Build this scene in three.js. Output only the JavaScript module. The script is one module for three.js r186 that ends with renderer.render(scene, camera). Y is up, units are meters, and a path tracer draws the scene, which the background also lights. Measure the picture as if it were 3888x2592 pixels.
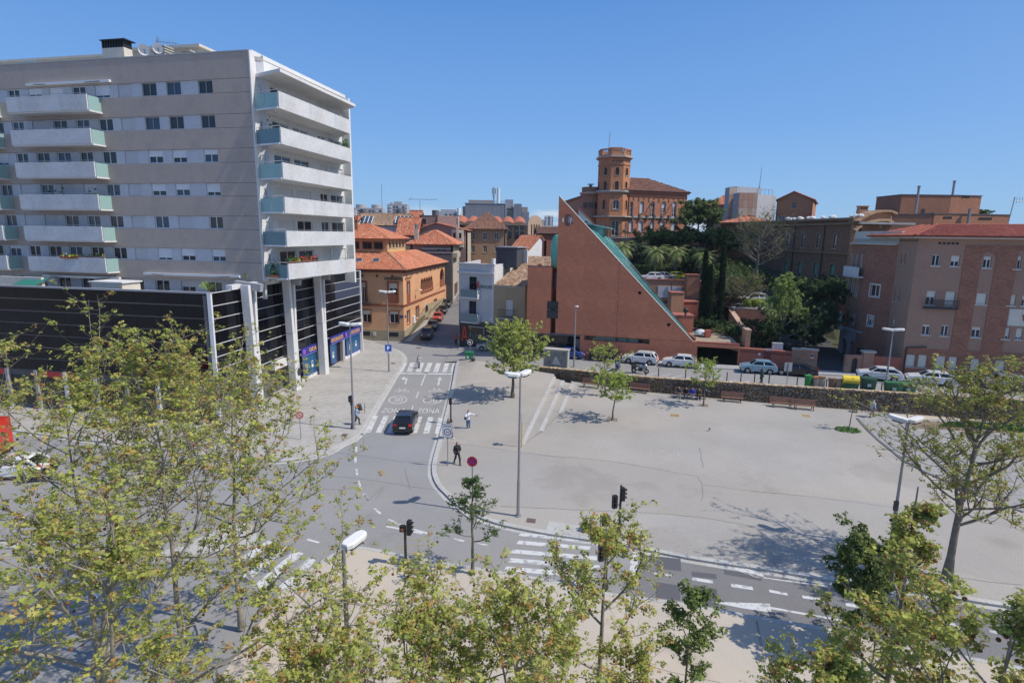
import*as THREE from 'three';
import{mergeGeometries}from 'three/addons/utils/BufferGeometryUtils.js';
import{MarchingCubes}from 'three/addons/objects/MarchingCubes.js';
import{FontLoader}from 'three/addons/loaders/FontLoader.js';
import{TextGeometry}from 'three/addons/geometries/TextGeometry.js';
// ---------- camera, sky, sun, exposure ----------
const scene=new THREE.Scene();
const CAM_H=17,FPX=2182,IW=3888,IH=2592;
const camera=new THREE.PerspectiveCamera(2*Math.atan(IH/2/FPX)*180/Math.PI,IW/IH,0.5,8000);
camera.position.set(0,CAM_H,0);
camera.rotation.order='YXZ';
camera.rotation.set(-10.5*Math.PI/180,0,0.0135);
camera.updateMatrixWorld(true);
const renderer=new THREE.WebGLRenderer({antialias:true});
renderer.toneMapping=THREE.LinearToneMapping;
renderer.toneMappingExposure=1.0;
renderer.shadowMap.enabled=true;
const SUN_EL=51*Math.PI/180,SUN_AZ=15.5*Math.PI/180;
const SUN=new THREE.Vector3(Math.cos(SUN_EL)*Math.cos(SUN_AZ),Math.sin(SUN_EL),Math.cos(SUN_EL)*Math.sin(SUN_AZ));
const sun=new THREE.DirectionalLight(new THREE.Color().setRGB(1,0.93,0.82),4.4);
sun.position.copy(SUN).multiplyScalar(150).add(new THREE.Vector3(0,0,-60));sun.target.position.set(0,0,-60);
sun.castShadow=true;sun.shadow.mapSize.set(4096,4096);sun.shadow.radius=1;sun.shadow.bias=-0.0005;
Object.assign(sun.shadow.camera,{left:-110,right:110,top:110,bottom:-110,near:1,far:400});
scene.add(sun,sun.target);
function rng(seed){let a=seed>>>0;return()=>{a=(a + 0x6D2B79F5)|0;let t=Math.imul(a ^(a>>>15),1|a);t=(t + Math.imul(t ^(t>>>7),61|t))^ t;return((t ^(t>>>14))>>>0)/4294967296;};}
function hash2(x,y,s){let h=Math.imul(x,374761393)^ Math.imul(y,668265263)^ Math.imul(s,2147483647);h=Math.imul(h ^(h>>>13),1274126177);return((h ^(h>>>16))>>>0)/4294967296;}
function pnoise(x,y,per,s){
const xi=Math.floor(x),yi=Math.floor(y),fx=x - xi,fy=y - yi;
const m=(v)=>((v%per)+ per)%per,u=fx*fx*(3 - 2*fx),v=fy*fy*(3 - 2*fy);
const a=hash2(m(xi),m(yi),s),b=hash2(m(xi + 1),m(yi),s),c=hash2(m(xi),m(yi + 1),s),d=hash2(m(xi + 1),m(yi + 1),s);
return a + (b - a)*u + (c - a)*v + (a - b - c + d)*u*v;
}
function fbm(u,v,base,oct,s){let r=0,a=0.5,t=0;for(let i=0;i<oct;i++){const p=base<<i;r+=a*pnoise(u*p,v*p,p,s + i);t+=a;a*=0.55;}return r/t;}
const clamp=(x,a=0,b=1)=>Math.min(b,Math.max(a,x));
const lerp=(a,b,t)=>a + (b - a)*t;
const sstep=(a,b,x)=>{const t=clamp((x - a)/(b - a));return t*t*(3 - 2*t);};
{
const w=2048,h=1024,data=new Float32Array(w*h*4);
const stops=[[-2,.36,.57,.80],[1.5,.33,.555,.81],[5,.265,.495,.83],[10,.195,.41,.81],[20,.116,.298,.70],[45,.075,.215,.58],[90,.05,.165,.50]];
for(let j=0;j<h;j++)for(let i=0;i<w;i++){
const el=((j + .5)/h - .5)*Math.PI,az=((i + .5)/w - .5)*2*Math.PI,e=el*180/Math.PI;
let k=0;while(k<stops.length - 2&&e>stops[k + 1][0])k++;
const t=clamp((e - stops[k][0])/(stops[k + 1][0]- stops[k][0]));
const c=[1,2,3].map((n)=>lerp(stops[k][n],stops[k + 1][n],t));
const dx=Math.cos(el)*Math.cos(az),dy=Math.sin(el),dz=Math.cos(el)*Math.sin(az),d=dx*SUN.x + dy*SUN.y + dz*SUN.z;
const g=0.3*Math.pow(clamp(d),2.5)+ 1.1*Math.pow(clamp(d),18);
c[0]+=g*.66;c[1]+=g*.62;c[2]+=g*.5;
if(e>.1&&e<5){
const n=fbm(i/w,(j/h)*.5*4,90,5,11),m=fbm(i/w,.3,40,2,5);
const top=lerp(1.8,4.2,m),body=sstep(.47,.66,n + .13*(1 - Math.abs(e - top*.55)/1.8))*sstep(0,.6,e)*(1 - sstep(top*.7,top,e))*sstep(.36,.56,m);
const cc=[.74,.78,.86];for(let q=0;q<3;q++)c[q]=lerp(c[q],cc[q],body*.8);
}
if(e<0){const f=sstep(0,-4,e);c[0]=lerp(c[0],.22,f);c[1]=lerp(c[1],.22,f);c[2]=lerp(c[2],.22,f);}
const o=(j*w + i)*4;data[o]=c[0];data[o + 1]=c[1];data[o + 2]=c[2];data[o + 3]=1;
}
const sky=new THREE.DataTexture(data,w,h,THREE.RGBAFormat,THREE.FloatType);
sky.mapping=THREE.EquirectangularReflectionMapping;sky.magFilter=THREE.LinearFilter;sky.minFilter=THREE.LinearFilter;sky.needsUpdate=true;
scene.background=sky;scene.environment=sky;
}
// ---------- measuring: a point of the photograph -> a point of the place ----------
const camM=camera.matrixWorld.clone();
function ray(x,y){return new THREE.Vector3((x - IW/2)/FPX,-(y - IH/2)/FPX,-1).transformDirection(camM);}
const zoom=(x0,y0,s)=>(x,y)=>[x0 + x*s,y0 + y*s];
const D=zoom(0,0,1.65306),ZA=zoom(0,100,.63781),ZB=zoom(1250,650,.446429),ZC=zoom(1950,450,.606061),ZD=zoom(2650,600,.573945),ZE=zoom(0,950,.63781),ZF=zoom(1250,1200,.446429),ZG=zoom(2050,1200,.446429),ZH=zoom(2850,1200,.510324),ZI=zoom(0,1800,.510204),ZJ=zoom(1100,1800,.505051),ZK=zoom(1900,1750,.537057),ZL=zoom(2800,1750,.537019),ZM=zoom(900,900,.421053),ZN=zoom(2050,700,.446429),ZO=zoom(3050,800,.446457),ZP=zoom(1600,1100,.276361),ZQ=zoom(2150,480,.318878),ZR=zoom(1300,740,.348639);
const interp=(x,xs,ys)=>{if(x<=xs[0])return ys[0];for(let i=1;i<xs.length;i++)if(x<=xs[i])return lerp(ys[i - 1],ys[i],(x - xs[i - 1])/(xs[i]- xs[i - 1]));return ys[ys.length - 1];};
const hs=(x)=>interp(x,[-10,3.6,14.5,27,38,60],[0.02,.8,1.3,1.6,1.75,2.0]);
const wallZ=(x)=>interp(x,[-20,3.47,14.9,27.6,39,70],[-82,-68.3,-61.7,-57.6,-54.7,-47]);
function G(p,h=0){const d=ray(...p),t=(h - CAM_H)/d.y;return new THREE.Vector3(d.x*t,h,d.z*t);}
function GS(p){let h=.6,q;for(let i=0;i<10;i++){q=G(p,h);h=hs(q.x);}return q;}
function onZ(p,z){const d=ray(...p),t=z/d.z;return new THREE.Vector3(d.x*t,CAM_H + d.y*t,z);}
function heightAt(p,q){const d=ray(...p),t=Math.hypot(q.x,q.z)/Math.hypot(d.x,d.z);return CAM_H + d.y*t;}
// ---------- things, parts, names ----------
const used=new Map();
function numbered(n){const k=used.get(n)||0;used.set(n,k + 1);return k?n + '_' + String(k).padStart(3,'0'):n;}
function tag(o,label,category,group,kind){if(label)o.userData.label=label;if(category)o.userData.category=category;if(group)o.userData.group=group;if(kind)o.userData.kind=kind;return o;}
function thing(name,label,category,p=[0,0,0],turn=0,group){
const o=new THREE.Group();o.name=numbered(name);o.position.set(...(p.isVector3?[p.x,p.y,p.z]:p));o.rotation.y=turn;scene.add(o);tag(o,label,category,group);return o;
}
function copyOf(o,p,turn,label,group){const c=o.clone();c.name=numbered(o.name.replace(/_\d{3}$/,''));c.userData={...o.userData};scene.add(c);c.position.set(...(p.isVector3?[p.x,p.y,p.z]:p));c.rotation.y=turn;if(label)c.userData.label=label;if(group)c.userData.group=group;return c;}
function metricUV(g){
const p=g.attributes.position,uv=new Float32Array(p.count*2),a=new THREE.Vector3(),b=new THREE.Vector3(),c=new THREE.Vector3(),n=new THREE.Vector3();
for(let i=0;i<p.count;i+=3){
a.fromBufferAttribute(p,i);b.fromBufferAttribute(p,i + 1);c.fromBufferAttribute(p,i + 2);
n.subVectors(b,a).cross(c.clone().sub(a)).normalize();
for(let k=0;k<3;k++){
const q=[a,b,c][k];let u,v;
if(Math.abs(n.y)>.75){u=q.x;v=q.z;}else{const l=Math.hypot(n.x,n.z)||1,tx=n.z/l,tz=-n.x/l;u=q.x*tx + q.z*tz;v=q.y/Math.max(.5,Math.sqrt(1 - n.y*n.y));}
uv[(i + k)*2]=u;uv[(i + k)*2 + 1]=v;
}
}
g.setAttribute('uv',new THREE.BufferAttribute(uv,2));return g;
}
function join(list,keepUV){
list=(Array.isArray(list)?list:[list]).flat(5).filter(Boolean).map((g)=>{
let q=g.index?g.toNonIndexed():g.clone();
for(const k of Object.keys(q.attributes))if(!['position','normal','uv','color'].includes(k))q.deleteAttribute(k);
if(!q.attributes.normal)q.computeVertexNormals();
if(!q.attributes.uv)q.setAttribute('uv',new THREE.BufferAttribute(new Float32Array(q.attributes.position.count*2),2));
q.morphAttributes={};return q;
});
const m=list.length===1?list[0]:mergeGeometries(list,false);
if(!keepUV)metricUV(m);m.clearGroups();return m;
}
function world(o){const v=new THREE.Vector3();for(let q=o;q&&q!==scene;q=q.parent)v.add(q.position);return v;}
function part(parent,name,geos,mat,o={}){
const g=join(geos,o.uv);if(!o.local&&parent!==scene){const w=world(parent);g.translate(-w.x,-w.y,-w.z);}
const m=new THREE.Mesh(g,mat);m.name=parent===scene?numbered(name):name;m.castShadow=m.receiveShadow=true;parent.add(m);
if(o.label)m.userData.label=o.label;if(o.kind)m.userData.kind=o.kind;return m;
}
function struct(name,geos,mat,o){const m=part(scene,name,geos,mat,o);m.userData.kind='structure';return m;}
// ---------- simple shapes ----------
function box(w,h,d,x=0,y=0,z=0,ry=0,rx=0,rz=0){const g=new THREE.BoxGeometry(w,h,d);if(rx)g.rotateX(rx);if(rz)g.rotateZ(rz);if(ry)g.rotateY(ry);return g.translate(x,y,z);}
function cyl(r1,r2,h,x=0,y=0,z=0,seg=12,open=false){return new THREE.CylinderGeometry(r1,r2,h,seg,1,open).translate(x,y + h/2,z);}
function ball(r,x,y,z,s=10,sy=1){return new THREE.SphereGeometry(r,s,Math.max(6,s*.7|0)).scale(1,sy,1).translate(x,y,z);}
function bar(a,b,r1,r2=r1,seg=6){const v=new THREE.Vector3().subVectors(b,a),l=v.length(),g=new THREE.CylinderGeometry(r2,r1,l,seg);g.translate(0,l/2,0);g.applyQuaternion(new THREE.Quaternion().setFromUnitVectors(new THREE.Vector3(0,1,0),v.normalize()));return g.translate(a.x,a.y,a.z);}
const V=(x,y,z)=>new THREE.Vector3(x,y,z);
function beam(a,b,w,h){const v=new THREE.Vector3().subVectors(b,a),l=v.length(),g=new THREE.BoxGeometry(w,h,l);const m=new THREE.Matrix4().lookAt(b,a,Math.abs(v.y)>.98*l?V(1,0,0):V(0,1,0));g.applyMatrix4(m);const c=a.clone().add(b).multiplyScalar(.5);return g.translate(c.x,c.y,c.z);}
function poly(pts){const s=new THREE.Shape();pts.forEach((p,i)=>i?s.lineTo(p[0],p[1]):s.moveTo(p[0],p[1]));return s;}
function tri(...v){const g=new THREE.BufferGeometry();g.setAttribute('position',new THREE.BufferAttribute(new Float32Array(v.flatMap((p)=>[p.x,p.y,p.z])),3));g.computeVertexNormals();return g;}
function quad(a,b,c,d){return tri(a,b,c,a,c,d);}
function prismY(pts,y0,y1){
const g=new THREE.ExtrudeGeometry(poly(pts.map((p)=>[p[0],-p[1]])),{depth:y1 - y0,bevelEnabled:false});return g.rotateX(-Math.PI/2).translate(0,y0,0);
}
function drape(pts,hf,off=0,cell=3){
const sh=new THREE.ShapeGeometry(poly(pts.map((p)=>[p[0],-p[1]]))),ps=sh.attributes.position,ix=sh.index.array;
let T=[];for(let i=0;i<ix.length;i+=3)T.push([0,1,2].map((k)=>[ps.getX(ix[i + k]),-ps.getY(ix[i + k])]));
const L=(a,b)=>Math.hypot(a[0]- b[0],a[1]- b[1]),M=(a,b)=>[(a[0]+ b[0])/2,(a[1]+ b[1])/2];
for(let it=0;it<9;it++){
const N=[];let ch=false;
for(const[a,b,c]of T){
const s=[L(a,b)>cell,L(b,c)>cell,L(c,a)>cell],n=s.filter(Boolean).length;if(n)ch=true;
const ab=M(a,b),bc=M(b,c),ca=M(c,a);
if(n===0)N.push([a,b,c]);
else if(n===3)N.push([a,ab,ca],[ab,b,bc],[ca,bc,c],[ab,bc,ca]);
else if(n===1){if(s[0])N.push([a,ab,c],[ab,b,c]);else if(s[1])N.push([a,b,bc],[a,bc,c]);else N.push([a,b,ca],[ca,b,c]);}
else{if(!s[0])N.push([a,b,bc],[a,bc,ca],[ca,bc,c]);else if(!s[1])N.push([b,c,ca],[b,ca,ab],[ab,ca,a]);else N.push([c,a,ab],[c,ab,bc],[bc,ab,b]);}
}
T=N;if(!ch)break;
}
return tri(...T.flatMap((t)=>{const[a,b,c]=t,up=(b[0]- a[0])*(c[1]- a[1])- (b[1]- a[1])*(c[0]- a[0])<0;return(up?[a,b,c]:[a,c,b]).map((p)=>V(p[0],hf(p[0],p[1])+ off,p[1]));}));
}
function ribbon(line,w,hf,off,h=0){
const L=[],R=[];line.forEach((p,i)=>{const a=line[Math.max(0,i - 1)],b=line[Math.min(line.length - 1,i + 1)],dx=b[0]- a[0],dz=b[1]- a[1],l=Math.hypot(dx,dz)||1;L.push([p[0]- dz/l*w/2,p[1]+ dx/l*w/2]);R.push([p[0]+ dz/l*w/2,p[1]- dx/l*w/2]);});
const out=[];const P=(p,y)=>V(p[0],hf(p[0],p[1])+ off + y,p[1]);
for(let i=0;i<line.length - 1;i++){
out.push(quad(P(L[i],h),P(L[i + 1],h),P(R[i + 1],h),P(R[i],h)));
if(h){out.push(quad(P(L[i],-.2),P(L[i + 1],-.2),P(L[i + 1],h),P(L[i],h)),quad(P(R[i],h),P(R[i + 1],h),P(R[i + 1],-.2),P(R[i],-.2)));}
}
if(h){const n=line.length - 1;out.push(quad(P(R[0],-.2),P(L[0],-.2),P(L[0],h),P(R[0],h)),quad(P(L[n],-.2),P(R[n],-.2),P(R[n],h),P(L[n],h)));}
const g=join(out);const a=g.attributes;for(let i=0;i<(h?0:a.position.count);i+=3)if(a.normal.getY(i)<0){for(const k of['position']){const x=[0,1,2].map((c)=>a[k].array[(i + 1)*3 + c]);for(let c=0;c<3;c++){a[k].array[(i + 1)*3 + c]=a[k].array[(i + 2)*3 + c];a[k].array[(i + 2)*3 + c]=x[c];}}}g.computeVertexNormals();return g;
}
function smooth(pts,n=6){const c=new THREE.CatmullRomCurve3(pts.map((p)=>V(p[0],0,p[1])),false,'centripetal');return c.getPoints((pts.length - 1)*n).map((p)=>[p.x,p.z]);}
// ---------- facades ----------
class Facade{
constructor(a,b){this.a=V(a[0],0,a[1]);this.t=V(b[0]- a[0],0,b[1]- a[1]);this.L=this.t.length();this.t.normalize();this.n=V(-this.t.z,0,this.t.x);this.M=new THREE.Matrix4().makeBasis(this.t,V(0,1,0),this.n).setPosition(this.a);}
pt(u,v,w=0){return V(u,v,w).applyMatrix4(this.M);}
uv(p){const d=ray(...p),o=V(0,CAM_H,0),t=this.a.clone().sub(o).dot(this.n)/d.dot(this.n),q=o.addScaledVector(d,t);return[q.clone().sub(this.a).dot(this.t),q.y];}
put(g){return g.applyMatrix4(this.M);}
box(u0,u1,v0,v1,w0,w1){return this.put(new THREE.BoxGeometry(u1 - u0,v1 - v0,w1 - w0).translate((u0 + u1)/2,(v0 + v1)/2,(w0 + w1)/2));}
rect(p0,p1){const[a,b]=this.uv(p0),[c,d]=this.uv(p1);return{u0:Math.min(a,c),u1:Math.max(a,c),v0:Math.min(b,d),v1:Math.max(b,d)};}
wall(pts,holes=[],th=.3){const s=poly(pts);for(const h of holes)s.holes.push(h.round?circlePath(h):openPath(h));return this.put(new THREE.ExtrudeGeometry(s,{depth:th,bevelEnabled:false,curveSegments:10}).translate(0,0,-th));}
sheet(shape,w,th=.03){return this.put(new THREE.ExtrudeGeometry(shape,{depth:th,bevelEnabled:false,curveSegments:10}).translate(0,0,w));}
}
function circlePath(h){const p=new THREE.Path();p.absarc(h.u,h.v,h.r,0,Math.PI*2,true);return p;}
function openShape(h,S){const s=new S(),r=(h.u1 - h.u0)/2;s.moveTo(h.u0,h.v0);s.lineTo(h.u0,h.arch?h.v1 - r:h.v1);if(h.arch)s.absarc((h.u0 + h.u1)/2,h.v1 - r,r,Math.PI,0,true);else s.lineTo(h.u1,h.v1);s.lineTo(h.u1,h.v0);s.closePath();return s;}
const openPath=(h)=>openShape(h,THREE.Path);
const grow=(h,d)=>({...h,u0:h.u0 - d,u1:h.u1 + d,v0:h.v0 - d,v1:h.v1 + d});
function windowIn(parent,F,h,o={}){
const dep=o.depth??.18,fw=o.fw??.07,pane=o.pane||M.pane,fr=o.frame||M.whiteFrame;
const w=part(parent,o.name||'window',F.sheet(openShape(h,THREE.Shape),-dep - .03,.02),pane,{label:o.label});
const s=openShape(h,THREE.Shape),nx=o.nx??2,ny=o.ny??1,top=h.arch?h.v1 - (h.u1 - h.u0)/2:h.v1;
s.holes.push(openPath({u0:h.u0 + fw,u1:h.u1 - fw,v0:h.v0 + fw,v1:h.v1 - fw,arch:h.arch}));
const fs=[F.sheet(s,-dep,.05)];
for(let i=1;i<nx;i++){const u=lerp(h.u0,h.u1,i/nx);fs.push(F.box(u - fw*.6,u + fw*.6,h.v0 + fw*.9,h.v1 - fw*.9,-dep,-dep + .045));}
for(let j=1;j<ny;j++){const v=lerp(h.v0,top,j/ny);fs.push(F.box(h.u0 + fw*.9,h.u1 - fw*.9,v - fw*.5,v + fw*.5,-dep,-dep + .04));}
part(w,'frame',fs,fr);
if(o.blind){const sh=openShape({...h,u0:h.u0 + .02,u1:h.u1 - .02,v0:lerp(h.v1,h.v0,o.blind),v1:h.v1 - .02},THREE.Shape);part(w,'roller_blind',F.sheet(sh,-dep + .055,.03),o.blindMat||M.blind);}
if(o.sill)part(w,'sill',F.box(h.u0 - .1,h.u1 + .1,h.v0 - .1,h.v0 - .002,-dep,.08),o.sillMat||M.stone);
if(o.trim){const d=o.trimW||.18,t=openShape({...grow(h,d),v0:h.v0 - (o.sill?0:d)},THREE.Shape);t.holes.push(openPath(h));part(w,'trim',F.sheet(t,.003,.05),o.trim);}
return w;
}
const FONTS={};for(const k of['sans_bold','sans_regular','serif_bold'])FONTS[k]=await new FontLoader().loadAsync(`fonts/droid/droid_${k}.typeface.json`);
function letters(str,font,u0,u1,v0,th=.03,vh){const g=new TextGeometry(str,{font:FONTS[font],size:1,depth:th,curveSegments:3,bevelEnabled:false});g.computeBoundingBox();const b=g.boundingBox,k=(u1 - u0)/(b.max.x - b.min.x),kv=vh?vh/(b.max.y - Math.max(0,b.min.y)):k;return g.translate(-b.min.x,0,0).scale(k,kv,1).translate(u0,v0,0);}
// ---------- materials ----------
function texture(n,size,fn,srgb=false){
const d=new Uint8Array(n*n*4),enc=(x)=>{x=clamp(x);return Math.round(255*(srgb?(x<=.0031308?12.92*x:1.055*Math.pow(x,1/2.4)- .055):x));};
for(let j=0;j<n;j++)for(let i=0;i<n;i++){const c=fn(i/n,j/n),o=(j*n + i)*4;d[o]=enc(c[0]);d[o + 1]=enc(c[1]);d[o + 2]=enc(c[2]);d[o + 3]=255;}
const t=new THREE.DataTexture(d,n,n);t.wrapS=t.wrapT=THREE.RepeatWrapping;t.magFilter=THREE.LinearFilter;t.minFilter=THREE.LinearMipmapLinearFilter;t.generateMipmaps=true;t.anisotropy=8;if(srgb)t.colorSpace=THREE.SRGBColorSpace;t.repeat.set(1/size,1/size);t.needsUpdate=true;return t;
}
const std=(c,rough=.8,o={})=>new THREE.MeshStandardMaterial({color:new THREE.Color().setRGB(...c),roughness:rough,side:THREE.DoubleSide,...o});
const phys=(c,rough,o={})=>new THREE.MeshPhysicalMaterial({color:new THREE.Color().setRGB(...c),roughness:rough,side:THREE.DoubleSide,...o});
const noiseTex={};function noiseMap(k1,k2,seed,size){
const q1=Math.min(.3,Math.max(.06,Math.round(k1/.08)*.08)),id=q1 + '_' + seed%2;const base=noiseTex[id]||(noiseTex[id]=texture(512,1,(u,v)=>{const st=sstep(.6,.8,fbm(u,v*.999,5,4,seed + 60))*q1*.6,s=.78*(1 + (fbm(u,v,3,6,seed)- .5)*2.4*q1 + (fbm(u,v,48,3,seed + 9)- .5)*1.6*Math.min(.25,q1 + .04)- st),w=(fbm(u,v,5,3,seed + 31)- .5)*q1*.5;return[s*(1 + w),s,s*(1 - w)];},true));
return base;}
function mottled(c,rough,k1,k2,size=6,seed=1,o={}){const base=noiseMap(k1,k2,seed,size),key=base.uuid + size;const t=noiseTex[key]||(noiseTex[key]=(()=>{const q=base.clone();q.repeat.set(1/size,1/size);q.needsUpdate=true;return q;})());return new THREE.MeshStandardMaterial({color:new THREE.Color().setRGB(c[0]/.78,c[1]/.78,c[2]/.78),map:t,roughness:rough,side:THREE.DoubleSide});}
const brickTex={};
function brickMat(c,seed,rows=.075,len=.26,k=.22,mortar=.75,stain=.2){
const W=4.16,n=1024,nr=Math.round(W/rows),nc=Math.round(W/len),id=nr + '_' + seed%2;
const t=brickTex[id]||(brickTex[id]=texture(n,W,(u,v)=>{
const r=Math.floor(v*nr),uu=(u*nc + (r%2)*.5)%nc,cidx=Math.floor(uu),fu=uu - cidx,fv=v*nr - r,q=1 + (hash2(cidx,r,seed)- .5)*2*k,w=(hash2(cidx,r,seed + 3)- .5)*.25;
const m=fv<.14||fu<.05,s=.72*(1 + (fbm(u,v,2,5,seed)- .5)*2*stain + (fbm(u,v,60,1,seed + 5)- .5)*.25);
return m?[mortar*s,mortar*s*1.25,mortar*s*1.4]:[q*s,q*s*(1 + w),q*s*(1 + w)];
},true));
return new THREE.MeshStandardMaterial({color:new THREE.Color().setRGB(c[0]/.7,c[1]/.7,c[2]/.7),map:t,roughness:.9,side:THREE.DoubleSide});
}
const asphaltTex=(c,seed,k1,k2,size,n=768)=>{const t=texture(n,size,(u,v)=>{
const big=(fbm(u,v,2,4,seed)- .5)*2,mid=(fbm(u,v,12,4,seed + 4)- .5)*2,fine=(hash2(u*n|0,v*n|0,seed)- .5)*2,st=sstep(.66,.8,fbm(u,v,6,5,seed + 21))*.12;
const s=1 + big*k1 + mid*k1*.6 + fine*k2 - st;const w=(fbm(u,v,3,3,seed + 40)- .5)*.09;return[c[0]*s*(1 + w),c[1]*s,c[2]*s*(1 - w)];
},true);return t;};
const M={
road:new THREE.MeshStandardMaterial({map:asphaltTex([.25,.245,.24],3,.11,.12,26),roughness:.88,side:THREE.DoubleSide}),
street:new THREE.MeshStandardMaterial({map:asphaltTex([.27,.262,.25],8,.1,.14,22),roughness:.88,side:THREE.DoubleSide}),
darkRoad:new THREE.MeshStandardMaterial({map:asphaltTex([.175,.17,.168],13,.12,.18,18),roughness:.85,side:THREE.DoubleSide}),
plaza:new THREE.MeshStandardMaterial({map:asphaltTex([.34,.315,.282],21,.14,.1,34),roughness:.93,side:THREE.DoubleSide}),
plazaBand:new THREE.MeshStandardMaterial({map:asphaltTex([.325,.302,.272],27,.09,.1,28),roughness:.93,side:THREE.DoubleSide}),
pinkConcrete:new THREE.MeshStandardMaterial({map:asphaltTex([.45,.395,.325],31,.09,.07,15),roughness:.9,side:THREE.DoubleSide}),
paint:new THREE.MeshStandardMaterial({map:texture(512,5,(u,v)=>{const w=sstep(.5,.72,fbm(u,v,24,5,77)),s=lerp(.55,.29,w*.9);return[s,s,s*.98];},true),roughness:.7,side:THREE.DoubleSide}),
yellowPaint:std([.62,.42,.08],.7),
kerb:mottled([.42,.41,.39],.85,.12,.12,3,41),
kerbPale:mottled([.41,.4,.375],.85,.12,.1,3,43),
granite:mottled([.36,.34,.31],.8,.16,.12,3,45),
earth:mottled([.2,.15,.1],.95,.3,.2,4,47),
grass:mottled([.09,.17,.03],.95,.4,.3,3,49),
base:mottled([.25,.23,.2],.95,.2,.1,40,51),
pane:phys([.03,.035,.04],.06,{metalness:0,specularIntensity:1,ior:1.5}),
paneDark:phys([.012,.013,.016],.05,{ior:1.5}),
paneBlue:phys([.05,.075,.11],.07,{ior:1.5}),
blackGlass:phys([.006,.006,.008],.07,{ior:1.5,specularIntensity:.55}),
whiteFrame:std([.68,.69,.7],.45),darkFrame:std([.05,.05,.055],.5),greyFrame:std([.3,.31,.32],.5,{metalness:.3}),brownFrame:std([.12,.06,.035],.6),
blind:std([.55,.55,.54],.7),blindCream:std([.62,.6,.53],.7),blindGreen:std([.1,.36,.27],.7),blindBrown:std([.12,.09,.08],.6),
stone:mottled([.42,.39,.34],.85,.15,.1,3,55),
white:mottled([.64,.64,.635],.8,.06,.03,8,57),cream:mottled([.62,.58,.5],.85,.08,.04,8,59),
steel:std([.33,.34,.36],.42,{metalness:.8}),lampPole:std([.34,.34,.35],.5,{metalness:.55}),lampHead:std([.72,.71,.68],.4),darkSteel:std([.05,.052,.055],.5,{metalness:.3}),black:std([.015,.015,.016],.55),rubber:std([.02,.02,.021],.8),
iron:std([.13,.09,.075],.7,{metalness:.4}),
redPaint:std([.55,.025,.03],.5),bluePaint:std([.03,.07,.42],.45),whitePaint:std([.75,.75,.75],.5),blackPaint:std([.02,.02,.02],.5),orange:std([.75,.2,.03],.5),green:std([.02,.19,.07],.5),
concrete:mottled([.33,.325,.32],.88,.15,.08,5,61),darkConcrete:mottled([.13,.13,.135],.9,.25,.1,6,63),greyPanel:mottled([.33,.33,.35],.7,.1,.05,10,64),
};
const tint=(m,c)=>{const q=m.clone();q.color=new THREE.Color().setRGB(...c);return q;};
// ---------- the ground: roads, pavements, plaza, markings ----------
const g2=(p,h=0)=>{const q=G(p,h);return[q.x,q.z];},gs2=(p)=>{const q=GS(p);return[q.x,q.z];};
const zero=()=>0;
const HU=(x,z)=>hs(x)*sstep(-66,-78,z - (wallZ(x)+ 68.3));
struct('ground',prismY([[-2500,120],[2500,120],[2500,-5000],[-2500,-5000]],-.6,-.12),M.base);
struct('road',drape([[-130,40],[95,40],[95,-42],[12,-46],[-2,-62],[-3,-100],[-10,-190],[-22,-190],[-40,-110],[-130,-75]],zero,0,30),M.road);
const K_in=smooth([...[[1110,392],[1088,428],[1074,500],[1052,620],[1022,750],[985,900],[945,1060],[912,1180],[893,1280]].map((p)=>g2(ZF(...p))),...[[1092,20],[1128,95],[1180,150],[1250,218],[1350,282],[1450,332],[1600,382]].map((p)=>g2(ZJ(...p))),...[[150,482],[330,515],[560,550],[830,585],[960,615],[1130,650],[1400,700],[1860,768]].map((p)=>g2(ZK(...p))),...[[300,785],[600,835],[1100,905],[1500,965],[2026,1050]].map((p)=>g2(ZL(...p)))],4);
const kEnd=K_in[K_in.length - 1];
const E1=[[1915,537],[1640,1080]].map((p)=>g2(ZF(...p),.3)),E2=[[1990,557],[1800,968]].map((p)=>g2(ZF(...p),.3)),E3=[[275,577],[172,825]].map((p)=>g2(ZG(...p),.2));
const zF=E1[1][1],zB=E1[0][1];
const rise=(x,z)=>.5*clamp((z - zF)/(zB - zF),0,1.4)*sstep(-7.2,-2.5,x - (z + 50)*.08);
const PLZ=.12;
const hLeft=(x,z)=>PLZ + rise(x,z);
const wallPts=[];for(let x=3.2;x<66;x+=4)wallPts.push([x,wallZ(x)]);
const far1=[3.2,wallZ(3.2)];
const kN=K_in.findIndex((p)=>p[1]>zF + 1),hL2=(x,z)=>hLeft(x,z);
const kLeft=K_in.slice(0,kN + 1),kRight=K_in.slice(kN);
struct('plaza',[drape([...kLeft,[K_in[kN][0]+ .02,K_in[kN][1]],E1[1],E1[0],[E1[0][0]+ .1,wallZ(E1[0][0])- .3],far1,[.6,-70.6],[-5,-73.8],kLeft[0]].filter((p,i,a)=>!i||Math.hypot(p[0]- a[i - 1][0],p[1]- a[i - 1][1])>.01),hLeft,0,2.5),
drape([E1[0],E1[1],E2[1],E2[0]],(x,z)=>PLZ + rise(0,z)*.66,0,2),drape([E2[0],E2[1],E3[1],E3[0]],(x,z)=>PLZ + rise(0,z)*.33,0,2),
drape([...kRight,[66,kEnd[1]- 2],[66,wallZ(66)- .3],...wallPts.filter((p)=>p[0]>E3[0][0]).reverse().map((p)=>[p[0],p[1]- .3]),[E3[0][0],wallZ(E3[0][0])- .3],E3[0],E3[1],E2[1],E1[1]],()=>PLZ,0,6)],M.plaza);
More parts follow.
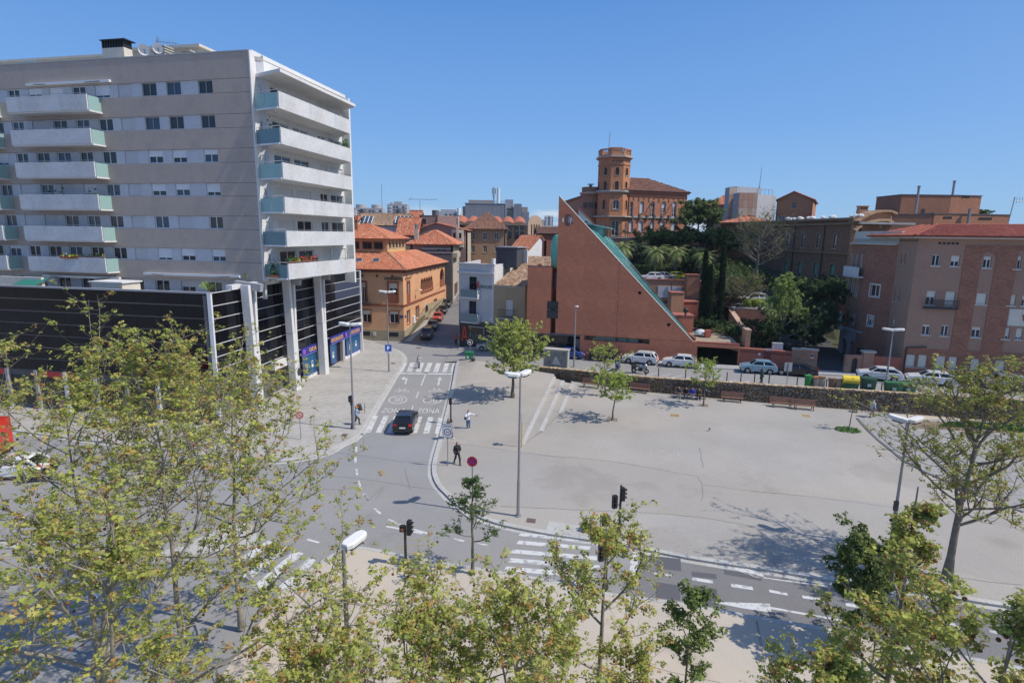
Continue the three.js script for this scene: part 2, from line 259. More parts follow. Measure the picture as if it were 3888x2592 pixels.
for(const[e,k]of[[E1,1],[E2,.66],[E3,.33]]){const n=9;for(let i=0;i<n;i++){const a=[lerp(e[0][0],e[1][0],i/n),lerp(e[0][1],e[1][1],i/n)],b=[lerp(e[0][0],e[1][0],(i + .985)/n),lerp(e[0][1],e[1][1],(i + .985)/n)];part(scene.getObjectByName('plaza'),'step_kerb',ribbon([a,b],.34,(x,z)=>PLZ + rise(0,z)*k,-.05,.075),M.kerb);}}
{const up=[[0,1178],[600,1235],[1345,1362],[2016,1510]].map((p)=>g2(ZG(...p),PLZ)),up2=[[980,1068],[1180,1095],[1600,1150]].map((p)=>g2(ZF(...p),PLZ)),dn=[[0,318],[130,322],[850,362],[1300,385],[1850,470]].map((p)=>g2(ZK(...p),PLZ)),dl=[[1540,262]].map((p)=>g2(ZJ(...p),PLZ));
struct('plaza_band',drape([...up2,...up,g2(ZH(2034,1480),PLZ),g2(ZL(2026,890),PLZ),...dn.reverse(),...dl,...[[1190,130],[1140,60],[1120,10]].map((p)=>g2(ZJ(...p),PLZ)),...[[935,1290],[945,1180]].map((p)=>g2(ZF(...p),PLZ))],()=>PLZ,.004,6),M.plazaBand);
const crack=(pts)=>ribbon(smooth(pts.map((p)=>g2(p,PLZ)),5).map((p,i)=>[p[0]+ (hash2(i,3,7)- .5)*.12,p[1]+ (hash2(i,5,7)- .5)*.12]),.03,()=>PLZ,.009);
struct('pavement_crack',[crack([[0,1178],[600,1235],[1180,1335],[1345,1362]].map((p)=>ZG(...p))),crack([[1345,1362],[1385,1450],[1378,1568]].map((p)=>ZG(...p))),crack([[1380,1430],[1700,1475],[2016,1510]].map((p)=>ZG(...p))),crack([[980,1068],[1180,1095],[1600,1150],[2010,1210]].map((p)=>ZF(...p))),crack([[1360,1115],[1375,1200],[1390,1290]].map((p)=>ZG(...p))),crack([[0,318],[850,362],[1300,385],[1850,470]].map((p)=>ZK(...p))),crack([[300,785],[760,760],[1400,810],[2026,880]].map((p)=>ZL(...p))),crack([[0,1300],[500,1350],[1200,1440],[2034,1520]].map((p)=>ZH(...p)))],std([.15,.145,.135],.95));
const rc=(pts)=>ribbon(pts.map((p)=>g2(p)),.03,zero,.008);
struct('road_crack',[rc([[10,1155],[300,1190],[600,1235],[880,1245]].map((p)=>ZF(...p))),rc([[10,1355],[400,1400],[700,1450],[960,1485]].map((p)=>ZF(...p))),rc([[460,1460],[390,1560]].map((p)=>ZF(...p))),rc([[600,190],[700,90]].map((p)=>ZJ(...p))),rc([[640,1300],[690,1480]].map((p)=>ZF(...p)))],std([.15,.148,.145],.95));}
const kerbThing=(name,line,hf,w=.32,n=1.0,mat=M.kerb)=>{
const g=new THREE.Group();g.name=numbered(name);g.userData.kind='structure';scene.add(g);
let acc=0,cur=[line[0]];let cnt=0;const far=[];
for(let i=1;i<line.length;i++){
const a=line[i - 1],b=line[i],l=Math.hypot(b[0]- a[0],b[1]- a[1]),k=Math.max(1,Math.round(l/n));
for(let j=0;j<k;j++){const p=[lerp(a[0],b[0],j/k),lerp(a[1],b[1],j/k)],q=[lerp(a[0],b[0],(j + .98)/k),lerp(a[1],b[1],(j + .98)/k)];const geo=ribbon([p,q],w,hf,0,.002 + .006*hash2(cnt,i,5));if(cnt++ <280)part(g,'kerb_stone',geo,mat);else far.push(geo);}
}
if(far.length)part(g,'kerb_stone',far,mat,{kind:'stuff'});return g;
};
kerbThing('kerb',K_in.map((p,i)=>p),(x,z)=>hLeft(x,z)+ .004,.34,1.1,M.kerbPale);
const offs=(line,d)=>line.map((p,i)=>{const a=line[Math.max(0,i - 1)],b=line[Math.min(line.length - 1,i + 1)],dx=b[0]- a[0],dz=b[1]- a[1],l=Math.hypot(dx,dz)||1;return[p[0]- dz/l*d,p[1]+ dx/l*d];});
struct('gutter',ribbon(offs(K_in,.33),.3,zero,.006),M.kerbPale);
const L_k=smooth([...[[270,192],[330,215],[470,262]].map((p)=>g2(ZF(...p))),...[[560,290],[605,318],[630,350],[634,382],[612,430],[560,510],[470,655],[405,760],[340,872],[300,950],[255,1010],[190,1058],[80,1112]].map((p)=>g2(ZF(...p))),...[[1960,1205],[1830,1240],[1600,1262],[1370,1252],[1050,1200],[800,1168],[300,1105],[0,1066]].map((p)=>g2(ZE(...p)))],4);
const L_out=[...L_k,[-110,L_k[L_k.length - 1][1]- 3],[-110,-64],[-60,-66],[-30,-86],[-26,-95]];
const pave=new THREE.MeshStandardMaterial({map:texture(1024,4.8,(u,v)=>{const n=24,c=Math.floor(u*n*.5),r=Math.floor(v*n),fu=u*n*.5 - c,fv=v*n - r,q=1 + (hash2(c,r,5)- .5)*.2,m=fu<.05||fv<.1?.72:1,s=(1 + (fbm(u,v,2,4,7)- .5)*.3 + (fbm(u,v,80,2,9)- .5)*.2)*q*m;return[.385*s,.365*s,.335*s];},true),roughness:.88,side:THREE.DoubleSide});
struct('pavement',drape(L_out,()=>.12,0,25),pave);
kerbThing('kerb',L_k,()=>.124,.32,1.1,M.kerb);
struct('gutter',ribbon(offs(L_k,-.31),.28,zero,.006),M.kerb);
const N_k=smooth([...[[-60,905],[120,770],[300,640],[430,575],[520,568],[640,585],[740,605],[880,640],[1040,668],[1200,692]].map((p)=>g2(ZJ(...p))),...[[430,880],[660,940],[1000,988],[1250,1022],[1560,1078],[1862,1132]].map((p)=>g2(ZK(...p))),...[[400,1166],[720,1222],[1000,1290],[1500,1385],[2026,1490]].map((p)=>g2(ZL(...p)))],3);
struct('near_pavement',drape([...N_k,[40,N_k[N_k.length - 1][1]+ 4],[60,30],[-9,30],[-11.5,-10]],()=>.12,0,12),M.pinkConcrete);
kerbThing('kerb',N_k,()=>.124,.26,1.1,M.kerbPale);
struct('pavement_joint',[[[1240,1040],[1230,1200]],[[1810,1130],[1840,1300],[1862,1400]],[[900,1405],[1200,1490],[1560,1568]]].map((l)=>ribbon(l.map((p)=>g2(ZK(...p),.12)),.03,()=>.12,.004)).concat([ribbon([[140,1130],[175,1290],[205,1568]].map((p)=>g2(ZL(...p),.12)),.03,()=>.12,.004)]),std([.2,.17,.14],.9));
{const I=smooth([[1000,640],[1300,560],[1560,460],[1740,385],[1840,380],[1900,430],[1905,510],[1880,560],[1780,575],[1600,590],[1000,700]].map((p)=>g2(ZI(...p),0)),4);struct('traffic_island',prismY(I,0,.14),M.kerbPale);
struct('traffic_island',prismY(smooth([[0,520],[250,530],[560,600],[1090,665],[1080,690],[560,640],[250,570],[0,560]].map((p)=>g2(ZI(...p),0)),3),0,.14),M.kerbPale);}
struct('road_surface',drape([...[[985,660],[1130,655],[1400,710],[1862,785]].map((p)=>g2(ZK(...p))),...[[600,850],[1500,985],[2026,1075],[2026,1480],[1000,1280],[400,1158]].map((p)=>g2(ZL(...p))),...[[1560,1070],[1250,1014],[955,965]].map((p)=>g2(ZK(...p)))],zero,.003,12),M.darkRoad);
{const blk=std([.095,.095,.102],.8);const pt=(p,f)=>drape(p.map((q)=>g2(f(...q))),zero,.007,20);
struct('road_patch',[pt([[1105,672],[1275,692],[1280,780],[1105,755]],ZK),pt([[1102,855],[1270,880],[1272,985],[1100,965]],ZK),pt([[1352,780],[1528,800],[1532,835],[1355,815]],ZK),pt([[1360,875],[1532,905],[1550,1050],[1370,1010]],ZK),pt([[1580,768],[1840,810],[1850,848],[1585,800]],ZK)],blk);}
// ---------- upper street behind the wall ----------
const backZ=(x)=>interp(x,[-9,-5.4,2,9.4,14,22.7,27.4,38.5,44,70],[-85.6,-84.3,-81,-77.4,-73.2,-69.4,-67.9,-65,-63.7,-56]);
{const f=[],b=[];for(let x=-9;x<=70;x+=2.5){f.push([x,x<3.2?lerp(-75.5,wallZ(3.2)- .3,sstep(-6,3.2,x)):wallZ(x)- .25]);b.push([x,backZ(x)- .3]);}
struct('street',drape([...f,...b.slice().reverse()],(x,z)=>hs(x),.012,3),M.street);
const pv=(d0,d1)=>{const a=[],c=[];for(let x=-8;x<=70;x+=2.5){a.push([x,backZ(x)+ d0]);c.push([x,backZ(x)+ d1]);}return[...a,...c.reverse()];};
struct('pavement',drape(pv(-.5,1.5),(x)=>hs(x),.12,3),M.concrete);
const kl=[];for(let x=-8;x<=70;x+=2.5)kl.push([x,backZ(x)+ 1.6]);kerbThing('kerb',kl,(x)=>hs(x)+ .1,.22,1.2,M.kerb);
struct('pavement',drape([...[[490,1065],[500,1010],[560,990],[690,985],[860,990],[1180,1050]].map((p)=>gs2(ZP(...p))),...[[1440,1085],[2000,1060],[2060,1060],[2010,1100]].map((p)=>gs2(ZP(...p))),far1,[.6,-70.6],[-4.8,-73.6]],(x)=>hs(x),.1,3),M.plaza);
const L=(a,b,f)=>ribbon([gs2(f(...a)),gs2(f(...b))],.13,(x)=>hs(x),.02);
const ln=[];for(const[a,b]of[[[370,437],[452,442]],[[362,462],[452,442]],[[362,462],[445,468]],[[455,468],[560,450]],[[690,482],[772,468]],[[790,495],[812,490]],[[905,505],[998,485]],[[1020,513],[1110,493]],[[1130,522],[1222,503]],[[1240,530],[1330,511]],[[1360,540],[1445,521]],[[1480,545],[1558,531]],[[1610,555],[1672,543]],[[1730,563],[1795,549]],[[1985,580],[2016,574]]])ln.push(L(a,b,ZG));
struct('road_marking',ln,M.paint);}
{
const st=(f,q)=>drape(q.map((p)=>g2(f(...p))),zero,.009,20),mk=[];
for(let i=0;i<7;i++){const x=790 + i*62,xb=735 + i*66;mk.push(st(ZB,[[x,1412],[x + 38,1412],[xb + 38,1460],[xb,1460]]));}
for(const[y0,y1,a,b]of[[200,205,275,360],[214,221,278,385],[228,236,285,400],[241,247,275,360]])mk.push(st(ZF,[[a,y0],[b,y0 + 6],[b,y1 + 7],[a,y1 + 1]]));
struct('road_marking',mk,M.paint);
const dash=[];for(const[x,y]of[[1040,268],[1048,284],[1056,300],[1064,318],[1074,336],[1080,354],[1086,372]])dash.push(st(ZF,[[x,y],[x + 26,y + 1],[x + 30,y + 9],[x + 3,y + 8]]));
for(const[x,y]of[[650,232],[720,240],[780,243],[850,247],[905,249],[965,255]])dash.push(st(ZF,[[x,y],[x + 36,y + 2],[x + 36,y + 6],[x,y + 4]]));
struct('road_marking',dash,M.paint);}
const mk=(f,q,off=.009,mat=M.paint,name='road_marking')=>struct(name,drape(q.map((p)=>g2(f(...p))),zero,off,20),mat);
for(const[a,b,c,d]of[[622,664,627,580],[690,730,703,657],[768,808,778,733],[838,878,848,806],[910,950,925,882],[985,1022,997,958],[1050,1085,1062,1030]])mk(ZF,[[a,393 + (a - 620)*.02],[b,393 + (a - 620)*.02],[c,473 + (a - 620)*.012],[d,471 + (a - 620)*.012]]);
for(const[a,b,c,d]of[[375,415,352,300],[462,505,442,392],[552,590,536,486],[648,690,630,585],[755,792,745,697],[840,887,848,797],[928,968,945,898]])mk(ZF,[[a,846 + (a - 375)*.025],[b,847 + (a - 375)*.025],[c,990 + (a - 375)*.02],[d,989 + (a - 375)*.02]]);
mk(ZF,[[585,482],[1070,488],[1068,497],[578,491]]);
for(const q of[[[812,500],[822,500],[787,590],[775,590]],[[755,642],[764,642],[744,696],[733,696]],[[707,760],[716,760],[700,830],[690,830]]])mk(ZF,q);
for(const l of[[[240,1038],[236,1068]],[[229,1112],[226,1155]],[[222,1198],[222,1250]],[[230,1300],[236,1352]],[[246,1400],[262,1455]],[[290,1510],[330,1568]]])struct('road_marking',ribbon(l.map((p)=>g2(ZF(...p))),.17,zero,.009),M.paint);
for(const l of[[[560,150],[590,200]],[[635,258],[682,298]],[[742,340],[832,380]],[[720,392],[832,412]],[[915,412],[1046,448]],[[910,430],[1000,446]],[[1235,485],[1310,505]],[[1415,520],[1490,535]],[[130,490],[220,515]]])struct('road_marking',ribbon(l.map((p)=>g2(ZJ(...p))),.17,zero,.009),M.paint);
for(const l of[[[815,540],[1040,528]],[[850,470],[960,500],[1050,470]],[[815,545],[900,590],[1040,600]]])struct('road_marking',ribbon(l.map((p)=>g2(ZJ(...p))),.1,zero,.009),tint(M.yellowPaint,[.32,.27,.16]));
for(const[y,x0,x1,dy]of[[508,132,560,22],[562,118,640,25],[624,75,690,27],[686,60,705,30],[745,30,680,32],[810,5,668,36]]){const s=(x)=>(x - x0)*.085;mk(ZK,[[x0 + 12,y],[x1,y + s(x1)*.95],[x1 - 8,y + dy + s(x1)],[x0 - 6,y + dy]]);}
mk(ZK,[[928,640],[978,645],[952,885],[900,878]]);
for(const[a,b,c,d]of[[[1088,782],[1214,798],[1212,818],[1085,800]],[[1358,822],[1502,845],[1508,868],[1358,843]],[[1632,866],[1782,888],[1790,913],[1635,890]]])mk(ZK,[a,b,c,d]);
for(const q of[[[222,908],[355,935],[357,952],[230,928]],[[455,947],[615,975],[625,997],[465,970]],[[765,1002],[880,1020],[890,1045],[770,1025]],[[1120,1075],[1240,1095],[1250,1115],[1130,1095]],[[1415,1122],[1540,1150],[1560,1172],[1425,1145]],[[1780,1195],[1900,1215],[1910,1235],[1790,1215]]])mk(ZL,q);
mk(ZK,[[1592,738],[1690,742],[1862,800],[1862,828],[1808,824]]);
mk(ZL,[[0,775],[100,795],[240,835],[130,822]]);mk(ZL,[[210,826],[640,882],[640,892],[240,836]]);
mk(ZL,[[-190,995],[230,1008],[243,1072],[30,1040]],.009);mk(ZL,[[232,1030],[740,1122],[740,1134],[240,1047]]);
for(const[a,b,c,d]of[[[1990,495],[2045,510],[1850,640],[1790,620]],[[2090,530],[2150,545],[1880,770],[1800,765]],[[2190,570],[2260,590],[1960,850],[1870,845]],[[2300,620],[2352,640],[2130,870],[2060,850]]])mk(ZI,[a,b,c,d]);
for(const[a,b,c,d]of[[[290,632],[345,640],[120,840],[60,830]],[[395,665],[440,680],[200,890],[130,890]],[[480,720],[560,735],[400,960],[290,985]],[[540,810],[600,830],[510,900],[440,880]]])mk(ZJ,[a,b,c,d]);
mk(ZI,[[880,720],[990,730],[700,930],[640,940]]);mk(ZI,[[1225,1150],[1440,1230],[1400,1235],[1240,1165]]);
{const y=M.yellowPaint;for(const l of[[[265,1100],[285,1102],[250,1155],[240,1155]],[[1035,1230],[1045,1230],[1055,1275],[1040,1275]],[[1040,1268],[1160,1255],[1160,1262],[1045,1277]],[[1255,1270],[1265,1270],[1285,1305],[1268,1308]],[[840,1235],[930,1228],[930,1234],[845,1241]],[[1270,1300],[1340,1262],[1345,1268],[1280,1308]]])mk(ZE,l,.009,y);}
function flatText(str,font,f,p0,p1,p2,mat=M.paint,th){
const a=V(...[G(f(...p0))].flatMap((v)=>[v.x,0,v.z])),b=G(f(...p1)),c=G(f(...p2)),e1=b.clone().sub(a),e2=c.clone().sub(a);
const g=typeof str==='string'?letters(str,font,0,1,0,.001,1):str;g.applyMatrix4(new THREE.Matrix4().makeBasis(e1,e2,V(0,1,0)).setPosition(a.x,.006,a.z));return struct('road_lettering',g,mat);
}
flatText('ZONA','sans_regular',ZF,[440,818],[640,822],[463,782]);flatText('ZONA','sans_regular',ZF,[745,823],[936,826],[757,785]);
for(const cx of[583,876]){
const t=cx>700?2:0;flatText('30','sans_regular',ZF,[cx - 40,728 + t],[cx + 36,729 + t],[cx - 32,692 + t]);
const ring=new THREE.RingGeometry(.44,.5,40),c=G(ZF(cx,711 + t)),e1=G(ZF(cx + 80,712 + t)).sub(c).multiplyScalar(2),e2=G(ZF(cx + 8,678 + t)).sub(c).multiplyScalar(2);struct('road_marking',ring.applyMatrix4(new THREE.Matrix4().makeBasis(e1,e2,V(0,1,0)).setPosition(c.x,.009,c.z)),M.paint);
const o=G(ZF(cx + 30 - (cx>700?0:0),646)),ex=G(ZF(cx + 92,647)).sub(o),ey=G(ZF(cx + 38,610)).sub(o),W=(x,y)=>[o.x + ex.x*x + ey.x*y,o.z + ex.z*x + ey.z*y];
const wl=(x)=>{const l=[];for(let i=0;i<=18;i++)l.push(W(x + .34*Math.cos(i/9*Math.PI),.22 + .24*Math.sin(i/9*Math.PI)));return ribbon(l,.075,zero,.009);};
struct('road_marking',[wl(-.62),wl(.62),ribbon([W(-.62,.22),W(-.35,.72),W(.35,.72),W(0,.2),W(-.62,.22)],.075,zero,.01),ribbon([W(0,.2),W(-.4,.88)],.075,zero,.011),ribbon([W(.62,.22),W(.3,.95),W(.5,.98)],.075,zero,.0105),ribbon([W(-.52,.9),W(-.26,.9)],.1,zero,.0102)],M.paint);
}
{
mk(ZF,[[640,578],[652,578],[664,540],[648,536]]);mk(ZF,[[650,540],[662,544],[668,528],[640,526],[640,534]],.0095);mk(ZF,[[612,530],[640,513],[636,551]],.0095);mk(ZF,[[630,526],[645,526],[645,535],[628,535]],.0092);
mk(ZF,[[918,587],[935,587],[944,540],[931,540]]);mk(ZF,[[912,541],[962,543],[942,516]],.0095);}
{const ring=(p,r)=>{const c=G(ZG(...p),PLZ),l=[];for(let i=0;i<=26;i++)l.push([c.x + r*Math.cos(i/13*Math.PI),c.z + r*Math.sin(i/13*Math.PI)]);return ribbon(l,.04,()=>PLZ,.01);};
struct('chalk_ring',[ring([1020,1183],.75),ring([1106,1165],.68)],std([.47,.45,.42],.9));
const cov=(f,q,mat,name,h=PLZ,off=.008)=>struct(name,drape(q.map((p)=>g2(f(...p),h)),()=>h,off,20),mat);
const rust=mottled([.12,.085,.07],.8,.3,.3,1,91),ochre=mottled([.3,.2,.09],.9,.3,.2,1,92);
cov(ZG,[[1095,826],[1192,833],[1196,862],[1103,854]],M.stone,'cover_frame');cov(ZG,[[1103,829],[1186,836],[1189,858],[1110,851]],ochre,'manhole_cover',PLZ,.013);
cov(ZH,[[370,728],[445,733],[460,757],[380,752]],M.stone,'cover_frame');cov(ZH,[[377,730],[440,735],[453,754],[386,749]],ochre,'manhole_cover',PLZ,.013);
cov(ZK,[[190,402],[252,410],[246,440],[180,432]],rust,'drain_cover');cov(ZF,[[1043,1020],[1087,1022],[1086,1045],[1040,1043]],rust,'drain_cover');cov(ZF,[[115,1000],[162,1003],[140,1026],[92,1022]],rust,'drain_cover',.12);cov(ZF,[[530,395],[562,397],[555,407],[522,405]],rust,'drain_cover',.12);cov(ZF,[[1130,478],[1172,478],[1168,490],[1126,490]],rust,'drain_cover',.24,.02);
cov(ZK,[[345,425],[560,455],[540,535],[320,498]],M.kerbPale,'crossing_slab');cov(ZF,[[1100,418],[1172,425],[1150,470],[1095,465]],M.kerbPale,'crossing_slab',.2,.04);cov(ZF,[[1040,865],[1100,870],[1085,945],[1035,940]],M.kerbPale,'crossing_slab',PLZ,.03);
mk(ZF,[[800,478],[850,478],[846,486],[802,486]],.0125,rust,'manhole_cover');mk(ZF,[[735,266],[782,266],[780,275],[738,275]],.0125,rust,'manhole_cover');
const pit=(f,q,grass,h=PLZ)=>{cov(f,q,M.earth,'tree_pit',h,.01);const l=[...q,q[0]].map((p)=>g2(f(...p),h));struct('tree_pit_edge',ribbon(l,.08,()=>h,.012,.02),M.kerb);};
pit(ZG,[[515,660],[600,667],[596,690],[514,682]]);pit(ZG,[[570,858],[668,872],[660,898],[562,884]]);pit(ZG,[[1348,745],[1437,752],[1436,774],[1346,765]]);pit(ZF,[[1520,682],[1610,688],[1605,706],[1515,700]],0,.36);pit(ZL,[[1480,800],[1560,812],[1600,880],[1500,880]]);pit(ZL,[[725,1290],[860,1310],[850,1400],[735,1370]],0,.12);
const path=new THREE.MeshStandardMaterial({map:texture(512,3,(u,v)=>{const n=20,r=Math.floor(v*n),uu=u*n + (r%2)*.5,c=Math.floor(uu)%n,m=(uu%1)<.14||(v*n%1)<.14?.6:1,s=m*(1 + (hash2(c,r,3)- .5)*.4)*(1 + (fbm(u,v,3,4,2)- .5)*.3);return[.3*s,.29*s,.275*s];},true),roughness:.9,side:THREE.DoubleSide});
const edge=[[795,760],[870,845],[960,930],[1060,1010],[1150,1085],[1300,1160],[1620,1310],[1900,1410],[2034,1460]].map((p)=>g2(ZH(...p),PLZ));
struct('path',drape([...edge,[66,edge[8][1]],[66,wallZ(66)+ .3],...[60,50,40,36].map((x)=>[x,wallZ(x)+ .25])],()=>PLZ,.006,6),path);
struct('path_edge',ribbon(edge,.22,()=>PLZ,0,.05),M.darkConcrete);
const ex=[[1015,735],[1260,735],[1640,740],[2034,760]].map((p)=>g2(ZH(...p),PLZ));
struct('path',drape([...ex,...[[2034,800],[1400,770],[1060,765]].map((p)=>g2(ZH(...p),PLZ))],()=>PLZ,.011,6),M.pinkConcrete);
struct('flower_bed',drape([[1090,780],[1300,782],[2034,800],[2034,880],[1560,850],[1240,835]].map((p)=>g2(ZH(...p),PLZ)),()=>PLZ,.015,6),M.earth);
{const r=rng(5),q=[[1480,790],[1700,800],[2034,800],[2034,870],[1650,835],[1400,820]].map((p)=>g2(ZH(...p),PLZ)),bl=new THREE.BufferGeometry();bl.setAttribute('position',new THREE.BufferAttribute(new Float32Array([-.03,0,0,.03,0,0,.02,.16,.03,.04,0,.02,.06,0,-.02,.08,.14,-.02]),3));bl.computeVertexNormals();
const xs=q.map((p)=>p[0]),zs=q.map((p)=>p[1]),spots=[];const inside=(x,z)=>{let c=false;for(let i=0,j=q.length - 1;i<q.length;j=i++)if((q[i][1]>z)!==(q[j][1]>z)&&x<(q[j][0]- q[i][0])*(z - q[i][1])/(q[j][1]- q[i][1])+ q[i][0])c=!c;return c;};
for(let i=0;i<16000;i++){const x=lerp(Math.min(...xs),Math.max(...xs),r()),z=lerp(Math.min(...zs),Math.max(...zs),r());if(inside(x,z))spots.push([x,z]);}
const gm=new THREE.InstancedMesh(bl,std([.07,.19,.025],.9),spots.length),mt=new THREE.Matrix4();spots.forEach((s,i)=>{mt.makeRotationY(r()*6.3).setPosition(s[0],PLZ + .012,s[1]);gm.setMatrixAt(i,mt);});gm.name='lawn_grass';tag(gm,'bright green lawn strip at the foot of the stone wall','lawn',null,'stuff');scene.add(gm);}
}
// ---------- the tall block of flats on the left, with its black glass podium ----------
{
const cladding=mottled([.42,.352,.308],.85,.07,.1,5,101),white=mottled([.5,.515,.55],.7,.08,.03,6,102),parapet=mottled([.54,.545,.555],.85,.12,.1,5,103),soffit=M.white;
const frosted=phys([.42,.62,.6],.35,{transmission:.35,thickness:0}),frostedDark=phys([.2,.33,.36],.3,{transmission:.3,thickness:0});
const a=12*Math.PI/180,C=[-24.32,-56],ca=Math.cos(a),sa=Math.sin(a);
const at=(s,d)=>[C[0]+ s*ca - d*sa*-1*-1*0 + d*sa,C[1]+ s*sa - d*ca];
const LF=new Facade(at(-50,0),at(0,0)),b=thing('apartment_building','tall grey apartment building with white balconies above a black glass podium, left of the road','building',[at(-20,8)[0],0,at(-20,8)[1]]);
const strips=[[29.61,30.84],[26.53,27.76],[23.41,24.68],[20.3,21.53],[17.17,18.43],[14.0,15.26]],top=33.1,bot=12.18;
const bands=[[30.84,top],[27.76,29.61],[24.68,26.53],[21.53,23.41],[18.43,20.3],[15.26,17.17],[bot,14.0]];
for(const[v0,v1]of bands)for(let u=8;u<50;u+=7)part(b,'cladding_panel',LF.box(u + .004,u + 6.996,v0 + .015,v1 - .015,-.3,0),cladding);
for(const[v0,v1]of strips)part(b,'cladding_panel',LF.box(46.02,49.996,v0 + .015,v1 - .015,-.3,-.002),cladding);
part(b,'wall',[LF.box(8,49.97,bot + .05,top - .05,-.6,-.305),LF.box(8,50,top,top + .12,-.35,.03)],tint(cladding,[.5,.5,.5]));
const cols=[[17,18.5],[19.4,20.9],[22,23.5],[24.6,26.25],[27.2,28.9],[30,31.6],[32.7,34.4],[35.4,37],[38.15,39.8],[40.9,42.5],[44.4,45.95]];
const st=['g8g58g8Cggg','gggCgggCggg','g8ggggGC564','ggCgC8gC657','ggCCgggCgCg','g3ggggGC866'];
strips.forEach(([v0,v1],k)=>{
const holes=cols.map(([u0,u1])=>({u0,u1,v0:v0 + .03,v1:v1 - .03}));
part(b,'wall',LF.wall([[8,v0],[46,v0],[46,v1],[8,v1]],holes,.2).translate(-LF.n.x*.1,0,-LF.n.z*.1),white);
holes.forEach((h,i)=>{const s=st[k][i],bl=s==='C'?1:+s?+s/10:0;windowIn(b,LF,h,{depth:.26,frame:i>6&&k<2?M.greyFrame:M.whiteFrame,pane:(i + k)%3?M.pane:M.paneBlue,blind:bl,blindMat:s==='C'?tint(white,[.62,.63,.66]):tint(white,[.86,.87,.9])});});
});
const LB=new Facade(at(-50,-1.45),at(0,-1.45));
for(let k=0;k<6;k++){
const t=29.68 - 3.1*k,[pu0]=LB.uv(ZA(135 + k*19,445 + k*190)),[pu1]=LB.uv(ZA(607 + k*17,415 + k*195));
for(const[u0,u1]of[[23.75,33.35],[9,20.95]]){
const bal=part(b,'balcony',[LF.box(u0,u1 + .08,t - 1.55,t - 1.4,0,1.4)],soffit);
part(bal,'parapet',LF.box(u0,u1,t - 1.42,t,1.4,1.52),parapet);
part(bal,'side_panel',LF.box(u1,u1 + .03,t - 1.38,t - .08,.02,1.38),frosted);part(bal,'side_panel',LF.box(u0,u0 + .03,t - 1.38,t - .08,.02,1.38),frosted);
part(bal,'railing',[bar(LF.pt(u0,t + .13,1.46),LF.pt(u1,t + .13,1.46),.025),bar(LF.pt(u1,t + .13,1.46),LF.pt(u1,t + .05,.02),.025),...[0,.25,.5,.75,1].map((q)=>bar(LF.pt(lerp(u0 + .05,u1 - .05,q),t,1.46),LF.pt(lerp(u0 + .05,u1 - .05,q),t + .13,1.46),.02))],M.steel);
}
}
const P2=[onZ(ZA(1590,600),-57.2).x,-57.2],RF=new Facade(P2,[P2[0]+ 15.6*sa,P2[1]- 15.6*ca]),NF=new Facade([C[0],C[1]- .55],[P2[0],P2[1]]);
const B0=[-21.51,-55],BF=new Facade(B0,[B0[0]+ 13.5*Math.sin(.2),B0[1]- 13.5*Math.cos(.2)]);
part(b,'wall',[LF.box(49.996,50.12,bot,top + .1,-1.2,.02)],M.white);
const fl=(k)=>28.05 - 3.1*k;
{const holes=[],hn=[];for(let k=0;k<6;k++){const f=fl(k);for(const[x0,x1]of[[1606,1712],[1726,1822],[1876,1928],[1940,2020]]){const u0=RF.uv(ZA(x0,350))[0],u1=RF.uv(ZA(x1,400))[0];holes.push({u0,u1,v0:f + .15,v1:f + 2.55,k});}hn.push({u0:.35,u1:NF.L - .35,v0:f + .9,v1:f + 2.3,k});}
part(b,'wall',RF.wall([[0,bot],[15.6,bot],[15.6,32.6],[0,32.6]],holes,.3),M.white);part(b,'wall',NF.wall([[0,bot],[NF.L,bot],[NF.L,32.6],[0,32.6]],hn,.3),white);
holes.forEach((h,i)=>{const k=h.k,q=(i*7 + k*3)%10;windowIn(b,RF,h,{frame:M.whiteFrame,pane:q%2?M.pane:M.paneBlue,nx:2,blind:[[0,0,.3,0],[0,0,0,0],[0,0,.3,.35],[.98,.98,0,0],[.98,0,0,0],[0,0,.98,.98]][k][i%4]||.04,blindMat:M.blind});});
hn.forEach((h)=>windowIn(b,NF,h,{nx:1,frame:M.whiteFrame,blind:h.k%2?0:.95,blindMat:tint(white,[.8,.82,.85])}));}
for(let k=0;k<6;k++){
const t=29.5 - 3.1*k,bal=part(b,'balcony',prismY([[P2[0],P2[1]+ .2],[B0[0],B0[1]],...[BF.pt(13.5,0,0)].map((p)=>[p.x,p.z]),[RF.pt(13.9,0).x,RF.pt(13.9,0).z]],t - 1.5,t - 1.36),soffit);
part(bal,'parapet',BF.box(0,13.5,t - 1.48,t,0,.14),parapet);
part(bal,'railing',[bar(BF.pt(0,t + .14,.07),BF.pt(13.5,t + .14,.07),.025),...Array.from({length:8},(_,i)=>bar(BF.pt(.2 + i*1.87,t,.07),BF.pt(.2 + i*1.87,t + .14,.07),.02))],M.steel);
const S1=new Facade([C[0]+ .12,C[1]- .3],[B0[0],B0[1]]);for(const[u0,u1]of[[.02,S1.L*.46],[S1.L*.48,S1.L - .04]])part(bal,'side_panel',S1.box(u0,u1,t - 1.34,t - .1,-.02,.02),k%3===1||k>3?frostedDark:frosted);
part(bal,'side_rail',bar(S1.pt(0,t + .1),S1.pt(S1.L,t + .14),.025),M.whiteFrame);part(bal,'slab_edge',S1.box(0,S1.L,t - 1.5,t - 1.36,-.08,.08),M.whiteFrame);
const S2=new Facade([BF.pt(13.5,0).x,BF.pt(13.5,0).z],[RF.pt(13.9,0).x,RF.pt(13.9,0).z]);part(bal,'side_panel',S2.box(0,S2.L,t - 1.34,t - .1,-.02,.02),frosted);
}
